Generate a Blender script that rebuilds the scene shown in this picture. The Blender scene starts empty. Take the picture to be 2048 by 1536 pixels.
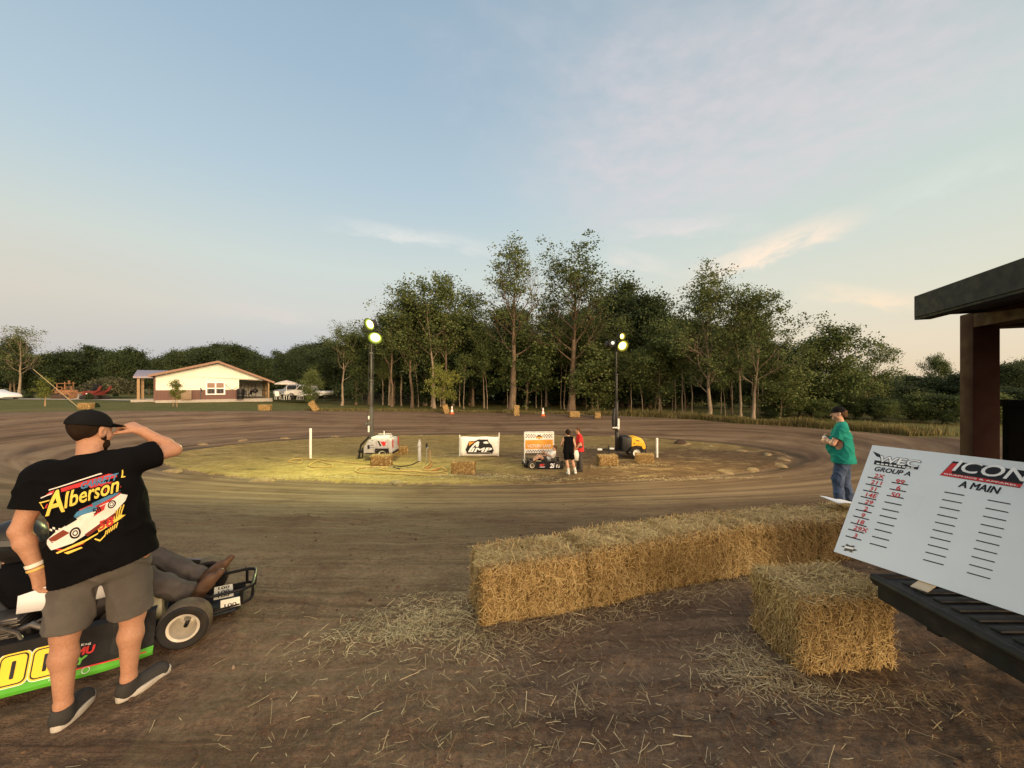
import bpy, bmesh, math, random
import numpy as np
from mathutils import Vector, Matrix
from mathutils.bvhtree import BVHTree

SC = bpy.context.scene
COL = SC.collection
F = 769.0            # focal length in photo pixels (photo 2048 x 1536)
EYE = 1.9
rnd = random.Random(7)
R = math.radians

def at(px, py, Y):
    return np.array([(px - 1024) / F * Y, Y, EYE - (py - 768) / F * Y])

# ------------------------------------------------------------------ objects
def tag(o, label, cat, group=None, kind=None):
    if label: o['label'] = label
    if cat: o['category'] = cat
    if group: o['group'] = group
    if kind: o['kind'] = kind
    return o

def thing(name, label, cat, loc=(0, 0, 0), rz=0.0, group=None):
    o = bpy.data.objects.new(name, None)
    COL.objects.link(o)
    o.empty_display_size = 0.2
    o.location = tuple(float(v) for v in loc)
    o.rotation_euler = (0, 0, rz)
    return tag(o, label, cat, group)

def link(name, me, parent=None):
    o = bpy.data.objects.new(name, me)
    COL.objects.link(o)
    if parent is not None: o.parent = parent
    return o

def dup(root, loc, rz=0.0, label=None, scale=None):
    r = root.copy(); COL.objects.link(r)
    r.location = tuple(float(v) for v in loc); r.rotation_euler = (0, 0, rz)
    if scale is not None: r.scale = scale
    if label: r['label'] = label
    for ch in list(root.children):
        c = ch.copy(); COL.objects.link(c); c.parent = r
        for g in list(ch.children):
            d = g.copy(); COL.objects.link(d); d.parent = c
    return r

# ------------------------------------------------------------------ numpy mesh
def np_mesh(name, verts, faces, mats, midx=None, smooth=None):
    """faces: int array (n,3) or (n,4), or list of such arrays"""
    if not isinstance(faces, (list, tuple)): faces = [faces]
    verts = np.asarray(verts, np.float32)
    me = bpy.data.meshes.new(name)
    me.vertices.add(len(verts)); me.vertices.foreach_set('co', verts.ravel())
    loops = np.concatenate([np.asarray(f, np.int32).ravel() for f in faces])
    tot = np.concatenate([np.full(len(f), np.asarray(f).shape[1], np.int32) for f in faces])
    st = np.concatenate([[0], np.cumsum(tot)[:-1]]).astype(np.int32)
    me.loops.add(len(loops)); me.loops.foreach_set('vertex_index', loops)
    me.polygons.add(len(tot)); me.polygons.foreach_set('loop_start', st)
    me.polygons.foreach_set('loop_total', tot)
    if midx is not None: me.polygons.foreach_set('material_index', np.asarray(midx, np.int32))
    if smooth is not None:
        me.polygons.foreach_set('use_smooth', np.full(len(tot), bool(smooth)))
    for m in (mats if isinstance(mats, (list, tuple)) else [mats]): me.materials.append(m)
    me.update(calc_edges=True)
    return me

def nrm(v):
    v = np.asarray(v, float); n = np.linalg.norm(v)
    return v / n if n > 1e-12 else v

def frame(d):
    d = nrm(d)
    a = np.array([0, 0, 1.0]) if abs(d[2]) < 0.9 else np.array([1.0, 0, 0])
    u = nrm(np.cross(a, d)); return u, np.cross(d, u), d

_tc = {}
def text_geo(s, shear=0.0, offset=0.0, spacing=1.0, res=3):
    key = (s, shear, offset, spacing, res)
    if key in _tc: return _tc[key]
    cu = bpy.data.curves.new('t', 'FONT'); cu.body = s; cu.size = 1.0
    cu.shear = shear; cu.offset = offset; cu.space_character = spacing
    cu.resolution_u = res; cu.fill_mode = 'FRONT'
    o = bpy.data.objects.new('t', cu)
    COL.objects.link(o)
    dg = bpy.context.evaluated_depsgraph_get()
    me = bpy.data.meshes.new_from_object(o.evaluated_get(dg))
    v = np.array([x.co[:2] for x in me.vertices]).reshape(-1, 2)
    f = [tuple(p.vertices) for p in me.polygons]
    bpy.data.objects.remove(o); bpy.data.curves.remove(cu); bpy.data.meshes.remove(me)
    if len(v):
        v = v - v.min(0)
    _tc[key] = (v, f)
    return v, f

class MB:
    def __init__(s): s.v = []; s.f = []; s.m = []; s.mi = 0
    def raw(s, V, Fs):
        b = len(s.v)
        s.v += [tuple(float(c) for c in p) for p in V]
        for f in Fs: s.f.append(tuple(b + int(i) for i in f)); s.m.append(s.mi)
        return s
    def box(s, c, size, rz=0.0, rot=None, taper=1.0):
        c = np.array(c, float); h = np.array(size, float) / 2
        V = np.array([[x, y, z] for z in (-1, 1) for y in (-1, 1) for x in (-1, 1)], float) * h
        if taper != 1.0: V[4:, :2] *= taper
        M = rot if rot is not None else np.array([[math.cos(rz), -math.sin(rz), 0], [math.sin(rz), math.cos(rz), 0], [0, 0, 1]])
        return s.raw(V @ np.asarray(M).T + c, [(0, 2, 3, 1), (4, 5, 7, 6), (0, 1, 5, 4), (2, 6, 7, 3), (0, 4, 6, 2), (1, 3, 7, 5)])
    def beam(s, a, b, w, h, up=(0, 0, 1)):
        a = np.array(a, float); b = np.array(b, float); d = nrm(b - a)
        u = nrm(np.cross(d, up)) if abs(np.dot(d, up)) < .99 else np.array([1.0, 0, 0])
        t = np.cross(u, d)
        return s.box((a + b) / 2, (w, np.linalg.norm(b - a), h), rot=np.stack([u, d, t], 1))
    def tube(s, pts, r, n=8, closed=False, caps=True):
        pts = [np.array(p, float) for p in pts]; N = len(pts)
        rs = r if hasattr(r, '__len__') else [r] * N
        V = []; u = None
        for i in range(N):
            a = pts[(i - 1) % N] if (closed or i > 0) else pts[i]
            b = pts[(i + 1) % N] if (closed or i < N - 1) else pts[i]
            d = nrm(b - a)
            if u is None: u = frame(d)[0]
            u = nrm(u - d * np.dot(u, d)); w = np.cross(d, u)
            for k in range(n):
                t = 2 * math.pi * k / n
                V.append(pts[i] + rs[i] * (math.cos(t) * u + math.sin(t) * w))
        Fs = []
        for i in range(N if closed else N - 1):
            j = (i + 1) % N
            for k in range(n):
                k2 = (k + 1) % n
                Fs.append((i * n + k, i * n + k2, j * n + k2, j * n + k))
        if caps and not closed:
            Fs.append(tuple(range(n - 1, -1, -1))); Fs.append(tuple((N - 1) * n + k for k in range(n)))
        return s.raw(V, Fs)
    def cyl(s, a, b, r, r2=None, n=12):
        return s.tube([a, b], [r, r if r2 is None else r2], n)
    def lathe(s, prof, c, axis=(0, 0, 1), n=24, closed=False):
        u, w, d = frame(axis); c = np.array(c, float); V = []
        for (r, z) in prof:
            for k in range(n):
                t = 2 * math.pi * k / n
                V.append(c + d * z + r * (math.cos(t) * u + math.sin(t) * w))
        Fs = []; N = len(prof)
        for i in range(N if closed else N - 1):
            j = (i + 1) % N
            for k in range(n):
                k2 = (k + 1) % n
                Fs.append((i * n + k, i * n + k2, j * n + k2, j * n + k))
        return s.raw(V, Fs)
    def prism(s, poly, O, ux, uy, t):
        O = np.array(O, float); ux = np.array(ux, float); uy = np.array(uy, float)
        n = nrm(np.cross(ux, uy)); k = len(poly)
        a = [O + ux * p[0] + uy * p[1] for p in poly]
        V = [p - n * t / 2 for p in a] + [p + n * t / 2 for p in a]
        area = sum(poly[i][0] * poly[(i + 1) % k][1] - poly[(i + 1) % k][0] * poly[i][1] for i in range(k))
        lo = tuple(range(k - 1, -1, -1)); hi = tuple(range(k, 2 * k))
        Fs = [lo, hi] + [(i, (i + 1) % k, k + (i + 1) % k, k + i) for i in range(k)]
        if area < 0: Fs = [tuple(reversed(f)) for f in Fs]
        return s.raw(V, Fs)
    def poly(s, poly, O, ux, uy):
        O = np.array(O, float); ux = np.array(ux, float); uy = np.array(uy, float)
        return s.raw([O + ux * p[0] + uy * p[1] for p in poly], [tuple(range(len(poly)))])
    def text(s, t, O, ux, uy, h, w=None, shear=0.0, offset=0.0, spacing=1.0, center=False, bold=0.0):
        if bold:
            n_ = np.cross(np.array(ux, float), np.array(uy, float))
            for i, a in enumerate(np.linspace(0, 2 * math.pi, 9)[:-1]):
                s.text(t, np.array(O, float) + np.array(ux) * bold * math.cos(a) + np.array(uy) * bold * math.sin(a) + n_ * i * 6e-5, ux, uy, h, w, shear, offset, spacing, center)
            return s
        v, f = text_geo(t, shear, offset, spacing)
        if not len(v): return s
        ext = v.max(0); sy = h / ext[1]; sx = sy if w is None else w / ext[0]
        v = v * [sx, sy]
        if center: v = v - [ext[0] * sx / 2, ext[1] * sy / 2]
        O = np.array(O, float); ux = np.array(ux, float); uy = np.array(uy, float)
        return s.raw([O + ux * p[0] + uy * p[1] for p in v], f)
    def xf(s, M):
        s.v = [tuple(Matrix(M) @ Vector(p)) for p in s.v]; return s
    def mesh(s, name, mats, bevel=0.0, smooth=38, segs=2):
        me = bpy.data.meshes.new(name)
        me.from_pydata(s.v, [], s.f)
        for m in (mats if isinstance(mats, (list, tuple)) else [mats]): me.materials.append(m)
        me.polygons.foreach_set('material_index', s.m)
        if bevel > 0:
            bm = bmesh.new(); bm.from_mesh(me)
            ed = [e for e in bm.edges if len(e.link_faces) == 2 and e.calc_face_angle(0) > 0.6]
            bmesh.ops.bevel(bm, geom=ed, offset=bevel, segments=segs, profile=0.5, affect='EDGES', clamp_overlap=True)
            bm.to_mesh(me); bm.free()
        if smooth:
            me.polygons.foreach_set('use_smooth', [True] * len(me.polygons))
            me.set_sharp_from_angle(angle=R(smooth))
        me.update()
        return me
    def build(s, name, mats, parent=None, **k):
        return link(name, s.mesh(name, mats, **k), parent)

# ------------------------------------------------------------------ noise
def _hash(ix, iy, seed):
    n = (ix.astype(np.int64) * 374761393 + iy.astype(np.int64) * 668265263 + seed * 1442695041) & 0x7fffffff
    n = ((n ^ (n >> 13)) * 1274126177) & 0x7fffffff
    n = n ^ (n >> 16)
    return (n & 0xffff) / 65535.0
def vnoise(x, y, seed=0):
    x = np.asarray(x, float); y = np.asarray(y, float)
    ix = np.floor(x); iy = np.floor(y); fx = x - ix; fy = y - iy
    fx = fx * fx * (3 - 2 * fx); fy = fy * fy * (3 - 2 * fy)
    ix = ix.astype(np.int64); iy = iy.astype(np.int64)
    a = _hash(ix, iy, seed); b = _hash(ix + 1, iy, seed); c = _hash(ix, iy + 1, seed); d = _hash(ix + 1, iy + 1, seed)
    return (a * (1 - fx) + b * fx) * (1 - fy) + (c * (1 - fx) + d * fx) * fy - 0.5
def fbm(x, y, seed=0, o=3):
    r = 0; a = 1.0
    for i in range(o):
        r = r + a * vnoise(x * 2 ** i, y * 2 ** i, seed + i * 17); a *= .5
    return r
def sstep(a, b, x):
    t = np.clip((x - a) / (b - a), 0, 1); return t * t * (3 - 2 * t)

# ------------------------------------------------------------------ materials
def srgb(r, g, b):
    f = lambda c: ((c / 255 + .055) / 1.055) ** 2.4 if c / 255 > .04045 else c / 255 / 12.92
    return (f(r), f(g), f(b))
class NT:
    def __init__(s, name):
        s.mat = bpy.data.materials.new(name); s.mat.use_nodes = True
        s.t = s.mat.node_tree; s.t.nodes.clear()
        s.out = s.n('ShaderNodeOutputMaterial')
    def n(s, k, **kw):
        x = s.t.nodes.new(k)
        for a, b in kw.items(): setattr(x, a, b)
        return x
    def l(s, a, b): s.t.links.new(a, b)
    def val(s, sock, v):
        if hasattr(v, 'is_linked') or isinstance(v, bpy.types.NodeSocket): s.l(v, sock)
        else: sock.default_value = v
    def noise(s, vec, scale, detail=4, rough=.55, dist=0.0):
        x = s.n('ShaderNodeTexNoise'); s.l(vec, x.inputs['Vector'])
        x.inputs['Scale'].default_value = scale; x.inputs['Detail'].default_value = detail
        x.inputs['Roughness'].default_value = rough; x.inputs['Distortion'].default_value = dist
        return x.outputs['Fac']
    def ramp(s, fac, stops, interp='LINEAR'):
        x = s.n('ShaderNodeValToRGB'); cr = x.color_ramp; cr.interpolation = interp
        while len(cr.elements) < len(stops): cr.elements.new(0.5)
        for e, (p, c) in zip(cr.elements, stops):
            e.position = p; e.color = (*c, 1) if len(c) == 3 else c
        s.val(x.inputs[0], fac); return x.outputs[0]
    def mix(s, fac, a, b, mode='MIX'):
        x = s.n('ShaderNodeMix', data_type='RGBA', blend_type=mode)
        s.val(x.inputs[0], fac)
        for i, v in ((6, a), (7, b)):
            if isinstance(v, tuple): x.inputs[i].default_value = (*v, 1) if len(v) == 3 else v
            else: s.l(v, x.inputs[i])
        return x.outputs[2]
    def math(s, op, a, b=0.0, c=None, clamp=False):
        x = s.n('ShaderNodeMath', operation=op, use_clamp=clamp)
        s.val(x.inputs[0], a); s.val(x.inputs[1], b)
        if c is not None: s.val(x.inputs[2], c)
        return x.outputs[0]
    def mrange(s, v, a, b, c=0.0, d=1.0, smooth=True):
        x = s.n('ShaderNodeMapRange', interpolation_type='SMOOTHSTEP' if smooth else 'LINEAR')
        s.val(x.inputs['Value'], v)
        for k, q in (('From Min', a), ('From Max', b), ('To Min', c), ('To Max', d)): s.val(x.inputs[k], q)
        return x.outputs[0]
    def scale(s, vec, sc):
        x = s.n('ShaderNodeVectorMath', operation='MULTIPLY'); s.l(vec, x.inputs[0]); x.inputs[1].default_value = sc
        return x.outputs[0]
    def bsdf(s, col, rough=.8, spec=.3, metal=0.0, bump=None, bstr=.3, bdist=.02, extra=None):
        p = s.n('ShaderNodeBsdfPrincipled')
        if isinstance(col, tuple): p.inputs['Base Color'].default_value = (*col, 1)
        else: s.l(col, p.inputs['Base Color'])
        s.val(p.inputs['Roughness'], rough); p.inputs['Specular IOR Level'].default_value = spec
        s.val(p.inputs['Metallic'], metal)
        if bump is not None:
            b = s.n('ShaderNodeBump'); b.inputs['Strength'].default_value = bstr; b.inputs['Distance'].default_value = bdist
            s.l(bump, b.inputs['Height']); s.l(b.outputs[0], p.inputs['Normal'])
        if extra:
            for k, v in extra.items(): p.inputs[k].default_value = v
        s.l(p.outputs[0], s.out.inputs[0]); return p
    def obj(s): return s.n('ShaderNodeTexCoord').outputs['Object']
    def pos(s): return s.n('ShaderNodeNewGeometry').outputs['Position']
    def island(s): return s.n('ShaderNodeNewGeometry').outputs['Random Per Island']

def M(name, col, rough=.7, spec=.3, metal=0.0, var=.18, scale=9.0, bump=0.0, bscale=60.0, dirt=0.0, extra=None):
    t = NT(name); v = t.obj()
    n1 = t.noise(v, scale, 5)
    lo = tuple(c * (1 - var) for c in col); hi = tuple(min(1, c * (1 + var)) for c in col)
    c = t.ramp(n1, [(.3, lo), (.7, hi)])
    if dirt > 0:
        d = t.mrange(t.noise(v, scale * .55, 6, .65), .48, .72, 0, dirt)
        c = t.mix(d, c, (.085, .055, .033))
    h = t.noise(v, bscale, 3) if bump > 0 else None
    rr = t.mrange(t.noise(v, scale * 2.2, 3), .3, .7, max(0, rough - .08), min(1, rough + .08))
    t.bsdf(c, rr, spec, metal, h, bump, .01, extra)
    return t.mat
def EM(name, col, strength):
    t = NT(name); e = t.n('ShaderNodeEmission'); e.inputs[0].default_value = (*col, 1); e.inputs[1].default_value = strength
    t.l(e.outputs[0], t.out.inputs[0]); return t.mat

BLACK = M('black_paint', (.012, .012, .013), .45)
DARKM = M('dark_metal', (.03, .03, .032), .4, metal=.3)
RUBBER = M('rubber', (.018, .017, .016), .8, dirt=.35)
STEEL = M('steel', (.55, .54, .52), .3, metal=.9, dirt=.2)
CHROME = M('chrome', (.8, .8, .8), .12, metal=1.0)
WHITEP = M('white_paint', (.72, .72, .68), .5, dirt=.12)
WHITEC = M('white_plastic', (.78, .78, .76), .4)
BLACKINK = M('black_ink', (.012, .012, .014), .6, var=.05)
REDINK = M('red_ink', (.55, .03, .03), .6, var=.1)
YELLOWP = M('yellow_paint', (.75, .42, .03), .45, dirt=.15)
ORANGEP = M('orange_paint', (.72, .27, .03), .5)
REDP = M('red_paint', (.45, .035, .025), .45, dirt=.15)
GREYP = M('grey_paint', (.42, .42, .43), .45, dirt=.1)
WOODP = M('wood_post', (.33, .22, .12), .8, bump=.3)
GLASSD = M('dark_glass', (.02, .024, .028), .08, spec=.6)
# ------------------------------------------------------------------ camera, sky, sun
cam = bpy.data.cameras.new('camera'); cam.sensor_width = 36.0; cam.lens = 36.0 * F / 2048
cam.clip_start = 0.05; cam.clip_end = 4000
camo = bpy.data.objects.new('camera', cam); COL.objects.link(camo)
camo.location = (0, 0, EYE); camo.rotation_euler = (R(90), 0, 0)
SC.camera = camo
SC.view_settings.view_transform = 'Standard'; SC.view_settings.look = 'None'
SC.view_settings.exposure = 0.0; SC.view_settings.gamma = 1.0
SC.view_settings.use_curve_mapping = False
SC.cycles.max_bounces = 6; SC.cycles.transparent_max_bounces = 8
SC.cycles.use_denoising = True
SC.cycles.sample_clamp_indirect = 6.0

SUN_AZ, SUN_EL = R(143), R(11)       # azimuth measured from +Y towards +X
def make_world():
    w = bpy.data.worlds.new('World'); SC.world = w; w.use_nodes = True
    T = NT.__new__(NT); T.t = w.node_tree; T.t.nodes.clear()
    out = T.n('ShaderNodeOutputWorld')
    tc = T.n('ShaderNodeTexCoord').outputs['Generated']
    nv = T.n('ShaderNodeVectorMath', operation='NORMALIZE'); T.l(tc, nv.inputs[0])
    sx = T.n('ShaderNodeSeparateXYZ'); T.l(nv.outputs[0], sx.inputs[0])
    X, Y, Z = sx.outputs
    el = T.math('DIVIDE', T.math('ARCSINE', Z), math.pi / 2)          # 0 horizon .. 1 zenith
    el = T.math('MAXIMUM', el, 0.0)
    left = [(0.0, srgb(166, 172, 186)), (.045, srgb(186, 187, 192)), (.10, srgb(206, 205, 198)), (.17, srgb(202, 211, 206)),
            (.28, srgb(178, 198, 209)), (.40, srgb(160, 183, 201)), (.55, srgb(142, 168, 188)), (1.0, srgb(110, 138, 166))]
    right = [(0.0, srgb(226, 204, 172)), (.05, srgb(228, 213, 188)), (.11, srgb(220, 217, 198)), (.18, srgb(208, 214, 204)),
             (.28, srgb(192, 208, 204)), (.40, srgb(168, 186, 190)), (.55, srgb(150, 168, 180)), (1.0, srgb(118, 142, 166))]
    cl = T.ramp(el, left); cr = T.ramp(el, right)
    fr = T.mrange(X, -.25, .75)
    base = T.mix(fr, cl, cr)
    # warm pink low on the far left
    pk = T.math('MULTIPLY', T.mrange(X, -.45, -.85), T.mrange(T.math('ABSOLUTE', T.math('SUBTRACT', el, .085)), .16, 0.0))
    base = T.mix(T.math('MULTIPLY', pk, .35), base, srgb(216, 196, 166))
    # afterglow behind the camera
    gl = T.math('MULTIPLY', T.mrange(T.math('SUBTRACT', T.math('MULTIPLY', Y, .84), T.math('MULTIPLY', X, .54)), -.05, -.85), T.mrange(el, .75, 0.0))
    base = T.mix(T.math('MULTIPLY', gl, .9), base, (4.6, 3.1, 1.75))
    # out of view overhead: sky brightened beyond dusk, added to light the ground
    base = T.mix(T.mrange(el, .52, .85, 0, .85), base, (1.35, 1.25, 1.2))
    # a little of the physical dusk sky
    sk = T.n('ShaderNodeTexSky', sky_type='NISHITA'); sk.sun_disc = False
    sk.sun_elevation = SUN_EL; sk.sun_rotation = SUN_AZ
    ns = T.scale(sk.outputs[0], (.055, .055, .055))
    base = T.mix(.10, base, ns)
    # high thin clouds: direction projected on a ceiling
    dz = T.math('MAXIMUM', Z, .03)
    cv = T.n('ShaderNodeCombineXYZ'); T.l(T.math('DIVIDE', X, dz), cv.inputs[0]); T.l(T.math('DIVIDE', Y, dz), cv.inputs[1])
    CV = cv.outputs[0]
    n1 = T.noise(CV, .9, 6, .6, .6)
    n2 = T.noise(CV, 7.0, 4, .6)
    # mottled sheet in the upper right
    cd = T.n('ShaderNodeVectorMath', operation='DISTANCE'); T.l(CV, cd.inputs[0]); cd.inputs[1].default_value = (.85, 1.55, 0)
    sheet = T.mrange(T.math('ADD', cd.outputs['Value'], T.math('MULTIPLY', T.math('SUBTRACT', n1, .5), 2.2)), 1.25, .25)
    sheet = T.math('MULTIPLY', sheet, T.mrange(n2, .25, .75, .45, 1.0))
    base = T.mix(T.math('MULTIPLY', sheet, .75), base, srgb(206, 199, 203))
    # streaks
    def streak(x0, y0, x1, y1, wd, col, amt):
        L = math.hypot(x1 - x0, y1 - y0); ux, uy = (x1 - x0) / L, (y1 - y0) / L
        px = T.math('DIVIDE', X, T.math('MAXIMUM', Y, .05)); pz = T.math('DIVIDE', Z, T.math('MAXIMUM', Y, .05))
        ax = T.math('SUBTRACT', px, x0); az = T.math('SUBTRACT', pz, y0)
        s = T.math('ADD', T.math('MULTIPLY', ax, ux), T.math('MULTIPLY', az, uy))
        d = T.math('SUBTRACT', T.math('MULTIPLY', az, ux), T.math('MULTIPLY', ax, uy))
        wv = T.n('ShaderNodeCombineXYZ'); T.l(T.math('MULTIPLY', s, 1.0), wv.inputs[0]); T.l(T.math('MULTIPLY', d, 3.5), wv.inputs[1])
        nn = T.noise(wv.outputs[0], 6.0, 5, .62, .5)
        d = T.math('ABSOLUTE', T.math('ADD', d, T.math('MULTIPLY', T.math('SUBTRACT', nn, .5), wd * 2.4)))
        m = T.math('MULTIPLY', T.mrange(d, wd, wd * .1), T.math('MULTIPLY', T.mrange(s, 0, L * .35), T.mrange(s, L * 1.15, L * .6)))
        m = T.math('MULTIPLY', T.math('MULTIPLY', m, T.mrange(nn, .3, .65, .25, 1.0)), T.mrange(Y, .05, .15))
        return m, col, amt
    f = lambda px, py: ((px - 1024) / F, (768 - py) / F)
    for (a, b, wd, col, amt) in (((1330, 580), (1720, 425), .045, srgb(252, 226, 202), .75), ((1690, 440), (2060, 290), .05, srgb(206, 214, 206), .5),
                                 ((620, 440), (1010, 500), .028, srgb(224, 222, 216), .55), ((1580, 575), (1880, 610), .035, srgb(250, 222, 190), .55),
                                 ((1180, 465), (1520, 440), .035, srgb(222, 212, 210), .55), ((1200, 500), (1350, 540), .03, srgb(232, 220, 210), .5),
                                 ((400, 610), (640, 640), .025, srgb(218, 204, 198), .4)):
        m, c, k = streak(*f(*a), *f(*b), wd, col, amt)
        base = T.mix(T.math('MULTIPLY', m, k), base, c)
    # ground half of the sphere
    base = T.mix(T.mrange(Z, -.02, -.1), base, (.06, .05, .04))
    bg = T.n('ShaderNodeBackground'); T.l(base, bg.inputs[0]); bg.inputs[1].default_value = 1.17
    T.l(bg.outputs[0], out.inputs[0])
make_world()
sl = bpy.data.lights.new('sun', 'SUN'); sl.energy = 3.2; sl.angle = R(16); sl.color = (1.0, .75, .48)
so = bpy.data.objects.new('sun', sl); COL.objects.link(so)
sd = Vector((math.sin(SUN_AZ) * math.cos(SUN_EL), math.cos(SUN_AZ) * math.cos(SUN_EL), math.sin(SUN_EL)))
so.rotation_euler = sd.to_track_quat('Z', 'Y').to_euler(); so.location = (0, 0, 30)

# ------------------------------------------------------------------ terrain
OC = (-1.7, 19.6); OAX, OAN, OAF = 15.2, 6.2, 6.9
def oval(x, y):
    dx = (x - OC[0]) / OAX; dy = (y - OC[1]); dy = np.where(dy < 0, dy / OAN, dy / OAF)
    return np.hypot(dx, dy), np.degrees(np.arctan2(dy, dx)) % 360
_T = [0, 20, 42, 67, 90, 111, 131, 145, 161, 180, 210, 240, 270, 300, 330, 360]
_EO = [1.47, 1.42, 1.50, 1.95, 2.38, 2.24, 1.95, 2.10, 2.2, 2.3, 2.5, 2.65, 2.7, 2.55, 1.9, 1.47]
_RI = [.8, .8, .8, .8, .8, 1.1, 1.4, 1.55, 1.65, 1.65, 1.6, 1.6, 1.6, 1.55, 1.15, .8]
def eo_of(t): return np.interp(t, _T, _EO)
def base_h(x, y):
    x = np.asarray(x, float); y = np.asarray(y, float)
    e, t = oval(x, y)
    eo = np.interp(t, _T, _EO); ri = np.interp(t, _T, _RI)
    u = (e - 1.0) / (eo - 1.0)
    z = -1.6 + ri * sstep(-.05, 1.0, u)
    far = np.hypot(x, y)
    z = z + np.where(y > 20, sstep(34, 52, y) * np.interp(x, [-60, -20, -8, 40], [.1, .15, .15, -.3]), 0)
    return z
def zone(x, y):
    """0 infield, 1 dirt, 2 grass"""
    e, t = oval(x, y)
    wob = .012 * fbm(x * .8, y * .8, 3) + .010 * fbm(x * 3.1, y * 3.1, 9)
    z = np.ones(np.shape(e), int)
    z[e + wob < 1.0] = 0
    lim = np.where((t > 205) & (t < 335), 7.0, np.interp(t, [0, 150, 175, 205, 335, 360], [1, 1, 1.05, 2.2, 2.2, 1]))
    lim = np.where(lim > 6, 7.0, lim * np.interp(t, _T, _EO))
    z[e + wob * 2 > lim] = 2
    return z
def height(x, y):
    x = np.asarray(x, float); y = np.asarray(y, float)
    z = base_h(x, y); e, t = oval(x, y)
    d = np.hypot(x, y)
    th = np.radians(t) * 12
    dirt = sstep(.99, 1.03, e) * (1 - sstep(0, .25, e - np.interp(t, _T, _EO) * np.where((t > 205) & (t < 335), 4, 1)))
    near = 1 - sstep(9, 16, d)
    # ruts that follow the oval
    z = z + dirt * (.035 * fbm(e * 14, th * .22, 21, 3) * (1 - .6 * near) + .008 * fbm(e * 40, th * .5, 22, 2) * near)
    lipmask = np.exp(-((e - 1.03) / .022) ** 2)
    z = z - .10 * lipmask * (.6 + fbm(th * .5, e, 5)) + .05 * np.exp(-((e - .975) / .02) ** 2)
    # clods
    n2 = np.clip(1.3 - d / 14, 0, 1)
    z = z + dirt * n2 * (.030 * fbm(x * 1.3, y * 1.3, 1, 3) + .030 * np.maximum(0, fbm(x * 5.5, y * 5.5, 2, 3)) + .016 * np.maximum(-.1, fbm(x * 17, y * 17, 8, 3)))
    z = z + (1 - dirt) * (.04 * fbm(x * .9, y * .9, 31, 3) + .02 * fbm(x * 5, y * 5, 33, 2))
    # worn band across the near track, where karts rub up the loose dirt
    band = np.exp(-(((e - 2.15) / .33) ** 2)) * sstep(200, 225, t) * (1 - sstep(285, 310, t))
    z = z + band * (.07 * fbm(th * .9, e * 9, 41, 3) + .07 * np.maximum(0, fbm(th * 2.6, e * 24, 44, 3)) + .05 * np.maximum(0, fbm(x * 3.2, y * 3.2, 47, 3)))
    return z
def hz(x, y): return float(height(np.array([x]), np.array([y]))[0])

def make_ground():
    # grid in azimuth/range about the viewpoint: fine where the camera looks, coarse elsewhere
    az_f = np.linspace(R(-57), R(57), 760)
    az_b = np.linspace(R(57), R(303), 60)[1:]
    az = np.concatenate([az_f, az_b])                      # last one equals -57 deg + 360
    r = [0.0, .5, .9, 1.2]
    while r[-1] < 46: r.append(r[-1] * 1.0078)
    while r[-1] < 1500: r.append(r[-1] * 1.09)
    r = np.array(r); nr, na = len(r), len(az)
    A, Rr = np.meshgrid(az, r)
    x = np.sin(A) * Rr; y = np.cos(A) * Rr
    z = height(x.ravel(), y.ravel()).reshape(x.shape)
    V = np.stack([x, y, z], -1).reshape(-1, 3)
    i = np.arange(nr - 1)[:, None] * na + np.arange(na - 1)[None, :]
    q = np.stack([i, i + 1, i + na + 1, i + na], -1).reshape(-1, 4)[:, ::-1]
    cx = V[q].mean(1)
    zn = zone(cx[:, 0], cx[:, 1])
    for k, name in ((0, 'infield'), (1, 'track'), (2, 'ground')):
        f = q[zn == k]; used, inv = np.unique(f, return_inverse=True)
        vv = V[used]
        me = np_mesh(name, vv, inv.reshape(-1, 4), [GMAT[name]], smooth=True)
        e, t = oval(vv[:, 0], vv[:, 1]); th = np.radians(t)
        at_ = me.attributes.new('oval', 'FLOAT_VECTOR', 'POINT')
        rad = np.hypot(vv[:, 0] - OC[0], vv[:, 1] - OC[1])
        at_.data.foreach_set('vector', np.stack([e, np.cos(th), np.sin(th)], -1).astype(np.float32).ravel())
        o = link(name, me); o['kind'] = 'structure'

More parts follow.
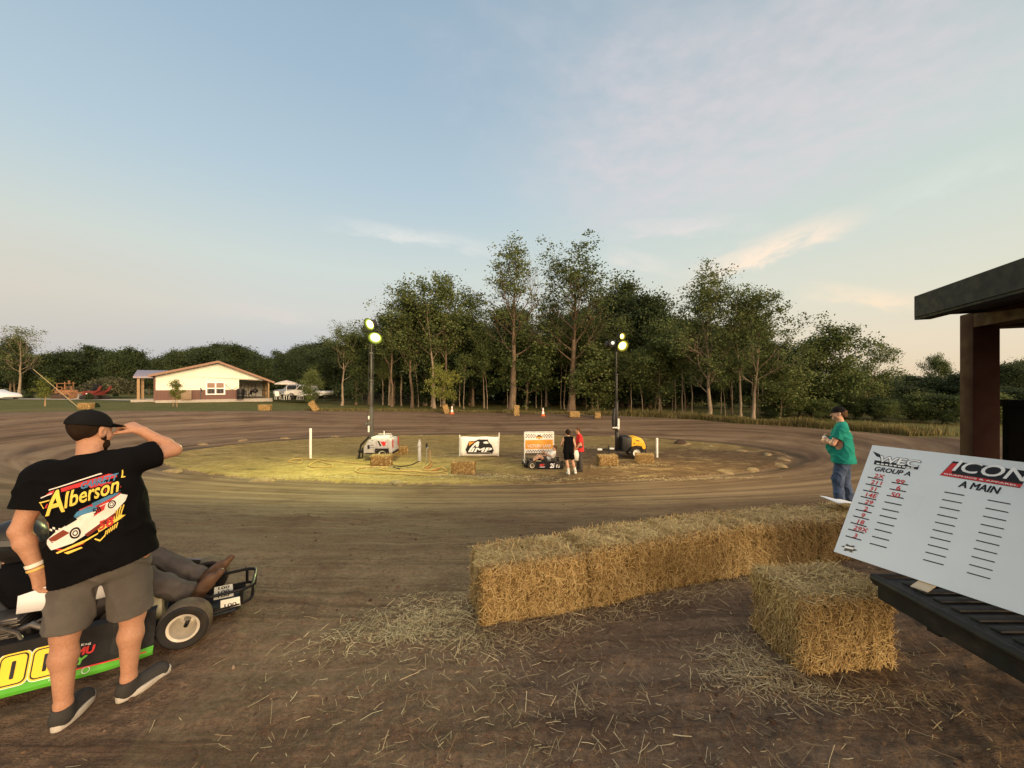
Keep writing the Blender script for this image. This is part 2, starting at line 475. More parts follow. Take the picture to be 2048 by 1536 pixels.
def ground_mats():
    g = {}
    # dirt
    t = NT('track_dirt'); p = t.pos()
    a = t.n('ShaderNodeAttribute', attribute_name='oval'); sv = t.n('ShaderNodeSeparateXYZ'); t.l(a.outputs['Vector'], sv.inputs[0])
    e, c, s_ = sv.outputs
    lane = t.n('ShaderNodeCombineXYZ'); t.l(t.math('MULTIPLY', e, 9.0), lane.inputs[0]); t.l(c, lane.inputs[1]); t.l(s_, lane.inputs[2])
    lanev = lane.outputs[0]
    n_l = t.noise(lanev, 1.6, 6, .62, .3)
    n_f = t.noise(lanev, 7.0, 4, .6, .2)
    n_p = t.noise(p, .55, 5, .6)
    n_m = t.noise(p, 3.5, 6, .65)
    n_s = t.noise(p, 28, 5, .7)
    dark = (.088, .056, .034); mid = (.165, .110, .066); lite = (.26, .185, .112)
    col = t.ramp(n_l, [(.36, dark), (.5, mid), (.66, lite)])
    n_x = t.noise(p, 110, 3, .7)
    col2 = t.ramp(t.mix(.35, t.mix(.5, n_m, n_s), n_x), [(.39, (.078, .048, .031)), (.5, (.162, .106, .067)), (.62, (.27, .19, .122))])
    near = t.mrange(e, 1.5, 2.2)
    col = t.mix(t.math('MULTIPLY', near, .8), col, col2)
    col = t.mix(t.mrange(n_f, .45, .75, 0, .45), col, (.16, .12, .078))
    col = t.mix(t.mrange(n_p, .5, .72, 0, .42), col, (.075, .047, .030))
    # churned red-dark strip on the near straight
    bd = t.math('MULTIPLY', t.mrange(t.math('ABSOLUTE', t.math('SUBTRACT', e, 2.1)), .4, .1), t.mrange(s_, -.2, -.7))
    col = t.mix(t.math('MULTIPLY', bd, t.mrange(n_m, .3, .7, .25, .8)), col, (.074, .043, .029))
    # damp groove right round the infield
    gr = t.mrange(t.math('ABSOLUTE', t.math('SUBTRACT', e, 1.035)), .03, .008)
    col = t.mix(t.math('MULTIPLY', gr, .6), col, (.05, .04, .024))
    # scuffed streaks that run with the track, and churned clods beside them
    sv2 = t.n('ShaderNodeCombineXYZ'); t.l(t.math('MULTIPLY', e, 26.0), sv2.inputs[0]); t.l(t.math('MULTIPLY', c, 5.0), sv2.inputs[1]); t.l(t.math('MULTIPLY', s_, 5.0), sv2.inputs[2])
    n_k = t.noise(sv2.outputs[0], 1.5, 6, .68, .5)
    col = t.mix(t.math('MULTIPLY', t.mrange(n_k, .50, .66), t.math('MULTIPLY', near, .55)), col, (.046, .028, .018))
    col = t.mix(t.math('MULTIPLY', t.mrange(n_k, .46, .34), t.math('MULTIPLY', near, .40)), col, (.24, .165, .105))
    # gritty pale specks
    vo = t.n('ShaderNodeTexVoronoi'); t.l(p, vo.inputs['Vector']); vo.inputs['Scale'].default_value = 14
    sp = t.math('MULTIPLY', t.mrange(vo.outputs['Distance'], .11, .05), t.mrange(t.noise(p, 1.7, 3), .5, .7))
    col = t.mix(t.math('MULTIPLY', sp, .55), col, (.34, .26, .18))
    h = t.math('ADD', t.math('MULTIPLY', n_m, .7), t.math('ADD', t.math('MULTIPLY', n_s, .45), t.math('MULTIPLY', n_f, .35)))
    h = t.math('ADD', h, t.math('MULTIPLY', n_x, .15))
    h = t.math('ADD', h, t.math('MULTIPLY', n_k, t.math('MULTIPLY', near, -.9)))
    t.bsdf(col, t.mrange(n_p, .3, .7, .72, .98), .15, 0, h, .9, .06)
    g['track'] = t.mat
    # infield: worn dry grass to the left, bare soil to the right
    t = NT('infield_soil'); p = t.pos(); sv = t.n('ShaderNodeSeparateXYZ'); t.l(p, sv.inputs[0])
    pn = t.scale(p, (.55, 1.3, 1))
    n1 = t.noise(pn, .55, 6, .65, .4); n2 = t.noise(p, 6, 5, .7); n3 = t.noise(pn, 2.2, 5, .65, .3)
    grass = t.ramp(t.mix(.5, n2, n3), [(.3, (.13, .098, .035)), (.5, (.25, .185, .068)), (.7, (.40, .30, .125))])
    soil = t.ramp(t.mix(.5, n2, n3), [(.3, (.055, .033, .018)), (.5, (.115, .075, .040)), (.7, (.22, .155, .085))])
    k = t.mrange(t.math('ADD', sv.outputs[0], t.math('MULTIPLY', t.math('SUBTRACT', n1, .5), 16)), -3.5, 3.0)
    back = t.mrange(t.math('ADD', sv.outputs[1], t.math('MULTIPLY', t.math('SUBTRACT', n1, .5), 6)), 19.5, 22.5)
    k = t.math('MULTIPLY', k, t.math('SUBTRACT', 1.0, t.math('MULTIPLY', back, .75)))
    col = t.mix(k, grass, soil)
    col = t.mix(t.mrange(t.noise(pn, 1.1, 6, .7, .6), .56, .66, 0, .7), col, (.33, .25, .115))
    col = t.mix(t.mrange(t.noise(pn, .8, 4, .6, .8), .58, .70, 0, .6), col, (.06, .043, .02))
    t.bsdf(col, .95, .1, 0, t.math('ADD', n2, t.math('MULTIPLY', n3, .7)), .7, .05)
    g['infield'] = t.mat
    # outer grass
    t = NT('mown_grass'); p = t.pos()
    n1 = t.noise(p, .12, 5, .6); n2 = t.noise(p, 1.1, 5, .65); n3 = t.noise(p, 9, 4, .7)
    col = t.ramp(t.mix(.5, n2, n3), [(.3, (.052, .058, .018)), (.5, (.095, .098, .030)), (.7, (.165, .150, .055))])
    col = t.mix(t.mrange(n1, .45, .65, 0, .5), col, (.16, .135, .055))
    t.bsdf(col, .95, .1, 0, n3, .6, .08)
    g['ground'] = t.mat
    return g
GMAT = ground_mats()
make_ground()
# ------------------------------------------------------------------ trees
def leaf_mat(name, stops, trans=.25):
    t = NT(name)
    ri = t.n('ShaderNodeNewGeometry').outputs['Random Per Island']
    oi = t.n('ShaderNodeObjectInfo').outputs['Random']
    n = t.noise(t.obj(), .55, 3)
    f = t.math('ADD', t.math('MULTIPLY', ri, .55), t.math('MULTIPLY', n, .5))
    f = t.math('ADD', f, t.math('MULTIPLY', t.math('SUBTRACT', oi, .5), .22))
    col = t.ramp(f, stops)
    p = t.bsdf(col, .65, .2)
    tr = t.n('ShaderNodeBsdfTranslucent'); t.l(col, tr.inputs[0])
    ms = t.n('ShaderNodeMixShader'); ms.inputs[0].default_value = trans
    t.l(p.outputs[0], ms.inputs[1]); t.l(tr.outputs[0], ms.inputs[2]); t.l(ms.outputs[0], t.out.inputs[0])
    return t.mat
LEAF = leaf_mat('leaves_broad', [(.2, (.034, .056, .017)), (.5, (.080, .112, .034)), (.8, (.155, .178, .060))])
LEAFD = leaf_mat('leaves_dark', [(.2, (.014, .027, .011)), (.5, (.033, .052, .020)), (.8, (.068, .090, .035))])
LEAFY = leaf_mat('leaves_bright', [(.2, (.07, .09, .02)), (.5, (.14, .165, .035)), (.8, (.25, .25, .06))])
def bark_mat(name, a, b):
    t = NT(name); v = t.scale(t.obj(), (1, 1, .18)); n = t.noise(v, 9, 6, .7); n2 = t.noise(t.obj(), .8, 3)
    col = t.mix(t.mrange(n2, .35, .65, 0, .5), t.ramp(n, [(.3, a), (.7, b)]), a)
    t.bsdf(col, .9, .1, 0, n, .6, .05); return t.mat
BARK = bark_mat('bark_brown', (.07, .05, .034), (.21, .155, .105))
BARKP = bark_mat('bark_pale', (.15, .115, .08), (.36, .29, .21))

def grow(rng, H, f0, nb, spread, up, r0, lean=(0, 0), levels=2, fork=False, low=0.0):
    """returns branch segments (a, b, ra, rb) and tip points; trunk polyline separately"""
    n = 12; wob = rng.normal(0, .012 * H, (n + 1, 2)); wob[0] = 0; wob = np.cumsum(wob, 0) * .35
    tz = np.linspace(0, 1, n + 1)
    tr = np.stack([wob[:, 0] + lean[0] * tz ** 1.4, wob[:, 1] + lean[1] * tz ** 1.4, tz * H * .93], 1)
    rr = r0 * (1 - .86 * tz ** .8); rr[0] *= 1.35
    segs, tips = [], []
    def branch(p, d, L, r, lv):
        k = 5; pts = [p]; q = p.copy(); dd = d.copy()
        for i in range(k):
            dd = nrm(dd + rng.normal(0, .16, 3) + np.array([0, 0, up * .16]))
            q = q + dd * L / k; pts.append(q)
            segs.append((pts[-2], pts[-1], r * (1 - i / k * .75), r * (1 - (i + 1) / k * .75)))
            if lv > 0 and i >= 1:
                for _ in range(2 if lv > 1 else 1):
                    a = rng.uniform(0, 2 * math.pi); u, w, _d = frame(dd)
                    sd_ = nrm(dd * .75 + (u * math.cos(a) + w * math.sin(a)) * .75 + np.array([0, 0, .15]))
                    branch(q, sd_, L * rng.uniform(.38, .6), r * (1 - i / k * .75) * .5, lv - 1)
            if lv == 0 and i in (2, 3) and rng.random() < .6: tips.append(q.copy())
        tips.append(q.copy())
    for i in range(nb):
        f = f0 + (1 - f0) * (i + rng.uniform(0, .9)) / nb
        f = min(f, .99)
        j = min(int(f * n), n - 1); u_ = f * n - j
        p = tr[j] * (1 - u_) + tr[j + 1] * u_
        az = i * 2.4 + rng.uniform(-.5, .5)
        g = (f - f0) / (1 - f0)
        el = rng.uniform(.2, .55) + up * .45 + g * .45
        L = spread * H * (.72 + 1.5 * g * (1 - g) - .12 * g) * rng.uniform(.65, 1.15)
        if low: L *= (1 - low * (1 - min(1, g * 2.2)))
        d = np.array([math.cos(az) * math.cos(el), math.sin(az) * math.cos(el), math.sin(el)])
        branch(p, d, L, max(.012, r0 * (1 - .86 * f ** .8) * .55), levels - 1)
    tips.append(tr[-1])
    return tr, rr, segs, np.array(tips)

def frusta(segs, n=4):
    A = np.array([s[0] for s in segs]); B = np.array([s[1] for s in segs])
    ra = np.array([s[2] for s in segs])[:, None]; rb = np.array([s[3] for s in segs])[:, None]
    d = B - A; d /= np.linalg.norm(d, axis=1, keepdims=True) + 1e-9
    up = np.where(np.abs(d[:, 2:3]) < .9, [[0, 0, 1.0]], [[1.0, 0, 0]])
    u = np.cross(up, d); u /= np.linalg.norm(u, axis=1, keepdims=True) + 1e-9; w = np.cross(d, u)
    V = []
    for P, r in ((A, ra), (B, rb)):
        for k in range(n):
            t = 2 * math.pi * k / n
            V.append(P + r * (math.cos(t) * u + math.sin(t) * w))
    V = np.stack(V, 1).reshape(-1, 3)
    base = np.arange(len(A))[:, None] * (2 * n)
    Fs = []
    for k in range(n):
        k2 = (k + 1) % n
        Fs.append(base + np.array([[k, k2, n + k2, n + k]]))
    return V, np.concatenate(Fs)

def leaf_quads(rng, centers, size, elong=1.6, droop=.3):
    n = len(centers)
    d = rng.normal(0, 1, (n, 3)); d[:, 2] -= droop; d /= np.linalg.norm(d, axis=1, keepdims=True)
    u = np.cross(d, rng.normal(0, 1, (n, 3))); u /= np.linalg.norm(u, axis=1, keepdims=True) + 1e-9
    s = size * rng.uniform(.6, 1.25, (n, 1))
    V = np.stack([centers - d * s * elong * .5, centers + u * s * .5, centers + d * s * elong * .5, centers - u * s * .5], 1).reshape(-1, 3)
    return V, np.arange(n * 4).reshape(-1, 4)

def tree_meshes(seed, H, f0=.4, nb=14, spread=.24, up=.5, r0=.22, leaves=14, lsize=.26, lrad=.55, lm=None, bark=None,
                lean=(0, 0), levels=2, low=0.0, keep=1.0, low_leaves=0, bare_side=None):
    rng = np.random.default_rng(seed)
    tr, rr, segs, tips = grow(rng, H, f0, nb, spread, up, r0, lean, levels, low=low)
    mb = MB(); mb.tube(list(tr), list(rr), n=9)
    tv = np.array(mb.v); 
    V2, F2 = frusta(segs)
    quads = [f for f in mb.f if len(f) == 4]
    trunk = np_mesh('trunk', np.concatenate([tv, V2]), np.concatenate([np.array(quads), F2 + len(tv)]), [bark or BARK], smooth=True)
    if keep < 1: tips = tips[rng.random(len(tips)) < keep]
    if bare_side is not None:
        a = tips[:, 0] * math.cos(bare_side) + tips[:, 1] * math.sin(bare_side)
        tips = tips[(a < .06 * H) | (rng.random(len(tips)) < .15)]
    k = leaves; nT = len(tips)
    sc = np.exp(rng.normal(0, .3, (nT, 1, 1)))
    k = max(4, int(k * 2.3)); lsize = lsize * .54
    c = (tips[:, None, :] + np.clip(rng.normal(0, .5, (nT, k, 3)), -1.2, 1.2) * np.array([1, 1, .75]) * lrad * sc).reshape(-1, 3)
    drop = rng.random(len(c)) < .12
    c = c[~drop]
    if low_leaves:
        zz = rng.uniform(.04, f0 + .1, low_leaves) * H
        aa = rng.uniform(0, 2 * math.pi, low_leaves); r_ = np.abs(rng.normal(0, .05 * H, low_leaves))
        c = np.concatenate([c, np.stack([np.cos(aa) * r_, np.sin(aa) * r_, zz], 1)])
    Vl, Fl = leaf_quads(rng, c, lsize)
    crown = np_mesh('crown', Vl, Fl, [lm or LEAF])
    return trunk, crown, float(np.percentile(Vl[:, 2], 99.7))

TV = {}
def tv(name, *a, **k): TV[name] = tree_meshes(*a, **k)
tv('tall', 1, 17, .40, 17, .30, .75, .34, 8, .27, .55, lean=(.3, 0), levels=3, bark=BARK, keep=.34, bare_side=.1)
tv('broad', 2, 17, .34, 20, .33, .7, .34, 8, .27, .58, levels=3, bark=BARK, keep=.40)
tv('slim_a', 3, 13, .42, 14, .27, .7, .17, 17, .26, .7, bark=BARK)
tv('slim_b', 4, 13, .38, 15, .30, .65, .18, 17, .26, .75, lean=(.7, 0), bark=BARKP)
tv('slim_c', 5, 12, .45, 13, .29, .65, .15, 17, .26, .75, lean=(-.6, 0), bark=BARKP)
tv('slim_d', 15, 13, .36, 17, .28, .65, .16, 18, .26, .75, lean=(.2, .4), bark=BARK)
tv('fork_a', 6, 13.5, .22, 18, .36, .7, .22, 11, .27, .65, levels=3, bark=BARKP, keep=.40)
tv('fork_b', 7, 12.5, .28, 16, .36, .65, .22, 11, .27, .65, levels=3, bark=BARKP, lean=(1.2, 0), keep=.40)
tv('bushy_a', 8, 9, .12, 20, .36, .35, .16, 36, .30, 1.0, low_leaves=150)
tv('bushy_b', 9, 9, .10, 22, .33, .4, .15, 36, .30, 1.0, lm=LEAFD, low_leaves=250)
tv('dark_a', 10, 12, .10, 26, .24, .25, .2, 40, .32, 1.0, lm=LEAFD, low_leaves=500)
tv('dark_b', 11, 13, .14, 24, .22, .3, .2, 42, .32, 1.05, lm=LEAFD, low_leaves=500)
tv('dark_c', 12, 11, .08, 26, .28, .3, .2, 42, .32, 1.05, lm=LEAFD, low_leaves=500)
tv('under_a', 13, 6.5, .22, 16, .30, .3, .07, 26, .24, .7, lm=LEAF, low_leaves=60)
tv('under_b', 14, 5.5, .18, 15, .32, .3, .06, 26, .24, .7, lm=LEAF, low_leaves=60)
tv('leaning', 16, 8, .3, 14, .34, .25, .13, 26, .26, .8, lean=(3.6, 0))
tv('bright', 17, 4.2, .30, 15, .40, .12, .06, 15, .21, .5, lm=LEAFY)
tv('sapling', 18, 2.8, .35, 10, .22, .35, .03, 14, .14, .28, lm=LEAFY)
tv('dead', 19, 9, .35, 18, .3, .5, .16, 5, .2, .5, levels=3, bark=BARKP, keep=.15)
tv('pole_a', 20, 9, .6, 9, .20, .55, .07, 18, .23, .6, bark=BARKP)
tv('pole_b', 21, 8, .55, 9, .22, .5, .06, 18, .23, .6, bark=BARKP, lean=(.9, 0))
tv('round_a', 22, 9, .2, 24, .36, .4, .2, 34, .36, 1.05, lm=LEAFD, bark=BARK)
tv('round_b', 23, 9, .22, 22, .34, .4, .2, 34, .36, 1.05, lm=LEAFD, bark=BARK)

WOOD = 'trees of the wood beyond the track'
def tree(kind, px, Y, top=None, base=None, label='', group=WOOD, rz=None, name='tree', cat='tree', wide=1.0, H=None):
    X = (px - 1024) / F * Y
    zb = float(base_h(X, Y)) if base is None else EYE - (base - 768) / F * Y
    tm, cm, h0 = TV[kind]
    h = H if H else (EYE + (768 - top) / F * Y) - zb
    s = h / h0
    r = thing(name, label, cat, (X, Y, zb - .05), rnd.uniform(0, 6.28) if rz is None else rz, group)
    r.scale = (s * wide, s * wide, s)
    link('trunk', tm, r); link('crown', cm, r)
    return r

# the trees one can pick out along the edge of the wood: (kind, px of base, distance, px of top, label)
EDGE = [
 ('tall', 1024, 38, 470, 'tallest thin-crowned tree, thick trunk rising behind the hay bale standing on end', 0.0, 1.0),
 ('broad', 1142, 38.5, 488, 'wide-crowned big tree beside the tallest one, hay bale at its trunk foot', 0.4, 1.0),
 ('slim_b', 684, 42, 640, 'pale slim tree leaning over the chain-link fence, nearest the white pickup', 0.2, 1.05),
 ('slim_a', 784, 41, 600, 'straight brown tree just to the right of the grey tower mast', None, 1.0),
 ('slim_d', 824, 40.5, 568, 'brown tree with a high crown, between the grey tower mast and the leafy sapling', None, 1.0),
 ('slim_c', 868, 40, 548, 'slim pale trunk directly behind the bright leafy young tree', 0.1, 1.0),
 ('slim_a', 888, 41, 545, 'slim brown trunk at the white cone left of the banner', None, .95),
 ('slim_d', 945, 44, 575, 'bushy-topped slim tree left of the tallest tree', None, 1.0),
 ('pole_a', 928, 40, 705, 'thin bare-stemmed tree above the banner, left of the tallest tree', None, 1.0),
 ('pole_b', 975, 40.5, 690, 'thin crooked-stemmed tree close beside the tallest tree', None, 1.0),
 ('under_a', 1052, 40, 660, 'small leafy tree between the tallest tree and the wide-crowned one', None, 1.0),
 ('slim_c', 1092, 45, 590, 'half-hidden slim tree behind the gap between the two biggest crowns', None, .8),
 ('under_b', 1196, 38, 690, 'small spreading tree with pale stem behind the smallest hay bale', None, 1.15),
 ('dark_b', 1245, 46, 560, 'dense dark tree rising behind the lamps of the yellow light tower', None, .9),
 ('dark_a', 1300, 43, 590, 'dense dark tree right of the yellow light tower', None, .9),
 ('pole_a', 1262, 36, 705, 'thin bare-stemmed tree just right of the yellow tower mast', None, 1.0),
 ('pole_b', 1285, 35.5, 700, 'thin leaning stem behind the yellow generator trailer', None, 1.0),
 ('under_a', 1310, 36, 690, 'small leafy tree above the right white post', None, 1.1),
 ('pole_a', 1318, 35, 668, 'straight bare pole-like tree above the right white post', None, 1.0),
 ('fork_a', 1418, 31, 542, 'tall many-forked tree with ivy-hung trunk, right half of the wood', 2.1, .92),
 ('pole_b', 1385, 33, 640, 'thin pale stem left of the ivy-hung forked tree', None, 1.0),
 ('pole_a', 1365, 34, 660, 'slender straight stem half-way between white post and ivy-hung tree', None, 1.0),
 ('slim_c', 1482, 29.5, 585, 'thin brown tree between the two forked trees', None, .8),
 ('fork_b', 1506, 29, 574, 'forked tree leaning outward with thick pale trunk at the dirt edge', 0.1, .95),
 ('pole_b', 1450, 31, 720, 'bent pale stem beside the ivy-hung forked tree', None, 1.0),
 ('bushy_a', 1650, 31, 650, 'round bushy tree above the teal-shirted man', None, .95),
 ('under_a', 1560, 29, 720, 'leafy undergrowth tree left of the round bushy tree', None, 1.2),
 ('leaning', 1722, 34, 682, 'low tree leaning out to the right of the round bushy one', 0.15, .8),
 ('bushy_b', 1600, 34, 690, 'dark bushy tree behind the round one above the teal-shirted man', None, 1.0),
 ('bushy_a', 1878, 48, 708, 'small lone tree standing above the far hedge beside the pavilion post', None, .6),
 ('bushy_b', 2025, 38, 722, 'dark tree showing between pavilion beam and black half wall', None, 1.0),
]
for k, px, Y, top, lab, rz, wd in EDGE: tree(k, px, Y, top, None, lab, rz=rz, wide=wd * {'tall': 1.35, 'broad': 1.5, 'fork_a': 1.3, 'fork_b': 1.1, 'slim_a': 1.3, 'slim_b': 1.25, 'slim_c': 1.25, 'slim_d': 1.3, 'under_a': 1.3, 'under_b': 1.3}.get(k, 1.15))
rs = random.Random(11)
# slender stems that stand between them at the edge of the wood
for i in range(34):
    px = rs.uniform(705, 1540); Y = float(np.interp(px, [700, 1100, 1300, 1540], [42, 39, 36, 29.5])) + rs.uniform(.5, 4)
    tree(('pole_a', 'pole_b', 'slim_c', 'pole_a')[i % 4], px, Y, rs.uniform(620, 715), None, 'one of the slender pale stems crowding the edge of the wood', 'slender stems at the edge of the wood', wide=rs.uniform(.9, 1.3))
# deeper rows of the wood
prof = ([600, 640, 690, 740, 790, 850, 900, 960, 1030, 1080, 1130, 1200, 1250, 1300, 1350, 1420, 1500, 1560, 1620, 1680, 1740],
        [690, 675, 655, 655, 620, 600, 600, 625, 610, 640, 620, 580, 570, 600, 620, 640, 655, 680, 690, 700, 725])
DEEP = 'deeper trees of the wood, one crown behind another'
n = 0
for Y0, step, kinds in ((46, 40, ('dark_a', 'slim_a', 'dark_b', 'slim_d', 'dark_c', 'bushy_b')), (52, 46, ('dark_c', 'dark_b', 'dark_a', 'bushy_b', 'slim_c')), (60, 48, ('dark_a', 'dark_b', 'dark_c'))):
    px = 585 if Y0 > 46 else 700
    while px < (1400 if Y0 < 60 else 1560):
        p = px + rs.uniform(-14, 14)
        top = np.interp(p, *prof) + rs.uniform(4, 50)
        tree(kinds[n % len(kinds)], p, Y0 + rs.uniform(-2, 3), top, None, 'one of the shadowy trees massed deep inside the wood behind the track', DEEP, wide=rs.uniform(1.0, 1.3))
        px += step; n += 1
for px, Y, top, k in ((1545, 40, 700, 'bushy_b'), (1600, 42, 690, 'dark_c'), (1460, 42, 690, 'dark_c'), (1420, 44, 655, 'bushy_b'), (1690, 40, 722, 'bushy_a'), (1500, 46, 690, 'dark_a'), (1350, 45, 640, 'dark_b')):
    tree(k, px, Y, top, None, 'one of the shadowy trees massed deep inside the wood behind the track', DEEP, wide=1.1)
# far tree line behind the building
LINE = 'distant tree line behind the pole building'
px = -250
lp = ([-260, 0, 70, 120, 180, 260, 320, 400, 445, 500, 550, 600, 660], [690, 690, 705, 700, 690, 698, 712, 690, 684, 700, 712, 690, 678])
while px < 660:
    p = px + rs.uniform(-10, 10)
    tree(('round_a', 'round_b', 'dark_c', 'round_a')[n % 4], p, 78 + rs.uniform(-5, 6), np.interp(p, *lp) + rs.uniform(-3, 12), 790,
         'one of the rounded trees in the distant line behind the pole building', LINE, wide=rs.uniform(1.0, 1.35))
    px += 34; n += 1
px = -270
while px < 680:
    tree(('dark_a', 'round_b', 'dark_c')[n % 3], px + rs.uniform(-10, 10), 92 + rs.uniform(-3, 4), np.interp(px, *lp) + rs.uniform(0, 12), 788,
         'one of the rounded trees in the distant line behind the pole building', LINE, wide=1.4)
    px += 48; n += 1
tree('dead', 38, 70, 650, 788, 'half-bare tall tree with a pale broken trunk, above the white sports car', LINE, wide=1.15)
tree('round_b', 30, 71, 672, 788, 'thin dark tree tangled with the half-bare pale-trunked one', LINE, wide=.62)
# right-hand hedge and low trees far off
px = 1700
while px < 2350:
    p = px + rs.uniform(-8, 8)
    tree(('round_b', 'bushy_b', 'dark_c')[n % 3], p, 44 + rs.uniform(-4, 6), np.interp(p, [1700, 1800, 1900, 2000, 2100], [745, 748, 752, 735, 715]) + rs.uniform(-4, 10), 840,
         'one of the low dark trees in the thicket behind the teal-shirted man', 'low thicket at the end of the wood', wide=1.5)
    px += 38; n += 1
px = 1545
while px < 2300:
    p = px + rs.uniform(-8, 8)
    tree(('bushy_b', 'under_a', 'dark_c', 'under_b')[n % 4], p, np.interp(p, [1545, 1800, 2300], [30, 27, 24]) + rs.uniform(-1, 3), rs.uniform(770, 800), None,
         'one of the waist-deep bushes in front of the thicket behind the teal-shirted man', 'bushes in front of the thicket', name='bush', cat='bush', wide=1.9)
    px += 34; n += 1
# far wood that reads as one mass
def far_wood():
    rng = np.random.default_rng(5)
    n_ = 42000
    px = rng.uniform(560, 1640, n_); Y = rng.uniform(60, 70, n_)
    X = (px - 1024) / F * Y
    top = np.interp(px, prof[0], prof[1]) + 45 + 18 * fbm(px / 30, px * 0, 3, 3)
    zt = EYE + (768 - top) / F * Y; zb = -1.0
    z = zb + (zt - zb) * rng.random(n_) ** .8
    V, Fq = leaf_quads(rng, np.stack([X, Y, z], 1), .55)
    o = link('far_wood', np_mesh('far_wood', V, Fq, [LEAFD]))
    tag(o, 'dark leafy depth of the wood behind all its trunks', 'wood', kind='stuff')
far_wood()
# rank grass and weeds where the dirt stops
def weeds():
    rng = np.random.default_rng(6)
    n_ = 26000
    t = rng.uniform(2, 118, n_); eo = np.interp(t, _T, _EO)
    e = eo * (1.0 + np.abs(rng.normal(0, .055, n_)) + .004)
    dx = np.cos(np.radians(t)) * e * OAX; dy = np.sin(np.radians(t)) * e * OAF
    x = OC[0] + dx; y = OC[1] + dy
    clump = .35 + np.clip(fbm(x * .7, y * .7, 4, 3) + .3, 0, 1.2)
    thin = np.where(t > 75, .55, 1.0)
    h = (.10 + .55 * clump * rng.random(n_)) * thin
    z = base_h(x, y)
    a = rng.uniform(0, 6.28, n_); ln = rng.uniform(.05, .4, n_) * h
    w = .03
    px_ = np.cos(a + 1.57) * w; py_ = np.sin(a + 1.57) * w
    b0 = np.stack([x - px_, y - py_, z - .03], 1); b1 = np.stack([x + px_, y + py_, z - .03], 1)
    tp = np.stack([x + np.cos(a) * ln, y + np.sin(a) * ln, z + h], 1)
    V = np.stack([b0, b1, tp], 1).reshape(-1, 3)
    m = leaf_mat('weeds', [(.2, (.06, .06, .018)), (.5, (.13, .115, .04)), (.8, (.24, .19, .08))])
    o = link('undergrowth', np_mesh('undergrowth', V, np.arange(n_ * 3).reshape(-1, 3), [m]))
    tag(o, 'rank dry grass and weeds where the dirt meets the wood', 'weeds', kind='stuff')
weeds()
# ------------------------------------------------------------------ straw
def straw_mat(name, stops):
    t = NT(name); ri = t.n('ShaderNodeNewGeometry').outputs['Random Per Island']
    n = t.noise(t.obj(), 3.0, 3)
    f = t.math('ADD', t.math('MULTIPLY', ri, .7), t.math('MULTIPLY', n, .35))
    t.bsdf(t.ramp(f, stops), .6, .35); return t.mat
STRAW = straw_mat('straw_stalks', [(.15, (.20, .125, .045)), (.45, (.40, .265, .10)), (.75, (.60, .44, .19)), (1, (.74, .59, .31))])
STRAWG = straw_mat('straw_litter_stalks', [(.15, (.15, .105, .052)), (.5, (.36, .27, .135)), (.85, (.62, .51, .29))])
def core_mat():
    t = NT('straw_packed'); v = t.obj()
    n = t.noise(t.scale(v, (3, 3, 9)), 9, 6, .75, 1.2); n2 = t.noise(v, 70, 4, .7)
    t.bsdf(t.ramp(t.mix(.5, n, n2), [(.32, (.06, .034, .013)), (.5, (.23, .145, .055)), (.7, (.46, .31, .125))]), .9, .15, 0, t.math('ADD', n, n2), 1.0, .03)
    return t.mat
CORE = core_mat()

def strands(rng, P, D, N, L, W, bend=.25):
    """ribbons: centre P, direction D, face normal N"""
    n = len(P); s = np.cross(D, N); s /= np.linalg.norm(s, axis=1, keepdims=True) + 1e-9
    L = L[:, None]; W = W[:, None]
    off = N * L * rng.uniform(-bend, bend, (n, 1)) * .5
    a = P - D * L / 2; b = P + off; c = P + D * L / 2
    V = np.stack([a - s * W / 2, a + s * W / 2, b - s * W / 2, b + s * W / 2, c - s * W / 2, c + s * W / 2], 1).reshape(-1, 3)
    i = np.arange(n)[:, None] * 6
    Fq = np.concatenate([i + np.array([[0, 1, 3, 2]]), i + np.array([[2, 3, 5, 4]])])
    return V, Fq

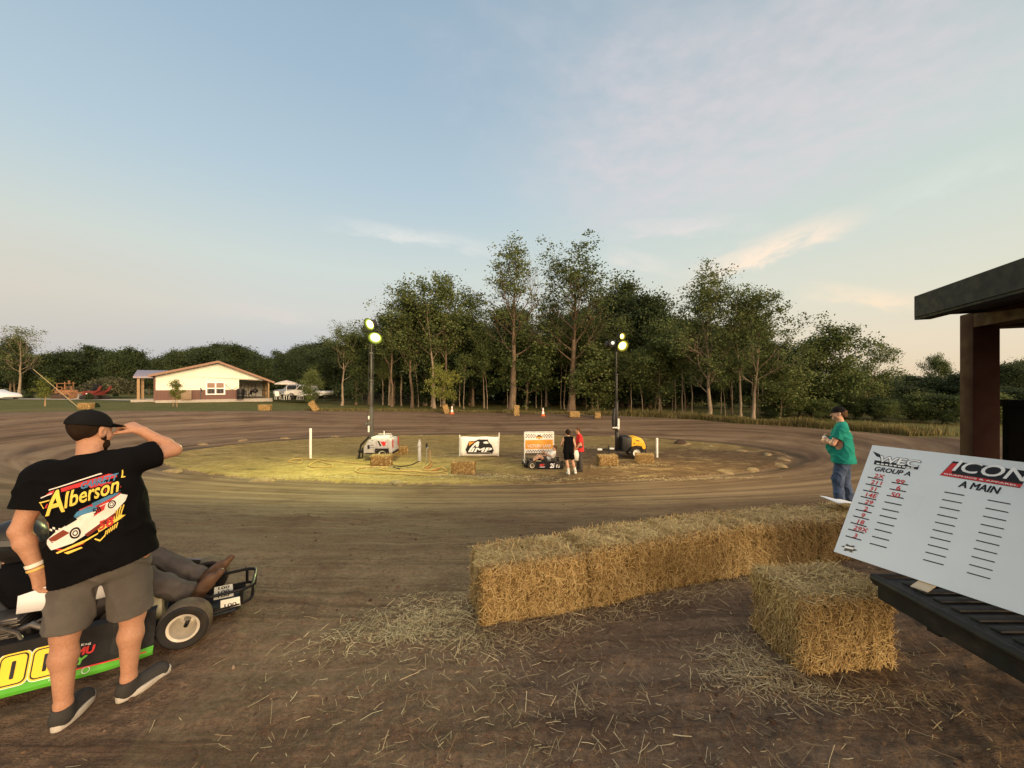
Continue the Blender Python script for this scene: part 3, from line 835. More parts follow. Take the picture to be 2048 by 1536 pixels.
def bale_mesh(seed, size=(.93, .46, .50), n=6000, wid=.0034, sub=14, shag=1.0):
    rng = np.random.default_rng(seed)
    lx, ly, lz = size
    bm = bmesh.new()
    bmesh.ops.create_cube(bm, size=1.0)
    bmesh.ops.subdivide_edges(bm, edges=bm.edges[:], cuts=sub, use_grid_fill=True)
    V = np.array([v.co[:] for v in bm.verts])
    F_ = np.array([[v.index for v in f.verts] for f in bm.faces]); bm.free()
    q = np.sign(V) * (np.abs(V) * 2) ** 1.0 / 2
    rr = .055
    def shape(q):
        p = q * [lx, ly, lz]
        h = np.array([lx, ly, lz]) / 2 - rr
        c = np.clip(p, -h, h); d = p - c; ln = np.linalg.norm(d, axis=1, keepdims=True)
        k = np.where(ln > rr, rr / np.maximum(ln, 1e-6), 1.0)
        p = c + d * k
        nn = fbm(p[:, 0] * 6 + p[:, 2] * 3, p[:, 1] * 6 + p[:, 2] * 5, seed, 3)
        nn2 = vnoise(p[:, 0] * 24 + p[:, 1] * 9, p[:, 2] * 24 + p[:, 1] * 11, seed + 3)
        # flakes: shallow grooves across the length, and the pinch of two twines
        fl = .010 * np.abs(np.sin(p[:, 0] * math.pi / .115 + seed)) 
        out = nrm_rows(p - c * .9)
        p = p + out * (nn * .028 + nn2 * .012 + fl - .01)[:, None]
        return p
    def nrm_rows(a): return a / (np.linalg.norm(a, axis=1, keepdims=True) + 1e-9)
    P = shape(q)
    P[:, 2] += lz / 2
    # strands: choose faces by area
    areas = [(0, lx * lz), (1, lx * lz), (2, lx * ly * 1.15), (4, ly * lz), (5, ly * lz)]
    tot = sum(a for _, a in areas); Vs, Fs, off = [], [], 0
    for fi, a in areas:
        m = int(n * a / tot); u = rng.uniform(-.5, .5, (m, 3))
        ax = {0: 1, 1: 1, 2: 2, 4: 0, 5: 0}[fi]; sg = {0: -1, 1: 1, 2: 1, 4: -1, 5: 1}[fi]
        u[:, ax] = .5 * sg
        Q = shape(u); Q[:, 2] += lz / 2
        nv = np.zeros((m, 3)); nv[:, ax] = sg
        r_ = u * [lx, ly, lz]; hh = np.array([lx, ly, lz]) / 2 - .05
        nv = nrm_rows(nv * .05 + (r_ - np.clip(r_, -hh, hh)))
        D = rng.normal(0, 1, (m, 3))
        if ax == 2: D *= [1.1, 1.0, .3]
        elif ax == 1: D *= [.8, .3, 1.0]
        else: D *= [.3, .55, 1.4]
        D -= nv * (D * nv).sum(1, keepdims=True); D = nrm_rows(D)
        stick = np.abs(rng.normal(0, .14 * shag, (m, 1))); loose = rng.random((m, 1)) < .07 * shag
        D = nrm_rows(D + nv * np.where(loose, rng.uniform(.2, .9, (m, 1)), stick))
        L = rng.uniform(.035, .11, m) * (1.35 if ax == 2 else 1.0)
        Q = Q + nv * rng.uniform(.0, .012, (m, 1)) + D * (L[:, None] * .25 * (stick > .1))
        lo = Q[:, 2] - np.abs(D[:, 2]) * L / 2
        Q[:, 2] += np.maximum(0, -lo + .004)
        v_, f_ = strands(rng, Q, D, nv, L, rng.uniform(.6, 1.5, m) * wid)
        Vs.append(v_); Fs.append(f_ + off + len(P)); off += len(v_)
    FV = np.concatenate(Fs)
    return np_mesh('bale', np.concatenate([P] + Vs), np.concatenate([F_, FV]), [CORE, STRAW],
                   np.concatenate([np.zeros(len(F_)), np.ones(len(FV))]))

BN = [bale_mesh(40 + i, n=12500) for i in range(3)]
BC = bale_mesh(50, size=(.70, .46, .50), n=12500, wid=.0034)
BF = [bale_mesh(60 + i, n=900, wid=.010, sub=6, shag=.5) for i in range(2)]
def bale(me, x, y, rz, label, group, z=None, rot=None, s=1.0, name='hay_bale'):
    o = link(name, me); zz = hz(x, y) - .015 if z is None else z
    o.location = (x, y, zz); o.rotation_euler = rot if rot else (0, 0, rz); o.scale = (s, s, s)
    return tag(o, label, 'hay bale', group)
# the row beside the track
ROW = 'hay bales in a row beside the track'
row = [(-.245, 3.02), (.655, 3.28), (1.545, 3.58), (2.43, 3.88), (3.31, 4.14), (4.2, 4.36)]
ROWL = ['straw bale at the open end of the row, brightly lit, loose straw at its foot',
        'second bale of the row from its open end, touching the brightly lit end bale',
        'third bale of the row, in the middle between the lit end and the scoreboard',
        'fourth bale of the row, in dimmer light behind the single front bale',
        'last bale of the row, largely hidden behind the white scoreboard']
for i in range(5):
    a = np.array(row[i]); b = np.array(row[i + 1]); d = (b - a) / np.linalg.norm(b - a); nn_ = np.array([-d[1], d[0]])
    c = (a + b) / 2 + nn_ * .23
    bale(BN[i % 3], c[0], c[1], math.atan2(d[1], d[0]) + (math.pi if i == 1 or i == 3 else 0) + (.0, .03, -.025, .02, 0)[i], ROWL[i], ROW)
# the single one in front
d = np.array([.99, .10]); d /= np.linalg.norm(d); nn_ = np.array([-d[1], d[0]])
c = np.array([1.90, 2.53]) + d * .35 + nn_ * .23
bale(BC, c[0], c[1], math.atan2(d[1], d[0]), 'single straw bale set apart in front of the row, below the corner of the scoreboard', 'hay bales near the spectators')
# bales on the infield (corner pixel -> ground)
def on_ground(px, py):
    # march the viewing ray down to the terrain
    d = np.array([(px - 1024) / F, 1.0, -(py - 768) / F]); ts = np.linspace(1.5, 120, 6000)
    P = np.array([0, 0, EYE]) + d * ts[:, None]
    below = P[:, 2] < base_h(P[:, 0], P[:, 1]); k = int(np.argmax(below)) if below.any() else len(ts) - 1
    return P[k]
INF = 'hay bales on the infield'
for i, (px, py, rz, s, lab) in enumerate([
        (760, 933, .08, .95, 'straw bale in front of the wheel of the grey light tower trailer'),
        (925, 950, -.05, 1.0, 'straw bale alone beside the hose loops, in front of the white banner'),
        (1217, 932, .1, .92, 'straw bale with a hollow top, left of the yellow trailer wheel'),
        (1292, 928, -.25, .86, 'straw bale right against the yellow generator trailer'),
        (795, 910, .5, .9, 'yellow-lit straw bale half hidden behind the grey trailer')]):
    p = on_ground(px, py); bale(BF[i % 2], p[0], p[1] + .23, rz, lab, INF, s=s)
EDGEB = 'hay bales round the far edge of the track'
for i, (px, py, rot, lab) in enumerate([
        (530, 821, (0, 0, .1), 'straw bale lying flat on the grass beyond the track, below the open porch'),
        (622, 822, (0, 1.0, .3), 'straw bale tipped on its corner below the white pickup'),
        (886, 827, (0, 1.25, .5), 'leaning straw bale beside the left traffic cone'),
        (1027, 831, (0, 1.57, .1), 'straw bale stood on end at the foot of the tallest tree'),
        (1148, 834, (0, 0, .2), 'straw bale at the foot of the wide-crowned tree'),
        (1195, 836, (0, 0, 1.4), 'small end-on straw bale, last of those along the wood'),
        (172, 818, (0, 0, .05), 'straw bale at the foot of the yellow guy-wire guard, behind the capped man')]):
    p = on_ground(px, py)
    up = .02 if abs(rot[1]) < .1 else (.47 if abs(rot[1] - 1.57) < .01 else .28)
    o = bale(BF[i % 2], p[0], p[1], 0, lab, EDGEB, z=p[2] + up - .03, rot=rot)
# loose straw on the ground
def litter():
    rng = np.random.default_rng(9)
    pts = []
    def blob(n, cx, cy, sx, sy, a=0.0):
        u = rng.normal(0, 1, (n, 2)) * [sx, sy]; ca, sa = math.cos(a), math.sin(a)
        pts.append(np.stack([cx + u[:, 0] * ca - u[:, 1] * sa, cy + u[:, 0] * sa + u[:, 1] * ca], 1))
    blob(1500, -.62, 3.15, .30, .20, .3); blob(700, -.95, 2.95, .35, .12, .35); blob(420, -.25, 2.85, .3, .12)
    for t in np.linspace(0, 1, 12): blob(150, -.2 + 3.4 * t, 2.88 + 1.1 * t, .22, .10, .3)
    blob(900, 1.62, 2.62, .17, .13, .5); blob(520, 1.75, 2.42, .28, .06, -.1); blob(200, 2.3, 2.33, .25, .08); blob(260, 2.65, 2.75, .16, .25)
    blob(520, 1.0, 2.15, .9, .45); blob(300, .1, 2.35, .6, .3); blob(180, .5, 1.7, 1.2, .35); blob(110, 2.2, 1.9, .5, .3)
    u = rng.uniform(0, 1, (420, 2)); pts.append(np.stack([-1.6 + 4.6 * u[:, 0], 1.15 + 2.2 * u[:, 1]], 1))
    u = rng.uniform(0, 1, (90, 2)); pts.append(np.stack([-2.4 + 2.4 * u[:, 0], 1.3 + 2.2 * u[:, 1]], 1))
    p = np.concatenate(pts)
    n = len(p)
    a = rng.uniform(0, math.pi, n); pitch = rng.normal(0, .10, n)
    D = np.stack([np.cos(a) * np.cos(pitch), np.sin(a) * np.cos(pitch), np.sin(pitch)], 1)
    L = np.exp(rng.normal(-3.0, .6, n)); L = np.clip(L, .012, .17)
    z = height(p[:, 0], p[:, 1]) + .006 + rng.random(n) * .012 + np.abs(D[:, 2]) * L * .4
    N = np.tile([0, 0, 1.0], (n, 1)) + rng.normal(0, .25, (n, 3)); N /= np.linalg.norm(N, axis=1, keepdims=True)
    V, Fq = strands(rng, np.column_stack([p, z]), D, N, L, rng.uniform(.0014, .0038, n), .25)
    o = link('straw_litter', np_mesh('straw_litter', V, Fq, [STRAWG]))
    tag(o, 'loose straw stalks strewn over the dirt around the bales', 'straw', kind='stuff')
    # straw spilled round the infield bales and streaks of old straw
    pts.clear()
    for (px, py, n_, sx) in ((925, 952, 700, .7), (980, 955, 400, 1.0), (1217, 934, 260, .5), (1292, 930, 260, .5), (1060, 958, 400, 1.4), (1190, 897, 260, .6), (1400, 958, 500, 1.6), (900, 912, 300, .6), (760, 936, 260, .5), (650, 955, 400, 1.6)):
        q = on_ground(px, py); blob(n_, q[0], q[1], sx, .16)
    p = np.concatenate(pts); n = len(p); a = rng.uniform(0, 6.28, n)
    D = np.stack([np.cos(a), np.sin(a), rng.normal(0, .1, n)], 1)
    V, Fq = strands(rng, np.column_stack([p, height(p[:, 0], p[:, 1]) + .02]), D, np.tile([0, 0, 1.0], (n, 1)), rng.uniform(.06, .2, n), rng.uniform(.006, .016, n), .2)
    o = link('spilled_straw', np_mesh('spilled_straw', V, Fq, [STRAWG])); tag(o, 'old straw trodden into the infield soil round its bales', 'straw', kind='stuff')
litter()
# clods and pebbles
def clods():
    rng = np.random.default_rng(21); n = 1500
    A = rng.uniform(R(-56), R(56), n); r = np.exp(rng.uniform(math.log(1.2), math.log(9), n))
    x = np.sin(A) * r; y = np.cos(A) * r; z = height(x, y)
    ico = bmesh.new(); bmesh.ops.create_icosphere(ico, subdivisions=1, radius=1.0)
    IV = np.array([v.co[:] for v in ico.verts]); IF = np.array([[v.index for v in f.verts] for f in ico.faces]); ico.free()
    s = np.exp(rng.normal(-5.25, .5, n))[:, None, None] * (.7 + r / 6)[:, None, None]
    s = np.minimum(s, .02)
    V = IV[None] * (1 + rng.normal(0, .18, (n, len(IV), 1))) * s * rng.uniform(.6, 1.3, (n, 1, 3)) + np.stack([x, y, z], 1)[:, None]
    Fi = (IF[None] + (np.arange(n) * len(IV))[:, None, None]).reshape(-1, 3)
    t = NT('clods'); ri = t.n('ShaderNodeNewGeometry').outputs['Random Per Island']
    t.bsdf(t.ramp(ri, [(0, (.06, .035, .024)), (.8, (.15, .095, .06)), (.95, (.20, .14, .09)), (1, (.28, .21, .15))]), .95, .1)
    o = link('clods', np_mesh('clods', V.reshape(-1, 3), Fi, [t.mat])); tag(o, 'crumbs and small clods of dry dirt on the near track', 'clods', kind='stuff')
clods()
# low pale mounds marking the rim of the infield
def mound_mesh(seed):
    rng = np.random.default_rng(seed); n1, n2 = 7, 22; V = [(0, 0, .11)]
    for i in range(1, n1 + 1):
        r = i / n1
        for k in range(n2):
            a = 2 * math.pi * k / n2; w = 1 + .12 * math.sin(a * 3 + seed) + rng.normal(0, .03)
            V.append((.52 * r * w * math.cos(a), .30 * r * w * math.sin(a), .11 * (1 - r ** 2.2) + rng.normal(0, .004) - (.04 if i == n1 else 0)))
    Fs = [(0, 1 + k, 1 + (k + 1) % n2) for k in range(n2)]
    mb = MB().raw(V, Fs + [(1 + i * n2 + k, 1 + (i + 1) * n2 + k, 1 + (i + 1) * n2 + (k + 1) % n2, 1 + i * n2 + (k + 1) % n2) for i in range(n1 - 1) for k in range(n2)])
    return mb.mesh('mound', M('pale_mound_%d' % seed, (.235, .175, .09), .9, var=.4, scale=6, bump=.6, bscale=50, dirt=.55))
MM = [mound_mesh(s) for s in (1, 2, 3)]
MPOS = [(405, 889, .9), (485, 881, .9), (570, 877, .9), (345, 943, 1.1), (520, 962, 1.2), (793, 966, 1.05), (840, 872, .9), (1225, 873, .8), (1356, 884, .9), (1375, 888, .8), (1420, 892, .9), (1483, 902, .9),
        (1535, 909, 1.0), (1565, 920, 1.1), (1560, 931, 1.1), (1505, 940, 1.1), (1450, 945, 1.2), (670, 873, .8), (1290, 878, .8)]
MLAB = ['at the back left of the rim, second from its left end', 'at the back of the rim above the capped man elbow side', 'at the back of the rim left of the tall white post', 'at the near left of the rim beside the capped man',
        'on the near rim below the tall white post', 'bright, alone on the near rim below the grey trailer', 'at the back of the rim behind the grey vent pipe', 'at the back of the rim behind the yellow trailer hood',
        'beside the dark lump right of the right white post', 'just right of the dark lump on the rim', 'on the far right rim, third past the right white post', 'on the far right rim, fourth past the right white post',
        'on the right end of the rim, upper of a close pair facing', 'on the outermost right tip of the rim, upper one', 'on the outermost right tip of the rim, lower one', 'near right rim, next to the outermost tip', 'near right rim, largest and brightest of that side',
        'at the back of the rim between white post and grey trailer', 'at the back of the rim just left of the right white post']
for i, ((px, py, s), lb) in enumerate(zip(MPOS, MLAB)):
    p = on_ground(px, py); o = link('rim_marker', MM[i % 3]); o.location = (p[0], p[1], base_h(p[0], p[1]) + .0)
    o.rotation_euler = (0, 0, i * 1.1 if i % 2 else .1 * i); o.scale = (s * .7, s * .7, s * .8)
    tag(o, 'low pale mound ' + lb, 'marker', 'pale mounds marking the infield rim')
# ------------------------------------------------------------------ small builders
Xv, Yv, Zv = np.array([1., 0, 0]), np.array([0, 1., 0]), np.array([0, 0, 1.])
def B(name, mats, parent, fn, **k):
    mb = MB(); fn(mb); return mb.build(name, mats, parent, **k)

def wheel(parent, c, axis, r, w, rim_r, rimmat, name='wheel', dish=.55, spokes=False):
    """tyre with rim and hub as sub-parts; axis points outwards"""
    c = np.array(c, float); ax = nrm(axis)
    s = r - rim_r
    prof = [(rim_r, -w / 2 * .8), (rim_r + s * .35, -w / 2 * .98), (r - s * .3, -w / 2), (r - s * .08, -w / 2 * .82), (r, -w / 2 * .55), (r + .003, 0), (r, w / 2 * .55), (r - s * .08, w / 2 * .82),
            (r - s * .3, w / 2), (rim_r + s * .35, w / 2 * .98), (rim_r, w / 2 * .8)]
    t = MB(); t.lathe(prof[:4], c, ax, 32); t.lathe(prof[7:], c, ax, 32); t.mi = 1; t.lathe(prof[3:8], c, ax, 32); tyre = t.build(name, [RUBBER, TREAD], parent, smooth=50)
    m = MB(); k = w / 2
    m.lathe([(rim_r + .004, k * .86), (rim_r - .012, k * .80), (rim_r * .86, k * .35), (rim_r * .80, -k * .1), (rim_r * .52, k * (.1 - dish)), (rim_r * .46, k * (.16 - dish)), (rim_r * .2, k * (.18 - dish)), (0.001, k * (.18 - dish))], c, ax, 32)
    m.build('rim', rimmat, tyre, smooth=40)
    h = MB(); h.lathe([(rim_r * .24, k * (.18 - dish)), (rim_r * .24, k * (.42 - dish)), (rim_r * .12, k * (.6 - dish)), (.001, k * (.6 - dish))], c, ax, 12)
    u, v, d = frame(ax)
    for i in range(5):
        a = 2 * math.pi * i / 5; q = c + (u * math.cos(a) + v * math.sin(a)) * rim_r * .34
        h.cyl(q + ax * k * (.16 - dish), q + ax * k * (.34 - dish), rim_r * .055, n=6)
    h.build('hub', STEEL, tyre, smooth=30)
    return tyre

TREAD = M('tread_dusty', (.105, .078, .050), .9, var=.35, scale=14, bump=.3)
RIMW = M('rim_cream', (.60, .55, .46), .4, dirt=.3)
RIMD = M('rim_grey', (.35, .34, .32), .4, metal=.5, dirt=.25)

# ------------------------------------------------------------------ light towers
def lamp_head(parent, c, aim, colour, power, lit=6.0, size=(.46, .34, .20), spot=75, back=False):
    c = np.array(c, float); aim = nrm(aim); u, v, d = frame(aim)
    Rm = np.stack([u, v, d], 1)
    h = MB(); h.box(c - d * size[2] * .5, (size[0], size[1], size[2]), rot=Rm, taper=1.0)
    h.box(c - d * size[2] * 1.05, (size[0] * .6, size[1] * .6, size[2] * .3), rot=Rm)
    h.lathe([(size[0] * .56, .0), (size[0] * .58, .045), (size[0] * .54, .045), (size[0] * .53, .0)], c, d, 20)
    ho = h.build('lamp_housing', DARKM, parent, bevel=.012)
    l = MB(); l.lathe([(.001, .03), (size[0] * .40, .026)], c, d, 20)
    l.build('lamp_lens', EM('lamp_lens_glow', colour, lit) if lit else GLASSD, ho)
    l = MB(); rr_ = np.linspace(.40, .74, 8)  # rings of outward-fading emission imitate a glare halo around each lit lens
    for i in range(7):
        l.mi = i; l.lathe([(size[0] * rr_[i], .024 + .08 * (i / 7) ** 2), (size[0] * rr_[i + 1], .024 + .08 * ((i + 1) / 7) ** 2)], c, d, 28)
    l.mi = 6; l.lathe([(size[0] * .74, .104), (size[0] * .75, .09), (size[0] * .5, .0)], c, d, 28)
    l.build('halo_rings', [EM('halo_ring_glow', tuple(x * y for x, y in zip(colour, (.85, .95, .35))), s_) for s_ in (4.5, 2.2, 1.2, .72, .42, .22, .08)] if lit > 2 else DARKM, ho)
    if power:
        L = bpy.data.lights.new('lamp_light', 'SPOT'); L.energy = power; L.color = colour; L.spot_size = R(spot); L.spot_blend = .8; L.shadow_soft_size = .18
        lo = bpy.data.objects.new('lamp_light', L); COL.objects.link(lo); lo.parent = ho
        lo.location = tuple(c + d * .08); lo.rotation_euler = Vector(-d).to_track_quat('Z', 'Y').to_euler()
    return ho

def light_tower_grey():
    p = on_ground(743, 917); k = p[1] / F
    t = thing('light_tower', 'grey towable light tower with red and black chevron mark, lamps glowing greenish yellow', 'light tower', (p[0], p[1], p[2]))
    body = [(-.19, .34), (-.17, .62), (.02, .93), (.16, .99), (1.02, .99), (1.10, .90), (1.12, .34), (.98, .34), (.92, .52), (.42, .52), (.34, .34)]
    def f(m):
        m.prism(body, (0, 0, 0), Xv, Zv, 1.0)
    b = B('housing', GREYP, t, f, bevel=.03)
    def f(m): m.box((.5, 0, 1.02), (.78, .7, .05)); m.box((.72, -.1, 1.07), (.3, .25, .06)); m.cyl((.66, -.2, 1.0), (.66, -.2, 1.32), .02); m.tube([(.3, .1, 1.04), (.3, .1, 1.14), (.9, .1, 1.14), (.9, .1, 1.04)], .015)
    B('roof_fittings', WHITEP, b, f, bevel=.008)
    def f(m):
        y = -.503
        m.mi = 0; m.poly([(.45, .90), (.53, .90), (.64, .66), (.56, .66)], (0, y, 0), Xv, Zv)
        m.mi = 1; m.poly([(.58, .90), (.66, .86), (.73, .88), (.80, .84), (.88, .90), (.80, .68), (.70, .66)], (0, y, 0), Xv, Zv)
        m.mi = 0; m.box((.20, y, .70), (.16, .004, .025)); m.box((.2, y, .60), (.22, .004, .018)); m.box((.22, y, .92), (.08, .004, .02))
    B('chevron_mark', [BLACKINK, REDINK], b, f, smooth=0)
    def f(m): m.box((.40, -.502, .72), (.006, .006, .5)); m.box((.93, -.502, .74), (.006, .006, .44)); m.box((.05, -.505, .62), (.10, .01, .18))
    B('door_seams', BLACK, b, f)
    def f(m): m.box((1.14, -.42, .78), (.03, .06, .4)); m.box((1.14, .42, .78), (.03, .06, .4))
    B('tail_lamp', REDP, t, f, bevel=.006)
    def f(m):
        for s in (-1, 1): m.beam((-.1, s * .4, .34), (1.15, s * .4, .34), .09, .1)
        m.beam((-.62, 0, .34), (.1, 0, .34), .1, .1); m.beam((1.1, -.45, .34), (1.1, .45, .34), .09, .1)
        m.box((.67, -.52, .54), (.62, .12, .03)); m.beam((.36, -.52, .40), (.42, -.52, .54), .12, .03); m.beam((.98, -.52, .40), (.92, -.52, .54), .12, .03)
    B('chassis', BLACK, t, f, bevel=.006)
    def f(m):
        m.beam((-.60, 0, .0), (-.50, 0, .62), .07, .07); m.beam((-.50, 0, .62), (-.12, 0, 1.02), .08, .08); m.beam((-.6, 0, .3), (-.42, 0, .3), .05, .05)
        m.beam((-.42, 0, .02), (-.42, 0, .5), .05, .05); m.box((-.6, 0, .02), (.2, .2, .03))
    B('jack_leg', BLACK, t, f, bevel=.006)
    wheel(t, (.67, -.44, .27), (0, -1, 0), .27, .17, .17, WHITEP); wheel(t, (.67, .44, .27), (0, 1, 0), .27, .17, .17, WHITEP)
    H = 6.28
    def f(m):
        m.box((0, 0, 1.35), (.14, .14, 2.1)); m.box((-.12, 0, 1.62), (.14, .16, .16)); m.cyl((-.2, 0, 1.6), (-.28, -.1, 1.6), .05)
        m.box((.0, 0, 3.0), (.10, .10, 1.4)); m.box((0, 0, 4.3), (.07, .07, 1.4)); m.box((0, 0, 5.4), (.05, .05, 1.2))
        for z in (2.38, 3.66, 4.94): m.box((0, 0, z), (.15, .15, .07))
    ms = B('mast', M('mast_grey', (.09, .09, .085), .5, metal=.3, dirt=.2), t, f, bevel=.006)
    def f(m): m.cyl((-.11, -.05, 1.25), (-.11, -.05, 1.55), .045); m.cyl((-.11, -.05, 1.85), (-.11, -.05, 2.0), .04)
    B('winch', WHITEP, ms, f)
    def f(m):
        m.tube([(.075 + .03 * math.cos(a), .03 * math.sin(a), 2.6 + a * .0107) for a in np.arange(0, 2 * math.pi * 46, .7)], .009, n=5)
        m.tube([(-.2, 0, 1.7), (-.17, 0, 2.4), (-.14, 0, 3.6), (-.10, 0, 5.5), (-.03, 0, 5.9)], .010, n=5)
    B('coiled_cable', DARKM, ms, f)
    def f(m): m.box((0, 0, 6.02), (.9, .07, .07)); m.box((0, 0, 6.0), (.12, .12, .2))
    B('cross_arm', DARKM, t, f, bevel=.005)
    col = (.95, .98, .36)
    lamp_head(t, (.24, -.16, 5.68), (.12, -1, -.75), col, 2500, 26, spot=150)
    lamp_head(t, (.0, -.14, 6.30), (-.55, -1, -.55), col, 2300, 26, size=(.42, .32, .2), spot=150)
light_tower_grey()

def light_tower_yellow():
    p = on_ground(1234, 914)
    t = thing('light_tower', 'yellow-hooded towable light tower with black generator box and white wheels', 'light tower', (p[0], p[1], p[2]))
    def f(m): m.box((.35, 0, .66), (.46, .84, .68))
    B('generator_box', BLACK, t, f, bevel=.05, segs=3)
    pr = [(.585, .34)] + [(.585, .93), (.70, .985), (.86, 1.0), (1.02, .95), (1.15, .83), (1.23, .66), (1.25, .44)] + [(1.12, .44), (1.05, .58), (.80, .62), (.60, .50)]
    def f(m): m.prism(pr, (0, 0, 0), Xv, Zv, .80)
    h = B('hood', YELLOWP, t, f, bevel=.035, segs=3)
    def f(m): m.box((.86, -.404, .84), (.16, .008, .04)); m.box((.70, -.404, .70), (.06, .008, .05)); m.prism([(1.13, .86), (1.19, .80), (1.265, .64), (1.28, .44), (1.25, .44), (1.23, .66), (1.15, .83)], (0, 0, 0), Xv, Zv, .82)
    B('hood_trim', BLACK, h, f)
    def f(m):
        pts = [(.52 + .27 + .34 * math.cos(a), .29 + .33 * math.sin(a)) for a in np.linspace(math.pi * .93, .2, 9)]
        inn = [(.79 + .30 * math.cos(a), .29 + .29 * math.sin(a)) for a in np.linspace(.2, math.pi * .93, 9)]
        m.prism(pts + inn, (0, -.42, 0), Xv, Zv, .24); m.prism(pts + inn, (0, .42, 0), Xv, Zv, .24)
    B('fender', BLACK, t, f)
    def f(m):
        m.beam((-.75, 0, .36), (.3, 0, .36), .08, .08)
        for s in (-1, 1): m.beam((-.1, 0, .36), (.2, s * .36, .36), .07, .07); m.beam((.15, s * .36, .36), (1.22, s * .36, .36), .07, .07)
        m.beam((1.24, -.4, .42), (1.24, .4, .42), .06, .14); m.beam((1.24, -.38, .1), (1.24, -.38, .46), .05, .05)
    B('chassis', BLACK, t, f, bevel=.006)
    def f(m): m.cyl((-.93, 0, .36), (-.72, 0, .36), .05); m.cyl((-.36, 0, .40), (-.14, 0, .40), .05)
    B('hitch', WHITEP, t, f)
    def f(m): m.beam((-.40, 0, .02), (-.40, 0, .52), .05, .05); m.box((-.4, 0, .02), (.14, .14, .02)); m.cyl((-.4, -.06, .54), (-.4, .06, .54), .02)
    B('jack_leg', DARKM, t, f)
    wheel(t, (.79, -.42, .27), (0, -1, 0), .275, .18, .165, WHITEP, dish=.3); wheel(t, (.79, .42, .27), (0, 1, 0), .275, .18, .165, WHITEP, dish=.3)
    def f(m):
        m.box((0, 0, .75), (.16, .16, .9)); m.box((-.02, 0, 1.9), (.12, .12, 1.5)); m.box((-.03, 0, 3.2), (.09, .09, 1.6)); m.box((-.04, 0, 4.6), (.06, .06, 1.5))
        for z in (2.6, 3.95): m.box((-.03, 0, z), (.14, .14, .07))
    ms = B('mast', BLACK, t, f, bevel=.005)
    def f(m): m.tube([(-.16, -.05, 1.3), (-.17, -.05, 1.7), (-.14, -.04, 2.3), (-.10, -.03, 2.35)], [.05, .08, .06, .03], n=8); m.tube([(-.2, .02, 1.35), (-.22, .0, 1.8), (-.16, 0, 2.3)], .03)
    B('cable_bundle', DARKM, ms, f)
    def f(m): m.cyl((.04, -.09, 1.35), (.04, -.09, 1.85), .055); m.box((-.12, -.08, 1.42), (.22, .05, .06))
    B('winch', WHITEP, ms, f)
    def f(m): m.box((0, 0, 5.36), (.75, .06, .06)); m.box((.15, 0, 5.55), (.05, .05, .5))
    B('cross_arm', DARKM, t, f, bevel=.005)
    col = (1.0, .74, .26)
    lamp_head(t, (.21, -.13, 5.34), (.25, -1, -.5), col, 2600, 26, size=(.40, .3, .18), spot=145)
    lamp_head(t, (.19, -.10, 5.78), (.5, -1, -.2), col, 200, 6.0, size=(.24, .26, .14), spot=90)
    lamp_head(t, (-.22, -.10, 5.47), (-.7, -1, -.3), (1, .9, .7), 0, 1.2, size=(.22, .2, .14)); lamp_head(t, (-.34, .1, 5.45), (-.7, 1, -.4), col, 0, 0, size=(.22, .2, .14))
light_tower_yellow()

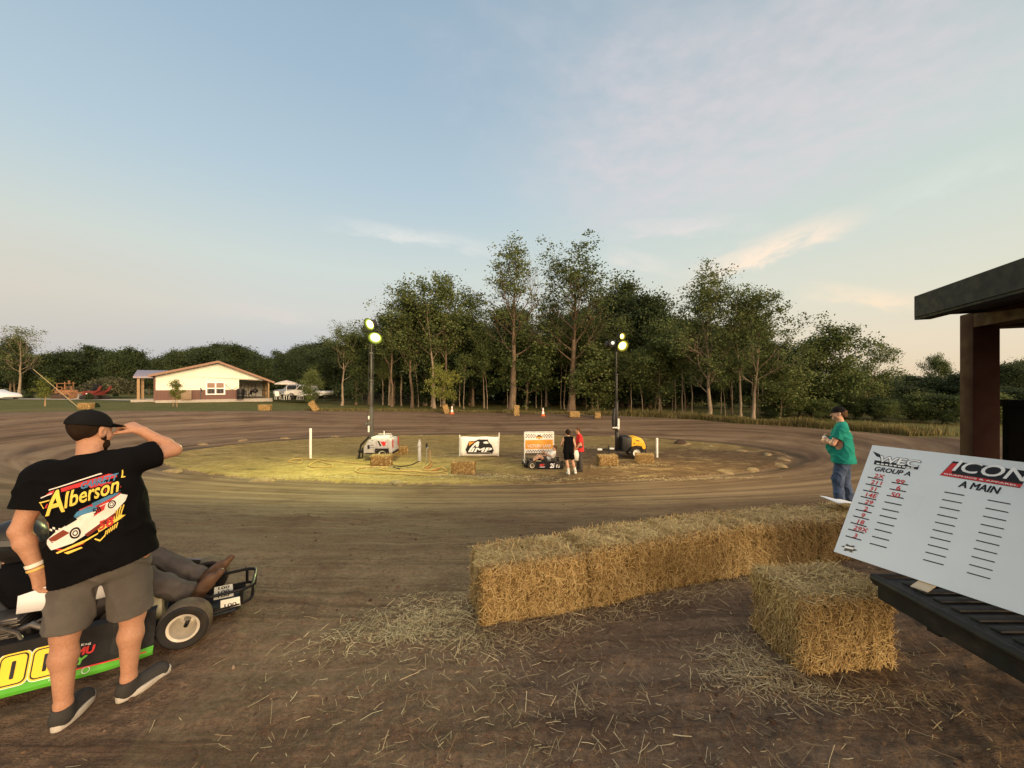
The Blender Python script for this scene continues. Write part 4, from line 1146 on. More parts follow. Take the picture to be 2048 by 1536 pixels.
# ------------------------------------------------------------------ banner, sign, posts
def banner():
    a = on_ground(922, 912); b = on_ground(996, 917); Y = 18.6
    xa, xb = (920 - 1024) / F * Y, (997 - 1024) / F * Y; W_ = xb - xa
    z0 = float(base_h((xa + xb) / 2, Y)); zt = EYE - (873 - 768) / F * Y - z0; zb = EYE - (912.5 - 768) / F * Y - z0
    t = thing('banner', 'white banner with black emblem and slanted letters stretched between two stakes', 'banner', (xa, Y, z0))
    h = zt - zb
    bm = MB(); n = 12
    V = [(W_ * i / n, -.012 * math.sin(i * 1.3) - .015 * j, zb + h * j / 4 + (.03 * (i / n) if j == 0 else .01 * math.sin(i))) for j in range(5) for i in range(n + 1)]
    bm.raw(V, [(j * (n + 1) + i, j * (n + 1) + i + 1, (j + 1) * (n + 1) + i + 1, (j + 1) * (n + 1) + i) for j in range(4) for i in range(n)])
    cl = bm.build('cloth', M('vinyl_white', (.80, .79, .74), .5, var=.05), t)
    so_ = cl.modifiers.new('s', 'SOLIDIFY'); so_.thickness = .006
    def f(m):
        y = -.085
        def q(px, py): return ((px - 920) / 77 * W_, zt - (py - 873) / 39.5 * h)
        Z = lambda px, py: (q(px / 2048 * 400 + 600, py / 819 * 160 + 840))
        m.mi = 0
        m.poly([Z(*c) for c in ((1700, 300), (1735, 215), (1800, 210), (1830, 195), (1925, 197), (1935, 225), (1965, 255), (1985, 310), (1965, 345), (1950, 330), (1940, 325), (1720, 330), (1712, 340), (1712, 325))], (0, y, 0), Xv, Zv)
        m.poly([Z(*c) for c in ((1712, 330), (1945, 330), (1945, 342), (1712, 342))], (0, y - .001, 0), Xv, Zv)
        m.mi = 1
        m.poly([Z(*c) for c in ((1735, 222), (1795, 218), (1730, 262))], (0, y - .003, 0), Xv, Zv)
        m.mi = 2
        m.poly([Z(*c) for c in ((1722, 325), (1745, 285), (1790, 235), (1822, 215), (1838, 222), (1828, 270), (1800, 272), (1806, 245), (1770, 280), (1745, 325))], (0, y - .004, 0), Xv, Zv)
        m.poly([Z(*c) for c in ((1880, 222), (1915, 215), (1935, 235), (1910, 240), (1880, 235))], (0, y - .004, 0), Xv, Zv)
        x0, z_ = Z(1750, 325); x1, z1 = Z(1968, 280)
        m.text('IMP', (x0, y - .005, z_), Xv, Zv, z1 - z_, x1 - x0, shear=.25, offset=.03)
    B('emblem', [BLACKINK, ORANGEP, WHITEC], cl, f, smooth=0)
    for x in (-.02, W_ + .03): B('stake', WHITEP, t, lambda m: m.tube([(x - .04 * (x > .5), .03, -.05), (x, .03, zt + .08 + .1 * (x > .5))], .028, n=8))
banner()

def victory_sign():
    Y = 17.0; xa, xb = (1050 - 1024) / F * Y, (1107 - 1024) / F * Y; W_ = xb - xa
    z0 = float(base_h(.8, Y)); k = Y / F
    q = lambda py: EYE - (py - 768) * k - z0
    t = thing('sign', 'checkered orange and white victory lane sign on a white pipe frame', 'sign', (xa, Y, z0), R(4))
    zt, zb = q(866), q(906)
    B('panel', M('sign_white', (.80, .78, .72), .5, var=.04), t, lambda m: m.box((W_ / 2, 0, (zt + zb) / 2), (W_, .012, zt - zb)))
    h = zt - zb
    def f(m):
        y = -.009
        m.mi = 0; m.poly([(.015, zb + h * .20), (W_ - .015, zb + h * .20), (W_ - .015, zb + h * .66), (.015, zb + h * .64)], (0, y, 0), Xv, Zv)
        m.mi = 1; s = W_ / 22
        for r_ in range(3):
            for c_ in range(21):
                if (r_ + c_) % 2 == 0 and not (8 <= c_ <= 12): m.poly([(s * c_ + .03, zt - .04 - s * (r_ + 1)), (s * (c_ + .85) + .03, zt - .04 - s * (r_ + 1)), (s * (c_ + .85) + .03, zt - .04 - s * (r_ + .15)), (s * c_ + .03, zt - .04 - s * (r_ + .15))], (0, y, 0), Xv, Zv)
        for c_ in range(20):
            r_ = c_ % 2
            m.poly([(s * c_ + .05, zb + .03 + r_ * s), (s * (c_ + .8) + .05, zb + .03 + r_ * s), (s * (c_ + .8) + .05, zb + .03 + (r_ + .8) * s), (s * c_ + .05, zb + .03 + (r_ + .8) * s)], (0, y, 0), Xv, Zv)
        cx, cz = W_ / 2, zt - .17
        star = [(cx + (.17 if i % 2 == 0 else .08) * math.cos(i * math.pi / 7 + .2), cz + (.14 if i % 2 == 0 else .06) * math.sin(i * math.pi / 7 + .2)) for i in range(14)]
        m.poly(star, (0, y - .001, 0), Xv, Zv)
        m.mi = 0; m.poly([(cx - .13, cz - .07), (cx + .13, cz - .07), (cx + .15, cz + .0), (cx - .15, cz + .0)], (0, y - .003, 0), Xv, Zv)
        m.mi = 2; m.text('VICTORY LANE', (.10, y - .003, zb + h * .27), Xv, Zv, h * .16, W_ - .2, offset=.012)
    B('lettering', [M('sign_orange', (.72, .33, .05), .5, var=.06), BLACKINK, WHITEC], t, f, smooth=0)
    def f(m):
        for x in (-.02, W_ + .02): m.tube([(x, .02, .02), (x, .02, zt + .03)], .025)
        m.tube([(-.02, .02, zt + .03), (W_ + .02, .02, zt + .03)], .025); m.tube([(-.02, -.45, .03), (-.02, .5, .03)], .03); m.tube([(W_ + .02, -.45, .03), (W_ + .02, .5, .03)], .03)
    B('pipe_frame', WHITEP, t, f)
victory_sign()

def post(px, pb, pt, r, mat, label, name='post', cap=True, group=None):
    p = on_ground(px, pb); h = (pb - pt) / F * p[1]
    mb = MB(); mb.lathe([(r, -.1), (r, h - .03), (r * .9, h), (.001, h + .004)], (0, 0, 0), Zv, 12)
    if not cap: mb.lathe([(r * 1.25, h * .78), (r * 1.25, h * .86), (r, h * .87)], (0, 0, 0), Zv, 12); mb.lathe([(r * .55, h), (r * .55, h * 1.12)], (0, 0, 0), Zv, 10)
    o = mb.build(name, mat, None); o.location = tuple(p); return tag(o, label, 'post', group)
post(621, 917, 857, .055, WHITEP, 'tall white post on the grassy side of the infield, above the hose loops')
post(1314, 915, 876, .055, WHITEP, 'white post right of the yellow generator trailer')
post(839, 922, 884, .075, GREYP, 'grey capped pipe standing between trailer and banner', name='vent_pipe', cap=False)
# standpipe with hose bib
def standpipe():
    p = on_ground(856, 926)
    t = thing('standpipe', 'water standpipe with a dark tap and orange hose beside the grey pipe', 'tap', p)
    B('pipe', STEEL, t, lambda m: (m.cyl((-.06, 0, 0), (-.06, 0, .68), .022), m.tube([(-.06, 0, .66), (-.02, -.06, .70), (.02, -.08, .66)], .02)))
    B('tap', BLACK, t, lambda m: (m.cyl((-.06, 0, .68), (-.06, 0, .82), .05), m.box((-.06, 0, .86), (.05, .12, .05), taper=.5)))
    B('stake', WOODP, t, lambda m: m.box((.09, .02, .27), (.04, .04, .6)))
standpipe()
HOSEM = M('hose_tan', (.42, .30, .10), .6); HOSEO = M('hose_orange', (.50, .20, .05), .6)
def hose(pts, r, mat, label, name='hose'):
    P = [on_ground(*p) for p in pts]; P = np.array(P); out = []
    n = len(P)
    for i in range(n - 1):
        p0, p1, p2, p3 = P[max(0, i - 1)], P[i], P[i + 1], P[min(n - 1, i + 2)]
        for t in np.linspace(0, 1, 7)[:-1]:
            out.append(.5 * (2 * p1 + (p2 - p0) * t + (2 * p0 - 5 * p1 + 4 * p2 - p3) * t * t + (3 * p1 - p0 - 3 * p2 + p3) * t ** 3))
    out.append(P[-1]); out = np.array(out); out[:, 2] = height(out[:, 0], out[:, 1]) + r * 1.2
    o = MB().tube(list(out), r, n=6).build(name, mat); return tag(o, label, 'hose', 'hoses lying on the infield')
hose([(575, 923), (590, 918), (605, 921), (598, 927), (585, 925), (575, 923), (600, 917), (640, 920), (690, 926), (740, 930), (790, 933)], .022, HOSEM, 'tan hose running from the small loop at the white post towards the trailer')
hose([(636, 922), (622, 929), (618, 933), (630, 936), (660, 934), (665, 931), (645, 925), (634, 921)], .022, HOSEM, 'tan hose lying in a closed loop right of the white post')
hose([(862, 920), (856, 932), (845, 938), (860, 941), (880, 937), (893, 942), (870, 945), (820, 943), (770, 941), (762, 938), (775, 935), (730, 936), (712, 941), (720, 947), (760, 948), (810, 949), (860, 951), (895, 950), (880, 945), (840, 943), (800, 942)], .024, HOSEM, 'long tan hose in wide loops between the bale and the orange standpipe')
hose([(864, 928), (861, 934), (850, 940), (872, 940), (884, 936), (894, 943)], .022, HOSEO, 'short orange hose curling from the standpipe')
hose([(838, 924), (822, 931), (805, 934), (790, 933), (788, 936), (800, 938)], .02, RUBBER, 'dark hose at the foot of the grey pipe')
# cones
def cone():
    t = thing('traffic_cone', '', 'traffic cone', group='traffic cones beyond the track')
    B('base', M('cone_orange', (.70, .13, .03), .6), t, lambda m: m.box((0, 0, .02), (.38, .38, .04)), bevel=.012)
    def f(m):
        pr = [(.15, .04), (.125, .18), (.115, .24), (.085, .42), (.075, .48), (.045, .70), (.03, .71), (.001, .71)]
        for i, mi in enumerate((0, 1, 1, 0, 1, 0, 0)): m.mi = mi; m.lathe([pr[i], pr[i + 1]], (0, 0, 0), Zv, 20)
    B('body', [bpy.data.materials['cone_orange'], WHITEP], t, f)
    return t
c0 = cone(); CP = [on_ground(904, 828), on_ground(1086, 832)]
c0.location = tuple(CP[0]); c0['label'] = 'orange and white traffic cone beside the leaning bale'
dup(c0, CP[1], 0, 'orange and white traffic cone between the two biggest trees')
# dark lump of soil
p = on_ground(1356, 886); lump = link('soil_lump', mound_mesh(9)); lump.data.materials.clear(); lump.data.materials.append(M('wet_soil', (.05, .032, .02), .9, bump=.8)); lump.location = (p[0], p[1] - .3, p[2]); lump.scale = (.8, .9, 2.2)
tag(lump, 'dark lump of soil on the infield rim right of the white post', 'soil lump')

# ------------------------------------------------------------------ pole building
def building():
    z0 = .05; rz = R(36.9); ca, sa = math.cos(rz), math.sin(rz); ox, oy = -35.45, 46.34
    t = thing('pole_building', 'low cream metal-sided building with brown wainscot, red-trimmed gable and open porch', 'building', (ox, oy, z0), rz)
    def ray(px, py, yl):
        # viewing ray met with the plane local y = yl
        k = (px - 1024) / F
        # (k*Y - ox, Y - oy) . (-sa, ca) = yl
        Yw_ = (yl + oy * ca - ox * sa) / (ca - k * sa)
        X_ = k * Yw_
        return ((X_ - ox) * ca + (Yw_ - oy) * sa, EYE - (py - 768) / F * Yw_ - z0)
    q = lambda px, py: ray(px, py, 0.0)
    xl, xr = q(310, 0)[0], q(478, 0)[0]; xe = q(538, 0)[0]; xL, zL = q(299, 751); xR, zR = q(547, 764); xm, zm = q(436, 723)
    D = 11.0; zw = q(380, 780)[1]
    zat = lambda x: zL + (zm - zL) * (x - xL) / (xm - xL) if x < xm else zm + (zR - zm) * (x - xm) / (xR - xm)
    cream = M('cream_siding', (.74, .72, .62), .55, var=.06, scale=2); red = M('red_brown_metal', (.115, .048, .034), .5, var=.12); roofm = M('roof_metal', (.20, .15, .17), .45, var=.1)
    zc = q(505, 759)[1]
    def f(m):
        m.prism([(xl, zw), (xr, zw), (xr, zc), (xe - .1, zc), (xe - .1, zat(xe - .1) - .12), (xm, zm - .14), (xl, zat(xl) - .12)], (0, 0, 0), Xv, Zv, .12)
        for i in range(int((xe - xl) / .30)):
            x = xl + .15 + i * .30
            lo = zw if x < xr - .05 else zc
            m.box((x, -.075, (lo + zat(x) - .15) / 2), (.035, .03, max(.05, zat(x) - .15 - lo)))
        m.box((xl + .06, D / 2, (zat(xl)) / 2), (.12, D, zat(xl) - .2)); m.box((xr - .06, D / 2, zat(xr) / 2), (.12, D, zat(xr) - .3))
        m.box(((xl + xr) / 2, D, 1.2), (xr - xl, .12, 2.4)); m.box(((xr + xe) / 2, D - .8, 1.2), (xe - xr, .1, 2.6))
    w = B('wall', cream, t, f)
    def f(m):
        m.box(((xl + xr) / 2, -.03, zw / 2 - .05), (xr - xl + .04, .16, zw + .1))
        for i in range(int((xr - xl) / .30)): m.box((xl + .15 + i * .30, -.125, zw / 2), (.05, .03, zw))
        m.box((xl - .02, -.02, (zat(xl) - .1) / 2), (.16, .2, zat(xl) - .1))
    B('wainscot', red, t, f)
    def f(m):
        for (a, b) in (((xL, zL), (xm, zm)), ((xm, zm), (xR, zR))):
            m.beam((a[0], D / 2 - .4, a[1] + .02), (b[0], D / 2 - .4, b[1] + .02), D + 1.2, .07)
    rf = B('roof', roofm, t, f)
    def f(m):
        for (a, b) in (((xL, zL), (xm, zm)), ((xm, zm), (xR, zR))): m.beam((a[0], -1.02, a[1] - .07), (b[0], -1.02, b[1] - .07), .05, .24)
        m.box((xR + .02, D / 2 - .4, zR - .06), (.05, D + 1.2, .18)); m.box((xL - .02, D / 2 - .4, zL - .06), (.05, D + 1.2, .18))
    B('fascia', M('fascia_red', (.24, .13, .085), .5), rf, f)
    # window
    a, b = q(413, 765), q(449, 788)
    def f(m):
        for x in (a[0], (a[0] + b[0]) / 2, b[0]): m.box((x, -.14, (a[1] + b[1]) / 2), (.14, .08, a[1] - b[1] + .14))
        for z in (a[1], (a[1] + b[1]) / 2, b[1]): m.box(((a[0] + b[0]) / 2, -.143, z), (b[0] - a[0], .08, .12))
    wf = B('window', WHITEC, t, f)
    def f(m):
        m.mi = 1; m.box(((a[0] + b[0]) / 2, -.11, (a[1] * 3 + b[1]) / 4), (b[0] - a[0], .03, (a[1] - b[1]) / 2))
        m.mi = 0; m.box(((a[0] + b[0]) / 2, -.11, (a[1] + b[1] * 3) / 4), (b[0] - a[0], .03, (a[1] - b[1]) / 2))
    B('pane', [GLASSD, M('blind_brown', (.19, .09, .05), .3)], wf, f)
    # meter cabinet against the wainscot, conduit
    c, d = q(362, 780), q(384, 799)
    B('meter_cabinet', M('cabinet_tan', (.24, .17, .11), .6), t, lambda m: m.box(((c[0] + d[0]) / 2, -.4, (c[1] + d[1]) / 2), (d[0] - c[0], .5, c[1] - d[1])), bevel=.03)
    def f(m):
        s, e = q(449, 766), q(476, 773); m.tube([(s[0] + (e[0] - s[0]) * u, -.15, s[1] + (e[1] - s[1]) * u - .55 * math.sin(u * math.pi)) for u in np.linspace(0, 1, 12)], .022, n=5)
    B('cable', DARKM, t, f)
    def f(m):
        s = q(401, 776); m.tube([(s[0], -.2, s[1]), (s[0] + .12, -.25, s[1] - .3), (s[0] + .1, -.3, s[1] - .35)], .06); m.box((s[0], -.3, .55), (.08, .08, 1.1))
    B('vent_hood', DARKM, t, f)
    # porch bay on the right, posts
    def f(m):
        for (x, y) in ((xe - .05, -.0), (xe - .05, 3.6), (xe - .05, 7.2), (xe - .05, 10.8)): m.box((x, y, zat(xe) / 2 - .1), (.16, .16, zat(xe) - .2))
        m.beam((xe - .05, 0, zat(xe) - .25), (xe - .05, 11, zat(xe) - .25), .12, .22)
    B('porch_post', WOODP, t, f)
    B('porch_slab', M('concrete', (.36, .33, .29), .85), t, lambda m: m.box(((xl + xe) / 2 + .2, D / 2 - .1, -.28), (xe - xl + .3, D + .6, .6)))
    def f(m):
        for i in range(9): m.box((xe - .08, .6 + i * 1.1, .55), (.05, .08, 1.1)); 
        m.beam((xe - .08, .2, 1.0), (xe - .08, 10.6, 1.0), .06, .08); m.beam((xe - .08, .2, .3), (xe - .08, 10.6, .3), .05, .06)
        for i in range(5): m.box((xr + .5 + i * .42, 9.0, .9), (.07, .07, 1.8))
    B('railing', WOODP, t, f)
    # left porch wing
    yw = 3.0; g = lambda px, py: ray(px, py, yw)
    p0, p3 = g(267, 753), g(325, 753); p1 = ray(275, 740, yw + 2.6); p2 = ray(345, 738, yw + 2.6)
    def f(m):
        m.raw([(p0[0], yw - .3, p0[1]), (p3[0], yw - .3, p0[1]), (p2[0], yw + 2.4, p1[1]), (p1[0], yw + 2.4, p1[1]), (p0[0], yw - .3, p0[1] - .06), (p3[0], yw - .3, p0[1] - .06), (p2[0], yw + 2.4, p1[1] - .07), (p1[0], yw + 2.4, p1[1] - .07),
               (p1[0], yw + 5, p0[1]), (p2[0], yw + 5, p0[1])],
              [(0, 1, 2, 3), (4, 7, 6, 5), (0, 4, 5, 1), (0, 3, 7, 4), (1, 5, 6, 2), (3, 2, 9, 8)])
        m.beam((p0[0], yw - .32, p0[1] - .08), (p3[0], yw - .32, p0[1] - .08), .06, .2)
    B('wing_roof', M('wing_roof_metal', (.24, .20, .24), .4, var=.1), t, f)
    def f(m):
        for px, dy in ((277, 0), (285.5, 1.6), (277.5, 4.2)):
            m.box((ray(px, 780, yw + dy)[0], yw + dy, p0[1] / 2), (.24, .24, p0[1] - .1))
    B('wing_post', WOODP, t, f)
    B('wing_slab', bpy.data.materials['concrete'], t, lambda m: m.box((p0[0] + 1.9, yw + 2.4, -.2), (4.2, 5.4, .5)))
    return t
building()
def smoker():
    p = at(481, 805, 46.5); z = .08
    t = thing('trash_barrel', 'black barrel with lid standing at the corner of the open porch', 'barrel', (p[0], 46.5, z))
    B('drum', BLACK, t, lambda m: m.lathe([(.001, 0), (.36, 0), (.37, .35), (.385, .37), (.37, .39), (.37, .75), (.385, .77), (.37, .79), (.38, 1.15)], (0, 0, 0), Zv, 20))
    B('lid', DARKM, t, lambda m: m.lathe([(.40, 1.13), (.40, 1.2), (.2, 1.3), (.001, 1.31)], (0, 0, 0), Zv, 20))
smoker()
# clutter in the open porch: plastic chairs, grill
def chair(label, x, y, rz, mat):
    t = thing('patio_chair', label, 'chair', (x, y, .1), rz, 'chairs by the porch')
    B('seat', mat, t, lambda m: (m.box((0, 0, .42), (.5, .5, .04)), m.box((-.26, 0, .6), (.04, .5, .04)), m.box((.26, 0, .6), (.04, .5, .04))), bevel=.01)
    B('backrest', mat, t, lambda m: m.beam((0, .24, .42), (0, .36, .95), .48, .04), bevel=.01)
    for sx in (-.22, .22):
        for sy in (-.2, .22): B('leg', mat, t, lambda m: m.cyl((sx * 1.1, sy * 1.1, 0), (sx, sy, .42), .022, n=6))
for i, (px, Y, rz, mat, lab) in enumerate(((488, 49.5, .4, DARKM, 'dark chair just inside the open porch'), (498, 51.0, -.3, DARKM, 'dark chair deeper in the open porch beside the railing'), (556, 44.6, .9, WHITEP, 'white chair under the edge of the patio umbrella'), (600, 43.6, -.6, WHITEP, 'white chair in front of the white pickup'))):
    chair(lab, (px - 1024) / F * Y, Y, rz, mat)
def grill():
    Y = 50.0; t = thing('grill', 'black kettle grill on legs standing in the open porch', 'grill', ((510 - 1024) / F * Y, Y, .1))
    B('kettle', BLACK, t, lambda m: m.lathe([(.001, .62), (.2, .66), (.33, .82), (.34, .9), (.3, 1.05), (.12, 1.16), (.001, 1.17)], (0, 0, 0), Zv, 18))
    for i in range(3): B('leg', DARKM, t, lambda m: m.cyl((.15 * math.cos(i * 2.1), .15 * math.sin(i * 2.1), .66), (.3 * math.cos(i * 2.1), .3 * math.sin(i * 2.1), 0), .018, n=6))
grill()
def umbrella():
    Y = 45; X = (573 - 1024) / F * Y
    t = thing('patio_umbrella', 'open cream patio umbrella beside the porch, in front of the parked vehicles', 'umbrella', (X, Y, .05))
    B('canopy', M('umbrella_cloth', (.58, .50, .42), .8), t, lambda m: m.lathe([(1.25, 1.80), (1.2, 1.93), (.6, 2.14), (.05, 2.28), (.001, 2.29), (.6, 2.1), (1.15, 1.9)], (0, 0, 0), Zv, 8), smooth=10)
    B('pole', WHITEP, t, lambda m: m.cyl((0, 0, 0), (0, 0, 2.3), .03))
    tb = thing('patio_table', 'low round table under the patio umbrella', 'table', (X, Y, .05))
    B('table_top', WHITEP, tb, lambda m: m.lathe([(.04, .70), (.55, .70), (.55, .73), (.04, .73)], (0, 0, 0), Zv, 18, closed=True))
    for i in range(4): B('leg', WHITEP, tb, lambda m: m.cyl((.3 * math.cos(i * 1.57), .3 * math.sin(i * 1.57), .7), (.42 * math.cos(i * 1.57), .42 * math.sin(i * 1.57), 0), .02, n=6))
umbrella()

# ------------------------------------------------------------------ vehicles
def car(label, cat, loc, rz, body, glass, L, Wd, wr, wx, paint, extra=None, name='car'):
    """body/glass: side outlines in metres, x forward"""
    t = thing(name, label, cat, loc, rz)
    def f(m):
        m.prism(body, (0, 0, 0), Xv, Zv, Wd)
    b = B('body', paint, t, f, bevel=.07, segs=3)
    for g in glass:
        B('window', GLASSD, t, lambda m: (m.prism(g, (0, -Wd / 2 - .004, 0), Xv, Zv, .02), m.prism(g, (0, Wd / 2 + .004, 0), Xv, Zv, .02)))
    for x in wx:
        for s in (-1, 1):
            B('wheel_arch', BLACK, t, lambda m: m.lathe([(.001, 0), (wr * 1.16, 0), (wr * 1.16, .02)], (x, s * (Wd / 2 - .012), wr), (0, s, 0), 24))
            wheel(t, (x, s * (Wd / 2 - .06), wr), (0, s, 0), wr, .22, wr * .62, RIMD, dish=.2)
    if extra: extra(t)
    return t
carw = M('car_white', (.74, .74, .72), .25, var=.03); carg = M('car_silver', (.32, .34, .37), .25, metal=.4, var=.05)
def lights_front(x, z, y, s=.12):
    def g(t):
        for k in (-1, 1): B('headlight', WHITEC, t, lambda m: m.box((x, k * y, z), (.06, .3, s)), bevel=.02)
        B('bumper', DARKM, t, lambda m: m.box((x + .04, 0, z - .32), (.1, y * 2.2, .16)), bevel=.03)
    return g
pk = [(-2.7, .55), (-2.72, .95), (-.75, 1.0), (-.7, 1.05), (-.55, 1.62), (.55, 1.66), (1.15, 1.12), (2.35, 1.0), (2.55, .85), (2.58, .5), (2.2, .42), (-2.3, .42)]
car('white pickup truck parked in front of the wood right of the patio umbrella', 'pickup truck', (-24.6, 46.5, .1), R(172), pk, [[(-.48, 1.1), (-.40, 1.52), (.05, 1.55), (.05, 1.1)], [(.12, 1.1), (.12, 1.55), (.48, 1.55), (.92, 1.12)]], 5.3, 1.85, .37, (-1.6, 1.6), carw, lights_front(2.56, .82, .7), name='pickup_truck')
sv = [(-2.2, .5), (-2.25, .95), (-2.05, 1.62), (-1.7, 1.74), (.3, 1.74), (.95, 1.15), (2.1, 1.02), (2.25, .8), (2.25, .45), (-2.0, .42)]
car('silver sport utility vehicle parked behind the patio umbrella', 'car', (-27.4, 48.5, .12), R(176), sv, [[(-1.9, 1.12), (-1.8, 1.58), (-.9, 1.62), (-.9, 1.12)], [(-.8, 1.12), (-.8, 1.62), (.2, 1.62), (.65, 1.15)]], 4.5, 1.85, .36, (-1.35, 1.4), carg, lights_front(2.24, .82, .7), name='parked_car')
sp = [(-2.2, .3), (-2.22, .78), (-2.0, .98), (-1.2, 1.06), (-.6, 1.24), (-.05, 1.25), (.75, .93), (1.7, .78), (2.15, .55), (2.22, .3), (1.9, .2), (-1.9, .2)]
def spx(t):
    B('side_vent', BLACK, t, lambda m: m.prism([(.62, .5), (.95, .72), (1.02, .72), (.8, .42)], (0, -.955, 0), Xv, Zv, .02))
    B('headlight', WHITEC, t, lambda m: m.prism([(1.6, .72), (2.0, .56), (1.95, .64), (1.65, .78)], (0, -.93, 0), Xv, Zv, .03))
Yc = 49.0; zc_ = float(base_h((0 - 1024) / F * Yc, Yc))
car('low white sports car at the left edge, parked on the gravel lane', 'car', ((-6 - 1024) / F * Yc - .2, Yc, zc_ + .02), R(2), sp, [[(-1.0, .95), (-.6, 1.14), (-.1, 1.15), (.45, .92)]], 4.4, 1.9, .34, (-1.35, 1.35), carw, spx, name='sports_car')

def skid_steer():
    Y = 50; z = float(base_h(-54, Y)) + .02
    t = thing('skid_steer', 'small red track loader with a dark cab parked on the lane', 'loader', ((187 - 1024) / F * Y, Y, z))
    B('body', M('loader_red', (.15, .024, .018), .6, dirt=.2), t, lambda m: (m.box((.2, 0, .85), (1.5, 1.2, .55)), m.prism([(.75, .7), (1.5, 1.2), (1.72, 1.75), (1.5, 1.78), (1.2, 1.3), (.6, 1.0)], (0, -.62, 0), Xv, Zv, .16), m.prism([(.75, .7), (1.5, 1.2), (1.72, 1.75), (1.5, 1.78), (1.2, 1.3), (.6, 1.0)], (0, .62, 0), Xv, Zv, .16), m.box((-.72, -.45, .85), (.3, .3, .5), taper=.7), m.box((-.72, .45, .85), (.3, .3, .5), taper=.7)), bevel=.04)
    def f(m):
        for x in (-.42, .45):
            for y in (-.48, .48): m.box((x, y, 1.45), (.09, .09, 1.0))
        m.box((0, 0, 1.95), (1.05, 1.1, .08)); m.box((0, .45, 1.4), (.8, .05, .8)); m.box((0, 0, 1.2), (.4, .5, .5))
    B('cab', BLACK, t, f, bevel=.02)
    B('number_plate', WHITEP, t, lambda m: m.box((0, -.62, .78), (.6, .03, .12)))
    for s in (-1, 1):
        def f(m):
            pts = [(-.95, .3), (-.75, .52), (1.1, .52), (1.45, .3), (1.3, .04), (-.8, .04)]; m.prism(pts, (0, s * .72, 0), Xv, Zv, .34)
        B('crawler_track', RUBBER, t, f, bevel=.06)
    B('bucket', RIMD, t, lambda m: m.prism([(-1.7, .05), (-1.0, .1), (-1.0, .75), (-1.1, .75), (-1.25, .25), (-1.7, .15)], (0, 0, 0), Xv, Zv, 1.6))
skid_steer()
RUST = M('rust_brown', (.24, .12, .06), .85, var=.4, scale=3, bump=.3)
def dozer():
    Y = 52; z = float(base_h(-60, Y))
    t = thing('bulldozer', 'old rusty bulldozer frame with a roll cage, beside the red loader', 'bulldozer', ((130 - 1024) / F * Y, Y, z))
    B('hull', RUST, t, lambda m: (m.box((.5, 0, .85), (1.5, 1.0, .7)), m.box((-.5, 0, 1.0), (.9, .9, .5)), m.cyl((.9, 0, 1.2), (.9, 0, 1.75), .05)), bevel=.04)
    def f(m):
        for y in (-.5, .5):
            m.tube([(-1.2, y, .9), (-.9, y, 1.35), (-.4, y, 1.62), (.2, y, 1.6), (.1, y, 1.2), (-.1, y, .85), (-1.2, y, .8)], .06); m.tube([(-.5, y, .8), (-.5, y, 2.0)], .06); m.tube([(.55, y, 1.1), (.55, y, 2.3)], .06)
        m.box((.05, 0, 2.1), (1.3, 1.2, .07)); m.box((.9, -.3, 2.25), (.14, .14, .5))
    B('roll_cage', RUST, t, f)
    for s in (-1, 1): B('crawler_track', M('rust_dark_%d' % s, (.06, .04, .03), .9, bump=.4), t, lambda m: m.prism([(-1.0, .35), (-.7, .62), (1.2, .62), (1.55, .35), (1.3, .04), (-.75, .04)], (0, s * .75, 0), Xv, Zv, .36), bevel=.05)
    B('blade', RUST, t, lambda m: m.prism([(1.9, .05), (2.0, .5), (1.9, .95), (1.82, .95), (1.9, .5), (1.8, .05)], (0, 0, 0), Xv, Zv, 2.4))
dozer()
def utility():
    # guy wire with a yellow guard, running up out of the picture to a pole beyond the left edge
    Y = 27.0; a = at(155, 812, Y); b = at(66, 738, Y + .6); c = at(-180, 540, Y + 2)
    t = thing('guy_wire', 'slanting guy wire with a yellow plastic guard, anchored behind the capped man', 'guy wire', a)
    B('cable', DARKM, t, lambda m: m.cyl((0, 0, -.2), c - a, .012, n=6))
    B('guard', M('guard_yellow', (.34, .27, .13), .5), t, lambda m: m.cyl((0, 0, -.05), (b - a), .020, n=8))
    d = c - a
    p = thing('utility_pole', 'wooden pole that holds the slanting guy wire, outside the view', 'pole', (c[0], c[1], base_h(c[0], c[1])))
    hh = c[2] - float(base_h(c[0], c[1]))
    B('pole', WOODP, p, lambda m: m.cyl((0, 0, -.3), (0, 0, hh + .6), .16, .12)); B('cross_arm', WOODP, p, lambda m: m.box((0, 0, hh + .2), (2.2, .1, .12)))
utility()
